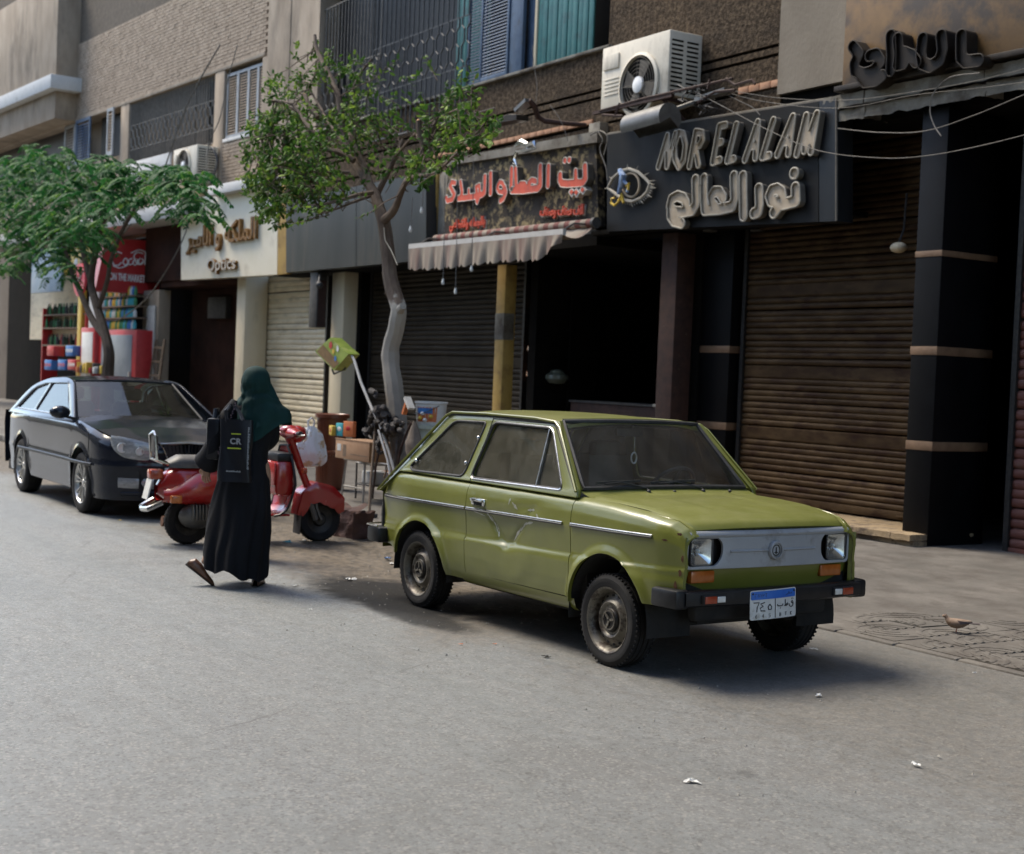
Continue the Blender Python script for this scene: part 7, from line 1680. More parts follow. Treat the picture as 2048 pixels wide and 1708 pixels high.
M['bark1'] = barkmat(); M['bark2'] = mat('dark_bark', (.05,.035,.025), (.09,.065,.048), rough=.9, scale=9, bump=.006, bscale=22, stretch=(1,1,.4)); M['cut'] = mat('cut_wood', (.38,.20,.09), (.46,.26,.13), rough=.8, scale=9)
def leaves_mesh(name, L_, m, parent, wid=.42):
    """L_: (position, direction, normal, length, tone)"""
    vs = []; fs = []; tone = []
    for p, d, nn, l, t in L_:
        s = d.cross(nn).normalized()*l*wid*.5; n_ = s.cross(d).normalized(); b = len(vs)
        vs += [p, p+d*l*.35+s-n_*l*.06, p+d*l*.75+s*.8-n_*l*.10, p+d*l-n_*l*.16, p+d*l*.75-s*.8-n_*l*.10, p+d*l*.35-s-n_*l*.06, p+d*l*.5]
        fs += [(b,b+1,b+2,b+6),(b+6,b+2,b+3),(b+6,b+3,b+4),(b,b+6,b+4,b+5)]; tone += [t]*7
    me = bpy.data.meshes.new(name); me.from_pydata([tuple(v) for v in vs], [], fs); a = me.attributes.new('leaf', 'FLOAT', 'POINT'); a.data.foreach_set('value', tone); me.materials.append(m); return link(name, me, None, parent)
RT = random.Random(11)
def rv(r=RT): v = Vector((r.gauss(0,1), r.gauss(0,1), r.gauss(0,1))); return v.normalized()
TY = 7.4; tb0 = atY(806, 960, TY); TO = Vector((tb0.x, TY, .11))
tree = thing('street_tree', 'slim crooked street tree with whitewashed trunk and sparse glossy leaves behind the green car', 'tree', tuple(TO))
def tp(x, y, dy=0.0): return atY(x, y, TY+dy)-TO
def br_(pts, r0, r1, n=5, mb=None):
    P_ = spl([tp(*p) for p in pts], n); k = mb or MB(); N = len(P_); k.tube([p+Vector((noise.noise(p*4), noise.noise(p*4+Vector((9,0,0))), 0))*.012 for p in P_], [lerp(r0, r1, i/(N-1))*(1+.08*noise.noise(p*9)) for i, p in enumerate(P_)], 9 if r0 > .03 else 6); return P_
trk = MB(); tr_pts = br_([(812,1015),(806,950),(799,880),(794,830),(789,780),(782,720),(784,690),(794,650),(798,622),(790,595),(782,560),(777,520),(772,475),(766,434)], .118, .075, 6, trk)
trk.tube([tp(797,625), tp(806,612,-.05)], [.06,.04], 8); trk.tube([tp(784,600), tp(770,585,-.08)], [.03,.012], 6)
segs = [tr_pts[-4:]]
MAIN = [([(767,440),(752,395),(730,356),(708,320),(692,285),(684,240),(677,195),(660,155),(637,105),(630,70)], .070, .02, .0),
 ([(755,400),(735,350),(716,305),(700,270),(690,232,.1),(700,190,.2),(720,150,.3),(742,118,.4)], .042, .012, .1),
 ([(768,440,-.05),(786,422,-.1),(797,398,-.15),(808,368,-.2),(822,356,-.25),(862,350,-.3)], .050, .02, -.1),
 ([(812,362,-.2),(830,330,-.2),(848,292,-.1),(862,262),(885,215,.1),(908,180,.2)], .032, .010, 0),
 ([(756,385,.05),(776,344,.1),(792,310,.15),(806,278,.2)], .036, .022, .1),
 ([(790,315,.15),(815,285,.1),(850,250,0),(900,225,-.1),(950,205,-.2)], .018, .008, 0),
 ([(745,385,-.1),(715,390,-.3),(683,400,-.4),(646,408,-.5),(600,412,-.55)], .028, .010, -.3),
 ([(742,392,-.1),(705,405,-.3),(672,418,-.4),(640,425,-.4)], .018, .008, -.3),
 ([(708,322,-.1),(680,305,-.2),(652,297,-.3),(632,270,-.35),(614,250,-.4),(590,215,-.45),(575,205,-.5),(540,200,-.5)], .036, .010, -.3),
 ([(655,300,-.3),(620,305,-.4),(585,320,-.5),(550,330,-.6)], .018, .007, -.4),
 ([(640,285,-.3),(600,270,-.4),(560,262,-.5),(520,270,-.6)], .018, .007, -.4),
 ([(690,285,.1),(660,250,.2),(640,215,.3),(615,170,.3),(590,140,.35)], .024, .008, .2),
 ([(700,345,-.2),(660,345,-.4),(620,360,-.5),(580,380,-.6),(545,400,-.6)], .020, .007, -.4),
 ([(862,350,-.3),(890,330,-.4),(920,300,-.5),(950,270,-.5),(975,240,-.5)], .018, .007, -.4)]
brm = MB(); allp = []
for pts, r0, r1, _ in MAIN: allp.append(br_(pts, r0, r1, 5, brm))
brm.tube([tp(848,292,-.1), tp(838,262,-.15), tp(837,242,-.15)], [.035,.034,.032], 8); brm.tube([tp(635,235,-.2), tp(618,210,-.25), tp(610,190,-.25)], [.03,.028,.026], 8)
trk.build('trunk', M['bark1'], tree); brm.build('limb', M['bark1'], tree)
k = MB(); k.tube([tp(837,244,-.15), tp(836,239,-.15)], [.031,.012], 8); k.tube([tp(610,192,-.25), tp(609,187,-.25)], [.026,.01], 8); k.build('cut_end', M['cut'], tree)
k = MB()
for y0 in (590,612,655,700): pass
k.tube([tp(768,455,-.1), tp(770,480,-.11), tp(782,500,-.1), tp(795,530,-.1)], .006, 4); k.build('tied_cord', M['letter_rim'], tree)
BL = [(540,330,62,95,1.0,-.5),(515,290,36,60,.6,-.5),(560,425,48,38,.9,-.5),(600,300,55,60,.8,-.4),(640,385,55,45,.55,-.5),(650,130,45,30,.42,.1),(580,160,55,28,.42,.1),(690,255,50,50,.65,0),(715,200,40,50,.35,.1),(775,320,50,35,.5,0),(800,205,60,40,.35,.1),(870,305,50,40,.75,-.3),(850,350,45,25,.45,-.3),(900,215,55,45,.6,-.1),(955,245,42,45,.65,-.4),(935,165,40,28,.35,0),(830,130,45,22,.2,.3),(985,260,25,30,.3,-.4),(590,230,50,45,.6,-.3),(700,440,45,16,.10,-.3),(620,110,50,26,.4,.2),(740,130,45,30,.4,.2),(555,180,45,30,.5,-.3),(520,380,34,45,.6,-.5),(570,360,55,45,.7,-.5),(730,215,50,40,.4,.1),(530,240,40,40,.4,-.4),(620,340,55,45,.7,-.4)]
leafs = []; tw = MB(); src_pts = [p for a in allp for p in a]
for (bx, by, rx, ry, dens, dy) in BL:
    n_ = int(dens*rx*ry/46)
    for i in range(n_):
        a = RT.random()*2*pi; q = sqrt(RT.random())*1.06; px, py = bx+rx*q*cos(a), by+ry*q*sin(a)
        c = tp(px, py, dy+RT.uniform(-.55,.55)*(1.1-q*.5))
        # twig back to the nearest limb point
        best = min(RT.sample(src_pts, 26), key=lambda s: (s-c).length)
        d0 = (c-best); st = c-d0.normalized()*min(d0.length, .38)-Vector((0,0,.05))
        if i % 2 == 0: tw.tube([st, st.lerp(c, .5)+rv()*.03, c], [.006,.005,.003], 4, cap=False)
        if i % 5 == 0: tw.tube([best, best.lerp(st, .5)+rv()*.05, st], [.010,.008,.006], 4, cap=False)
        ax = (c-st).normalized(); bt = RT.gauss(.5,.16); m_ = RT.randint(7,12)
        for j in range(m_):
            t = j/(m_-1); p = st.lerp(c, .25+.75*t)+rv()*.012; d = (ax*.6+rv()*.9+Vector((0,0,-.15))).normalized(); nn = (Vector((0,0,1))+rv()*.7).normalized()
            if abs(d.dot(nn)) > .95: nn = Vector((1,0,0))
            leafs.append((p, d, nn, RT.uniform(.055,.092), min(1, max(0, bt+RT.gauss(0,.13)+(.28 if t > .85 and RT.random() < .35 else 0)))))
tw.build('twig', M['bark1'], tree)['kind'] = 'stuff'; leaves_mesh('crown', leafs, M['leaf1'], tree, .5)
# the feathery tree over the saloon
T2 = 7.6; o2 = atY(215, 800, T2); O2 = Vector((o2.x, T2, .11))
tree2 = thing('street_tree', 'feathery bright green street tree hanging over the black saloon at far left', 'tree', tuple(O2))
def t2(x, y, dy=0.0): return atY(x, y, T2+dy)-O2
k = MB()
def b2(pts, r0, r1): P_ = spl([t2(*p) for p in pts], 5); k.tube(P_, [lerp(r0, r1, i/(len(P_)-1)) for i in range(len(P_))], 8); return P_
A = [b2([(216,880),(215,800),(216,745),(218,705),(208,660),(193,610),(182,565),(190,510),(205,450),(240,400)], .13, .04), b2([(212,675),(185,640),(163,590),(146,550),(130,500),(110,440)], .07, .03), b2([(196,620),(215,560),(222,520),(250,450),(300,380),(350,360),(395,380)], .05, .02), b2([(183,570),(165,500),(150,430),(130,370),(100,340)], .06, .025), b2([(205,450),(200,400),(190,360)], .04, .02)]
k.build('trunk', M['bark2'], tree2)
BL2 = [(110,350,55,50,1.,0),(150,420,75,65,1.,-.3),(185,350,70,45,1.,.2),(115,470,50,55,1.,-.3),(118,525,38,35,.6,-.2),(225,392,60,42,1.,0),(170,472,42,40,.8,-.4),(260,345,55,28,.8,.2),(330,345,58,24,1.,.2),(375,375,45,42,1.,.1),(320,368,50,28,.7,0),(400,415,24,28,.7,0),(285,400,40,20,.3,0),(60,400,60,110,1.,0),(20,430,60,120,1.,0),(90,300,50,20,.5,.3),(350,420,30,22,.4,0),(150,530,20,20,.4,-.2)]
lf = []; rc = MB()
for (bx, by, rx, ry, dens, dy) in BL2:
    for i in range(int(dens*rx*ry/36)):
        a = RT.random()*2*pi; q = sqrt(RT.random()); c = t2(bx+rx*q*cos(a), by+ry*q*sin(a), dy+RT.uniform(-.9,.9)); az = RT.random()*2*pi; L0 = RT.uniform(.30,.46); h = Vector((cos(az), sin(az), 0)); side = Vector((-sin(az), cos(az), 0)); bt = RT.gauss(.42,.17)
        if i % 3 == 0: rc.tube([c, c+h*L0*.5+Vector((0,0,.02)), c+h*L0*.85-Vector((0,0,L0*.35))], .004, 3, cap=False)
        NP = 9
        for j in range(NP):
            t = (j+1)/NP; p = c+h*L0*(t-.12*t*t)+Vector((0,0,.09*t-L0*.62*t*t)); tg = (h*(1-.24*t)+Vector((0,0,.09/L0-1.24*t))).normalized()
            for sg in (-1, 1):
                d = (side*sg*.8+tg*.45+Vector((0,0,-.25))+rv()*.12).normalized(); nn = (Vector((0,0,1))+rv()*.3).normalized(); lf.append((p, d, nn, RT.uniform(.10,.14)*(1-.35*abs(t-.5)), min(1, max(0, bt+RT.gauss(0,.09)+.22*(RT.random() < .12)))))
rc.build('leaf_stem', M['bark2'], tree2)['kind'] = 'stuff'; leaves_mesh('crown', lf, M['leaf2'], tree2, .42)
# ------------------------------------------------------------------ things round the tree base
M['card'] = mat('cardboard', (.30,.17,.09), (.36,.215,.12), rough=.85, scale=5); M['bin_brown'] = mat('red_brown_plastic', (.13,.035,.015), (.19,.055,.022), rough=.35, scale=3, coat=.2, stretch=(1,1,.3))
M['steel_tube'] = mat('steel_tube', (.38,.37,.35), (.48,.47,.45), rough=.35, metal=.8, scale=9); M['stick'] = mat('dull_stick', (.12,.08,.05), (.20,.14,.09), rough=.8, scale=12); M['rag'] = mat('grimy_rag', (.035,.03,.028), (.09,.08,.07), rough=.95, scale=14, bump=.01, bscale=30)
M['pale_pipe'] = mat('pale_pipe', (.42,.40,.36), (.52,.50,.46), rough=.6, scale=9); M['lime_tin'] = mat('green_printed_tin', (.17,.24,.03), (.26,.33,.05), rough=.4, scale=8, c3=(.33,.36,.12), s3=9, t3=(.56,.6)); M['brown_print'] = mat('brown_print', (.13,.07,.02), (.20,.11,.03), rough=.5, scale=12)
M['orange_p'] = mat('orange_plastic', (.50,.14,.04), (.58,.18,.06), rough=.5); M['blue_p'] = mat('blue_print', (.03,.14,.38), (.04,.18,.46), rough=.5, scale=8); M['yell_p'] = mat('yellow_print', (.55,.36,.04), (.62,.43,.06), rough=.5, scale=8); M['cyan_p'] = mat('cyan_print', (.04,.30,.36), (.06,.4,.45), rough=.5, scale=8)
M['red_p'] = mat('red_print', (.40,.02,.02), (.48,.03,.03), rough=.45, scale=8); M['green_p'] = mat('green_print', (.03,.16,.05), (.05,.22,.08), rough=.5, scale=8); M['white_p'] = mat('white_print', (.55,.55,.52), (.62,.62,.6), rough=.5, scale=8); M['pglass'] = mat('dark_bottle', (.015,.03,.018), (.03,.05,.03), rough=.15, coat=.6); M['net'] = mat('dirty_net', (.13,.10,.075), (.18,.145,.11), rough=.9, scale=20)
PZ = .118
def loc_on(px, py, Y): return atY(px, py, Y)
# green tin on a bent pole
p = atY(664, 708, 7.15); tin = thing('printed_tin', 'green printed tin with a wire handle speared on the bent white pole', 'tin', tuple(p))
def LW(q, o): return (q[0]-o.location.x, q[1]-o.location.y, q[2]-o.location.z)
cs = [Vector(LW(atY(*q, 7.10), tin)) for q in ((630,703),(661,675),(697,708),(668,741))]
k = MB(); bk_ = Vector((.02,.13,.0)); k.add(cs+[c+bk_ for c in cs], [(0,3,2,1),(4,5,6,7),(0,1,5,4),(1,2,6,5),(2,3,7,6),(3,0,4,7)]); k.build('tin_body', M['lime_tin'], tin, smooth=False, fix=True)
c0 = sum(cs, Vector())/4; f_ = Vector((0,-.004,0)); k = MB(); q_ = [cs[0].lerp(c0,.12), cs[0].lerp(cs[1],.52).lerp(c0,.05), cs[3].lerp(cs[2],.42).lerp(c0,.08), cs[3].lerp(c0,.12)]; k.add([c+f_ for c in q_], [(0,3,2,1)]); k.build('picture_label', M['brown_print'], tin, smooth=False)
for a, b, s, mm in ((.75,.25,.10,'red_p'),(.62,.5,.07,'yell_p'),(.45,.75,.07,'blue_p'),(.85,.55,.08,'white_p')):
    c = cs[0].lerp(cs[1],a).lerp(cs[3].lerp(cs[2],a), b); k = MB(); k.add([c+f_*1.5+Vector((s*.5*cos(t),0,s*.5*sin(t))) for t in (0,1.3,2.4,3.6,5.0)], [(0,1,2,3,4)]); k.build('printed_spot', M[mm], tin, smooth=False)
k = MB(); k.tube([LW(atY(*q, 7.2), tin) for q in ((664,738),(668,748),(690,738),(694,718),(690,708))], .011, 6); k.build('wire_handle', M['iron_dark'], tin)
def pole(pts, Y, r, m, name, label, cat, zmin=None):
    P_ = [atY(x, y, Y if not isinstance(Y, tuple) else lerp(Y[0], Y[1], i/(len(pts)-1))) for i, (x, y) in enumerate(pts)]; o = P_[-1].copy(); k = MB(); k.tube([q-o for q in P_], r, 7); ob = k.build(name, m, None, loc=tuple(o)); return tag(ob, label, cat)
pole([(694,708),(703,710),(709,722),(722,765),(745,820),(760,850),(778,905),(790,950)], 7.15, .016, M['pale_pipe'], 'bent_pole', 'bent pale pole leaning on the tree and holding up the green tin', 'pole')
pole([(752,845),(747,900),(742,960),(738,1030)], (7.2,6.98), .016, M['stick'], 'broom', 'brown broom standing by the tree with its dark head on the pavement', 'broom')
k = MB(); q = atZ(737, 1034, PZ); k.box((-.28,-.06,0),(.10,.06,.045),.01); tag(k.build('dustpan', M['rag'], None, loc=(q.x,q.y,PZ)), 'flat black dustpan lying at the foot of the brown broom', 'dustpan')
for pts, Y, lab, m_ in (([(770,850),(778,900),(786,960)], 7.25, 'dark mop stick standing between the broom and the tree trunk', 'stick'), ([(806,850),(790,900),(768,955)], 7.3, 'crossed thin stick slanting left across the tree trunk', 'stick'), ([(822,845),(800,900),(792,960)], 7.2, 'rusty iron rod leaning right of the tree trunk', 'rustcol'), ([(757,860),(775,920),(782,965)], 7.1, 'pale split cane among the mops by the tree', 'pale_pipe'), ([(765,870),(752,930),(746,985)], 7.2, 'short dark stick behind the broom', 'rustcol')): pole(pts, Y, .012, M[m_], 'stick', lab, 'stick')
RB = thing('rag_bundle', 'bundle of grimy mop heads and rags tied round the tree trunk', 'rags', tuple(atY(770, 835, 7.25)))
RR = random.Random(5)
for i in range(26):
    cx, cy = RR.gauss(770, 17), RR.gauss(836, 16); k = MB(); a = (cx, cy); pts = [a]
    for j in range(4): a = (a[0]+RR.uniform(-9, 9), a[1]+RR.uniform(-5, 12)); pts.append(a)
    k.tube(spl([LW(atY(x, y, 7.22+RR.uniform(-.12,.12)), RB) for x, y in pts], 4), [RR.uniform(.018,.045)*(1-.03*q) for q in range(17)], 7); k.build('rag', M['rag'], RB)
k = MB(); k.tube([LW(atY(x, y, 7.25), RB) for x, y in ((758,850),(775,865),(795,860),(806,848))], .012, 6); k.tube([LW(atY(x, y, 7.25), RB) for x, y in ((790,850),(800,870),(798,900),(790,930))], [.03,.05,.045,.01], 7); k.build('rag', M['rag'], RB)
NB = thing('net_bag', 'dirty net bag hanging right of the tree trunk', 'bag', tuple(atY(828, 900, 7.2))); k = MB(); k.grid(lambda u, v: (interp([(0,.02),(.3,.07),(.7,.14),(1,.03)], 1-v if False else v)*cos(2*pi*u)*(1+.1*sin(u*31)), .09*sin(2*pi*u)*interp([(0,.2),(.5,1),(1,.3)], v), .30-.46*v+.01*sin(u*20)), 24, 12, cu=True); k.build('net', M['net'], NB)
sc_ = thing('scraper', 'orange handled pale scraper stuck in the rags right of the trunk', 'scraper', tuple(atY(818, 806, 7.1))); k = MB(); k.bar(LW(atY(814,795,7.1),sc_), LW(atY(823,818,7.1),sc_), .075, .03); k.build('blade_block', M['pale_pipe'], sc_); k = MB(); k.bar(LW(atY(815,805,7.1),sc_), LW(atY(808,828,7.1),sc_), .05, .03); k.build('grip', M['orange_p'], sc_)
# paint bucket standing on a pale plastic bin
q = atY(858, 925, 7.75); bz0 = atY(858, 850, 7.75).z
bn = thing('plastic_bin', 'pale green plastic bin under the paint bucket behind the green car', 'bin', (q.x, 7.75, PZ)); k = MB(); k.lathe([(.0001,0),(.13,0),(.165,bz0-PZ-.04),(.185,bz0-PZ-.04),(.185,bz0-PZ),(.0001,bz0-PZ)], 24); k.build('bin_body', mat('pale_green_plastic', (.36,.40,.30), (.45,.48,.40), rough=.5, scale=3), bn)
bt = thing('bucket', 'white paint bucket with an orange and blue picture on top of the pale bin', 'bucket', (q.x+.0, 7.75, bz0)); bh_ = atY(860, 803, 7.75).z-bz0
k = MB(); k.lathe([(.0001,.01),(.15,0),(.155,.01),(.175,bh_-.03),(.185,bh_-.02),(.185,bh_),(.17,bh_),(.165,bh_-.03)], 28); k.build('bucket_body', M['white_p'], bt)
k = MB(); k.grid(lambda u, v: (lerp(.158,.172,v)*cos(lerp(-1.6,-.1,u)), lerp(.158,.172,v)*sin(lerp(-1.6,-.1,u)), lerp(.04,bh_-.06,v)), 12, 3); lb = k.build('picture_label', M['orange_p'], bt)
k = MB(); k.grid(lambda u, v: (lerp(.171,.175,v)*cos(lerp(-1.5,-.4,u)), lerp(.171,.175,v)*sin(lerp(-1.5,-.4,u)), lerp(bh_-.13,bh_-.07,v)), 12, 2); k.build('label_band', M['blue_p'], bt)
for a_, z_, mm in ((-1.3,.08,'yell_p'),(-.9,.06,'white_p'),(-.5,.10,'yell_p'),(-1.1,.13,'white_p')):
    k = MB(); k.ball((.166*cos(a_),.166*sin(a_),z_),(.025,.025,.022),8,6); k.build('printed_spot', M[mm], lb)
k = MB(); k.tube([(.18*cos(t),.18*sin(t)*1.0,bh_-.04-.10*sin(t-pi) if t > pi else bh_-.04) for t in [pi+pi*i/14 for i in range(15)]], .004, 5); k.build('wire_handle', M['iron_dark'], bt)
# steel stool with the cardboard box, brown bins, flimsy boxes
y0 = 7.45; zt = atY(700, 918, y0).z; xl, xr = atY(684, 950, y0).x, atY(728, 950, y0).x
stl = thing('stool', 'steel tube stool carrying the cardboard box on the pavement', 'stool', ((xl+xr)/2, y0+.2, PZ)); W_ = (xr-xl)/2
for sx in (-1, 1):
    for sy in (-1, 1): k = MB(); k.tube([(sx*W_, sy*.2, 0), (sx*W_*.85, sy*.17, zt-PZ)], .014, 7); k.build('leg', M['steel_tube'], stl)
for sy in (-1, 1): k = MB(); k.tube([(-W_*.97, sy*.19, .17), (W_*.97, sy*.19, .17)], .010, 6); k.build('rail', M['steel_tube'], stl)
k = MB(); k.box((-W_*.95,-.2,zt-PZ-.02),(W_*.95,.2,zt-PZ),.01); k.build('seat', M['steel_tube'], stl)
bxl, bxr = atY(680, 900, y0).x, atY(748, 900, y0).x; zt2 = atY(700, 880, y0).z
cbx = thing('cardboard_box', 'brown cardboard box with a white label on the steel stool', 'box', (bxl, y0-.06, zt)); k = MB(); k.box((0,0,0),(bxr-bxl,.42,zt2-zt),.004); k.build('carton', M['card'], cbx)
k = MB(); k.box((.05,-.003,.09),(.15,.0,.17)); k.build('label', M['white_p'], cbx, smooth=False); k = MB(); k.box((.40,-.002,.06),(bxr-bxl-.05,.0,.07)); k.box((.20,-.002,.03),(.29,.0,.17)); k.build('print', M['stick'], cbx, smooth=False); k = MB(); k.box((-.01,-.004,zt2-zt),(bxr-bxl+.02,.02,zt2-zt+.012)); k.build('flap', M['card'], cbx)
for i, (px, mm, hh, wd) in enumerate(((672,'yell_p',.12,.22),(688,'cyan_p',.16,.16),(704,'orange_p',.19,.20),(697,'green_p',.12,.12))):
    q = atY(px, 878, y0+.32+.02*i); o = thing('product_box', ['yellow printed packet behind the cardboard box, leftmost', 'cyan printed packet behind the cardboard box', 'orange and yellow printed packet behind the cardboard box, rightmost', 'small green packet among the coloured packets on the cardboard box'][i], 'packet', (q.x, y0+.24+.03*i, zt2+.002), R.uniform(-.3,.3), 'printed packets on the cardboard box')
    k = MB(); k.box((-wd/2,0,0),(wd/2,.05,hh),.003); k.build('packet', M[mm], o); k = MB(); k.ball((0,-.001,hh*.55),(.05,.004,.03),10,6); k.build('printed_spot', M['white_p' if i % 2 else 'red_p'], o)
for i, (za, zb) in enumerate(((.0,.50),(.505,.98))):
    q = atY(661, 940, 7.95); o = thing('plastic_bin', ['lower red-brown plastic bin of the two stacked beside the stool', 'upper red-brown plastic bin of the two stacked beside the stool'][i], 'bin', (q.x, 7.95, PZ+za), 0, 'stacked brown bins'); k = MB(); h_ = zb-za; k.lathe([(.0001,0),(.165,0),(.185,h_*.6),(.195,h_-.06),(.225,h_-.055),(.225,h_-.01),(.205,h_-.005),(.19,h_-.02),(.18,.03),(.0001,.03)], 28); k.build('bin_body', M['bin_brown'], o)
    for j in range(10): a = -2.6+j*.22; k = MB(); k.bar((.180*cos(a),.180*sin(a),.03),(.192*cos(a),.192*sin(a),h_-.08),.010,.008,up=(cos(a),sin(a),0)); k.build('rib', M['bin_brown'], o)
# metal table frames further right
for i, (px0, px1, Y, lab) in enumerate(((742,772,7.9,'dark metal table frame behind the broom by the tree'), (776,812,8.1,'dark metal rack frame behind the tree trunk'))):
    xa, xb = atY(px0, 960, Y).x, atY(px1, 960, Y).x; o = thing('table_frame', lab, 'frame', ((xa+xb)/2, Y, PZ)); w2 = (xb-xa)/2; h_ = atY(px0, 925, Y).z-PZ
    for sx in (-1, 1):
        for sy in (-.2, .2): k = MB(); k.tube([(sx*w2, sy, 0), (sx*w2, sy, h_)], .012, 6); k.build('leg', M['iron_dark'], o)
    for z in (.18, h_): k = MB(); k.tube([(-w2,-.2,z),(w2,-.2,z),(w2,.2,z),(-w2,.2,z)], .011, 6, closed=True); k.build('rail', M['steel_tube' if z > .3 else 'iron_dark'], o)
    k = MB(); k.box((-w2+.03,-.15,.19),(w2-.05,.12,.34),.02); k.build('stored_sack', M['white_p' if i == 0 else 'orange_p'], o)
# crumpled brown carton in the gutter by the scooter wheel
q = atZ(672, 1075, 0); o = thing('cardboard_box', 'dark crushed cardboard carton in the gutter beside the scooter front wheel', 'box', (q.x, q.y+.16, 0), .15)
k = MB(); M['dcard'] = mat('wet_dark_cardboard', (.045,.02,.014), (.08,.035,.022), rough=.85, scale=7)
def cr(p): return Vector(p)+Vector((noise.noise(Vector(p)*9), noise.noise(Vector(p)*9+Vector((4,0,0))), noise.noise(Vector(p)*8+Vector((0,7,0)))*(1 if p[2] > .02 else 0)))*.035
for a, b, c_, d_ in (((-.22,-.13,0),(.22,-.13,0),(.22,-.13,.27),(-.22,-.13,.27)), ((.22,-.13,0),(.22,.13,0),(.22,.13,.27),(.22,-.13,.27)), ((-.22,.13,0),(-.22,-.13,0),(-.22,-.13,.27),(-.22,.13,.27)), ((-.22,.13,.0),(.22,.13,.0),(.22,.13,.27),(-.22,.13,.27))):
    A_, B_, C_, D_ = map(Vector, (a, b, c_, d_)); k.grid(lambda u, v: cr(tuple(A_.lerp(B_, u).lerp(D_.lerp(C_, u), v))), 10, 8)
k.grid(lambda u, v: cr((lerp(-.24,.28,u), lerp(-.13,.0,v), .27+.06*v+.03*sin(u*9))), 10, 3); k.build('carton', M['dcard'], o, smooth=False)

# ------------------------------------------------------------------ wares in the dark spice shop
for i, (px, py, w_, mm, lab) in enumerate(((1078,700,.24,'bowl_b','dim round brown jar on the upper shelf inside the dark shop'), (1078,752,.26,'bowl_b','dim round brown jar on the lower shelf inside the dark shop'), (1113,756,.22,'bowl_g','dim greenish jar beside the brown jar on the lower shelf'), (1080,600,.2,'bowl_b','barely lit jar on the top shelf inside the dark shop'))):
    M.setdefault('bowl_b', mat('glazed_brown_jar', (.55,.20,.08), (.62,.26,.11), rough=.25, coat=.6, scale=6)); M.setdefault('bowl_g', mat('green_grey_jar', (.10,.11,.085), (.14,.15,.11), rough=.3, scale=6))
    q = atY(px, py+12, 12.2); o = thing('jar', lab, 'jar', tuple(q)); k = MB(); k.lathe([(.0001,0),(w_*.5,.01),(w_*.8,w_*.35),(w_*.78,w_*.6),(w_*.45,w_*.8),(w_*.45,w_*.88),(w_*.5,w_*.9)], 20); k.build('jar_body', M[mm], o); k = MB(); k.lathe([(w_*.52,w_*.88),(w_*.3,w_*.98),(.0001,w_*1.02)], 16); k.build('lid', M[mm], o)
sh = thing('shelf_unit', 'dark wooden shelves holding jars inside the spice shop', 'shelf', (atY(1100, 700, 12.7).x, 12.7, .1))
for z in (atY(1080,612,12.6).z, atY(1080,660,12.6).z, atY(1080,712,12.6).z, atY(1080,764,12.6).z): k = MB(); k.box((-.6,-.25,z-.13),(.9,.3,z-.105)); k.build('shelf', M['shade_black'], sh)
for x in (-.6,.9): k = MB(); k.box((x-.02,-.25,0),(x+.02,.3,3.2)); k.build('side', M['shade_black'], sh)
q = atY(1180, 806, 12.2); o = thing('display_counter', 'low glass-topped counter seen just above the green car roof', 'counter', (q.x, 12.2, .1)); k = MB(); k.box((-.5,0,0),(1.9,.6,q.z-.1),.01); k.build('cabinet', M['rustcol'], o); k = MB(); k.box((-.52,-.02,q.z-.1),(1.92,.62,q.z-.07)); k.build('top', M['iron_dark'], o)
for i, (pa, pb) in enumerate(((650,672),(680,700),(706,726),(748,778))):
    q = atY(1331, pb, 11.95); q2 = atY(1331, pa, 11.95); o = thing('hanging_packet', ['small pale packet hanging by the brown door post, topmost', 'yellowish packet hanging by the brown door post', 'cream packet hanging by the brown door post, third from top', 'lowest cream packet hanging by the brown door post'][i], 'packet', tuple(q), 0, 'packets hanging by the door post'); k = MB(); k.box((-.05,-.015,0),(.05,.015,q2.z-q.z),.01); k.build('packet', M['cream' if i != 1 else 'yell_p'], o); k = MB(); k.tube([(0,0,q2.z-q.z),(0,0,q2.z-q.z+.07)], .003, 4); k.build('string', M['wire'], o)
q = atY(1325, 815, 12.0); o = thing('scale_pan', 'pale rack corner just above the green car roof by the door post', 'rack', (q.x, 12.0, .1)); k = MB(); k.box((-.07,-.05,0),(.07,.05,q.z-.1),.01); k.box((-.12,-.08,q.z-.1),(.09,.08,q.z-.06),.01); k.build('stand', M['letter_rim'], o)

# ------------------------------------------------------------------ corner shop wares at far left
def og(px, py, off=-.3): return LM @ onL(px, py, off)
def bottle(o, x, y, z, m, h=.30, r=.04):
    k = MB(); k.lathe([(.0001,0),(r,0),(r,h*.6),(r*.35,h*.82),(r*.35,h),(.0001,h)], 8, o=(x,y,z)); return k
su = thing('bottle_shelf', 'open shelf unit packed with rows of dark bottles at far left', 'shelf', tuple(og(138, 690, -.1)), LA)
def sl(px, py, off=-.1): return LM @ onL(px, py, off)
sx0, sx1 = onL(92, 650, -.1).x-onL(138, 690, -.1).x, onL(178, 650, -.1).x-onL(138, 690, -.1).x
for row, py in enumerate((690, 655, 628)):
    z = onL(138, py, -.1).z-onL(138, 690, -.1).z; k = MB(); k.box((sx0,-.1,z-.04),(sx1,.35,z)); k.build('shelf', M['stick'], su); me = {}
    for mm in ('pglass','red_p','green_p','white_p','iron_dark'): me[mm] = bottle(None,0,0,0,None).mesh('bottle', M[mm])
    x = sx0+.1; i = 0
    while x < sx1-.05:
        o = link('bottle', me[R.choice(['pglass','pglass','green_p','iron_dark','red_p' if row == 0 else 'pglass'])], None, su); o.location = (x, -.02+R.uniform(0,.1), z); x += .13; i += 1
for x in (sx0, sx1): k = MB(); k.box((x-.03,-.1,-2.0),(x+.03,.35,onL(138, 615, -.1).z-onL(138, 690, -.1).z)); k.build('side', M['red_p'], su)
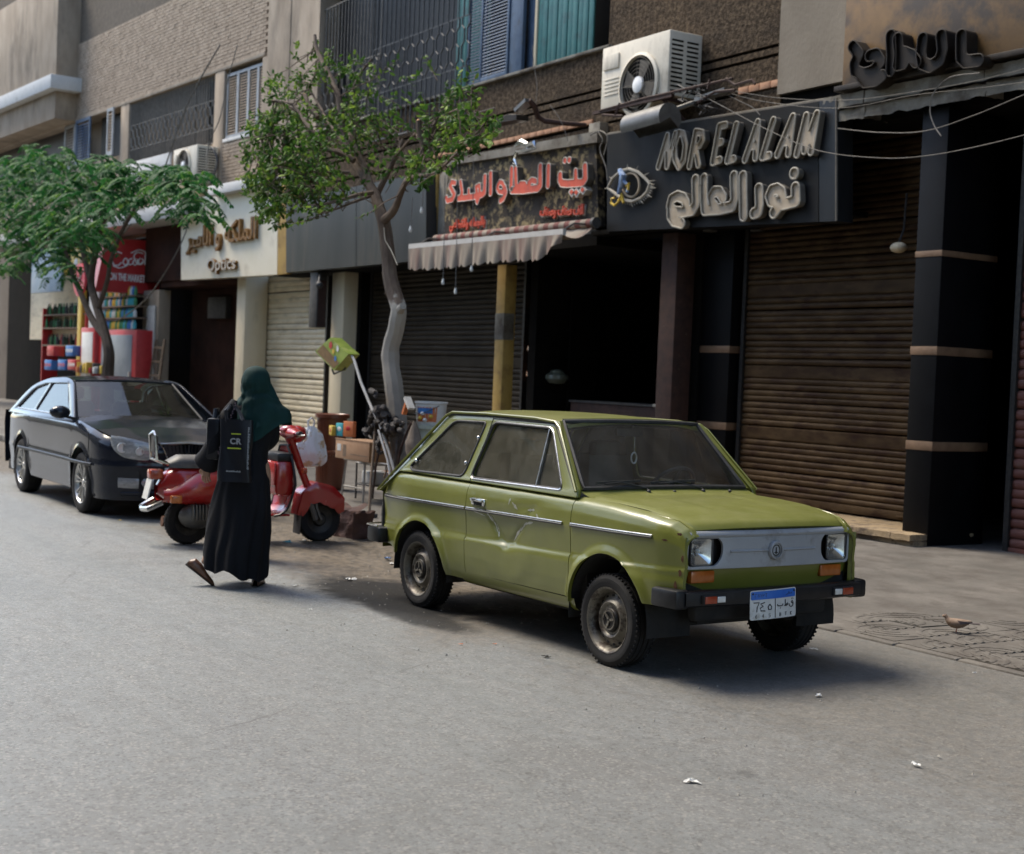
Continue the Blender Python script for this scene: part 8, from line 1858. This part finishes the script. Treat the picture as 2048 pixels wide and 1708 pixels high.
labs = ['red drink multipack on the left pile in front of the bottle shelf', 'blue drink multipack beside the red one in front of the bottle shelf', 'blue and red drink multipack at the lower left of the pile', 'lower blue drink multipack next to the white crate', 'lower red drink multipack in the middle of the pile']
for i, (px, py, mm) in enumerate(((100,712,'red_p'),(138,712,'blue_p'),(95,740,'blue_p'),(142,740,'red_p'),(122,740,'blue_p'))):
    q = og(px, py, -.75); o = thing('drink_pack', labs[i], 'multipack', tuple(q), LA, 'drink multipacks piled by the shop'); k = MB(); k.box((-.28,0,0),(.28,.3,.27),.02); k.build('pack', M[mm], o)
    k = MB()
    for j in range(4): k.cur = 0; k.lathe([(.05,0),(.0001,-.003)], 10, o=(-.2+j*.135,-.001,.14), ax='y')
    k.build('printed_spot', M['white_p' if i % 2 else 'red_p'], o)
q = og(152, 745, -.8); o = thing('crate_goods', 'heap of mixed small packets at the shop front above the black car roof', 'packets', tuple(q), LA)
for i in range(16): k = MB(); x = -.5+i*.12; k.box((x,R.uniform(0,.2),0),(x+.11,.3,R.uniform(.1,.28)),.01); k.build('packet', M[R.choice(['white_p','yell_p','red_p','iron_dark','orange_p'])], o)
def cab(pa, pb, pt, pbm, off, mbody, mface, name, label, cat, dep=.6):
    a, b = onL(pa, 700, off), onL(pb, 700, off); zt_ = onL((pa+pb)/2, pt, off).z; q = LM @ Vector((a.x, off, PZ)); o = thing(name, label, cat, tuple(q), LA); W_ = b.x-a.x; k = MB(); k.box((0,0,0),(W_,dep,zt_-PZ),.02); k.build('cabinet', M[mbody], o); k = MB(); k.box((W_*.1,-.012,.15),(W_*.9,0,zt_-PZ-.12),.006); k.build('door', M[mface], o); k = MB(); k.box((W_*.86,-.05,.8),(W_*.89,-.012,1.3)); k.build('handle', M['steel_tube'], o); return o, W_, zt_-PZ
M['grey_door'] = mat('grey_blue_door', (.15,.17,.19), (.20,.22,.24), rough=.4, scale=3)
fr_, W_, H_ = cab(196, 272, 660, 750, -.5, 'red_p', 'grey_door', 'drinks_fridge', 'red framed drinks cabinet with a grey door behind the left tree', 'fridge')
fr2, _, _ = cab(161, 188, 655, 750, -.6, 'red_p', 'white_p', 'drinks_fridge', 'narrow red drinks fridge left of the tree trunk', 'fridge')
us = thing('bottle_shelf', 'upper shelf of small bottles and cans under the red cola sign', 'shelf', tuple(LM @ Vector((onL(238, 660, -.4).x, -.4, 0))), LA); ux0, ux1 = onL(206, 620, -.4).x-onL(238, 660, -.4).x, onL(272, 620, -.4).x-onL(238, 660, -.4).x
for py in (658, 635, 612, 592):
    z = onL(238, py, -.4).z; k = MB(); k.box((ux0,-.05,z-.03),(ux1,.3,z)); k.build('shelf', M['stick'], us); x = ux0+.08
    mb_ = {mm: bottle(None,0,0,0,None,.22,.045).mesh('bottle', M[mm]) for mm in ('cyan_p','white_p','yell_p','green_p','blue_p')}
    while x < ux1-.04: o = link('bottle', mb_[R.choice(list(mb_))], None, us); o.location = (x, 0, z); x += .13
q = LM @ Vector((onL(190, 620, -.2).x, -.2, 0)); o = thing('shop_pillar', 'pale square pillar at the corner shop front behind the tree', 'pillar', tuple(q), LA); k = MB(); k.box((-.45,0,.1),(.25,.3,3.5),.01); k.build('shaft', M['white_ledge'], o)
q = LM @ Vector((onL(159, 620, -.25).x, -.25, 0)); o = thing('yellow_pole', 'thin yellow pole between the bottle shelf and the pale pillar', 'pole', tuple(q), LA); k = MB(); k.box((-.14,0,.1),(.14,.14,3.5),.01); k.build('shaft', M['yell_p'], o)
a = onL(90, 580, .1); b = onL(160, 580, .1); k = MB(); k.box((a.x-1.2,.08,2.2),(b.x,.16,4.2)); k.build('shop_back_shutter', M['slat_cream'], B2)
hs = thing('shop_sign', 'small round pink-red hanging sign under the left tree', 'sign', tuple(og(160, 560, -.8)), LA); k = MB(); k.lathe([(.0001,-.03),(.42,-.03),(.42,.03),(.0001,.03)], 24, ax='y'); k.build('disc', mat('pink_red_sign', (.5,.04,.08), (.55,.06,.1), rough=.4), hs, fix=True); k = MB(); k.tube([(-.2,-.04,.1),(0,-.04,-.05),(.2,-.04,.12)], .03, 5); k.build('white_mark', M['white_p'], hs)
hs2 = thing('shop_sign', 'yellow and brown patterned sign strip above the bottle shelf', 'sign', tuple(og(168, 520, -.4)), LA); k = MB(); k.box((-1.6,0,-.35),(1.6,.08,.35),.01); k.build('board', M['yell_p'], hs2)
for i in range(8): k = MB(); k.ball((-1.4+i*.4,-.005,R.uniform(-.15,.15)),(.14,.012,.13),10,6); k.build('printed_spot', M[['brown_print','red_p','white_p'][i % 3]], hs2)
hs3 = thing('shop_sign', 'pale blue sign board at the far left edge above the shelves', 'sign', tuple(og(100, 540, -.5)), LA); k = MB(); k.box((-1.6,0,-.6),(.9,.08,.6),.01); k.build('board', mat('pale_blue_board', (.2,.3,.4), (.3,.38,.45), rough=.5, scale=2), hs3)
# plank and ladder leaning at the shop side
ld = thing('ladder', 'dark wooden ladder leaning by the corner shop', 'ladder', tuple(LM @ Vector((onL(300, 745, -.35).x, -.35, .12))), LA)
for x0, x1 in ((-.38,-.30),(.28,.22)): k = MB(); k.bar((x0,0,0),(x1,.25,2.1),.06,.05); k.build('rail', M['stick'], ld)
for i in range(6): k = MB(); z = .25+i*.33; k.bar((-.36+i*.015,.03+.038*i,z),(.26-i*.01,.03+.038*i,z),.05,.05); k.build('rung', M['stick'], ld)
pk = thing('plank', 'pale weathered plank upright behind the ladder', 'plank', tuple(LM @ Vector((onL(297, 745, -.1).x, -.1, .12))), LA); k = MB(); k.box((-.25,0,0),(.25,.04,2.9),.006); k.build('board', M['pale_pipe'], pk)

# ------------------------------------------------------------------ pigeon
q = atZ(1913, 1268, paveZ(-6.8, 8.0)); pg = thing('pigeon', 'brown-grey dove with a dark head walking on the pavement at right', 'bird', tuple(q), radians(215)); pg.scale = (.82,.82,.82)
M['dove'] = mat('dove_feathers', (.20,.13,.085), (.28,.20,.14), rough=.8, scale=30); M['dove_d'] = mat('dove_dark_feathers', (.06,.045,.045), (.10,.08,.08), rough=.8, scale=30)
k = MB(); P_ = [(-.115,0,.115),(-.08,0,.105),(-.045,0,.095),(0,0,.088),(.04,0,.092),(.065,0,.105),(.08,0,.122),(.088,0,.136),(.098,0,.145),(.112,0,.143),(.122,0,.139)]; k.tube(P_, [.008,.022,.036,.043,.040,.031,.020,.016,.018,.013,.004], 14); k.build('body', M['dove'], pg)
k = MB(); k.ball((.100,0,.146),(.018,.0145,.016),12,8); k.build('head', M['dove_d'], pg); k = MB(); k.tube([(.114,0,.144),(.135,0,.137)], [.005,.001], 6); k.build('beak', M['ink'], pg)
for sg in (-1, 1):
    k = MB(); k.grid(lambda u, v: (lerp(.045,-.10,u), sg*(.038*sin(pi*min(1,.25+.75*(1-u)))+.004), .095+lerp(-.022,.026,v)*(1-u*.75)+.012*u), 10, 5); k.build('wing', M['dove_d'], pg); k = MB(); k.tube([(0,sg*.016,.055),(.004,sg*.018,.02),(.0,sg*.018,.004)], .0035, 5)
    for a in (-.5,0,.5): k.tube([(0,sg*.018,.004),(.024*cos(a),sg*.018+.024*sin(a),.002)], .0025, 4)
    k.build('leg', M['red_orange'], pg)
k = MB(); k.grid(lambda u, v: (lerp(-.09,-.185,u), lerp(-.018,.018,v)*(1+.5*u), .108+.002*u-.006*abs(2*v-1)), 6, 4); k.grid(lambda u, v: (lerp(-.09,-.185,u), lerp(-.018,.018,v)*(1+.5*u), .102+.002*u-.006*abs(2*v-1)), 6, 4, flip=True); k.build('tail', M['dove_d'], pg)

# ------------------------------------------------------------------ litter and grit
LIT = [(1637,1392,.05,'white_p','crumpled scrap of white paper on the open road below the car bumper'),(1385,1564,.07,'white_p','pale flat strip of paper near the bottom of the road'),(622,1219,.04,'white_p','small white scrap right of the woman in black'),(990,1289,.03,'orange_p','orange cigarette end beside the car shadow'),(922,1289,.03,'orange_p','orange cigarette end left of the other one by the car shadow'),(1093,1314,.06,'ink','dark curled leaf on the road before the door of the car'),(1412,1246,.05,'cyan_p','flattened blue bottle cap under the front bumper'),(590,1172,.06,'white_p','white crumpled tissue near the oily patch'),(575,1085,.09,'cyan_p','pale blue crumpled bag behind the scooter stand'),(610,1082,.08,'white_p','crumpled white bag beside the scooter stand'),(690,1094,.05,'white_p','white paper bit near the crushed carton'),(783,1128,.08,'white_p','white torn paper behind the rear wheel of the green car'),(775,1118,.10,'blue_p','blue plastic scrap behind the rear wheel of the green car'),(1948,1346,.03,'white_p','white speck of paper at the right edge of the road'),(1628,1299,.05,'white_p','flat pale scrap beside the far front tyre'),(240,1041,.06,'yell_p','yellow wrapper in the gutter below the black car'),(500,1125,.03,'white_p','white bit between the feet of the woman'),(1833,1530,.05,'white_p','short pale stick at lower right of the road'),(700,1160,.10,'white_p','long white paper strip on the dusty patch')]
for i, (px, py, s, mm, lab) in enumerate(LIT):
    q = atZ(px, py, .004); k = MB(); rr = random.Random(i); k.grid(lambda u, v: ((u-.5)*s*1.1*(.7+.3*sin(v*5+i)), (v-.5)*s*.6*(.8+.3*sin(u*6+i)), .003+.25*s*max(0, noise.noise(Vector((u*3+i, v*3, i*.7)))+.15)), 6, 6); o = k.build('litter', M[mm], None, loc=tuple(q), smooth=False); o.rotation_euler[2] = rr.random()*6; tag(o, lab, 'litter', 'litter scattered on the road')
gr = MB(); rg = random.Random(3)
for i in range(2400):
    if rg.random() < .85: x = rg.uniform(-19, -8); y = 6.5-abs(rg.gauss(0, .8))
    else: x = rg.uniform(-13, -4); y = rg.uniform(3.6, 7.0)
    s = rg.uniform(.003, .008)*(1.6 if rg.random() < .08 else 1); a = rg.random()*6; gr.add([(x+s*cos(a), y+s*sin(a), .0), (x+s*cos(a+2.1), y+s*sin(a+2.1), .0), (x+s*cos(a+4.2), y+s*sin(a+4.2), .0), (x, y, s*.9)], [(0,1,3),(1,2,3),(2,0,3)])
tag(gr.build('grit', mat('pale_grit', (.25,.23,.2), (.4,.38,.33), rough=.9, scale=30), None, smooth=False, loc=(0,0,.002)), 'fine pale grit and gravel scattered over road and gutter', 'grit', kind='stuff')
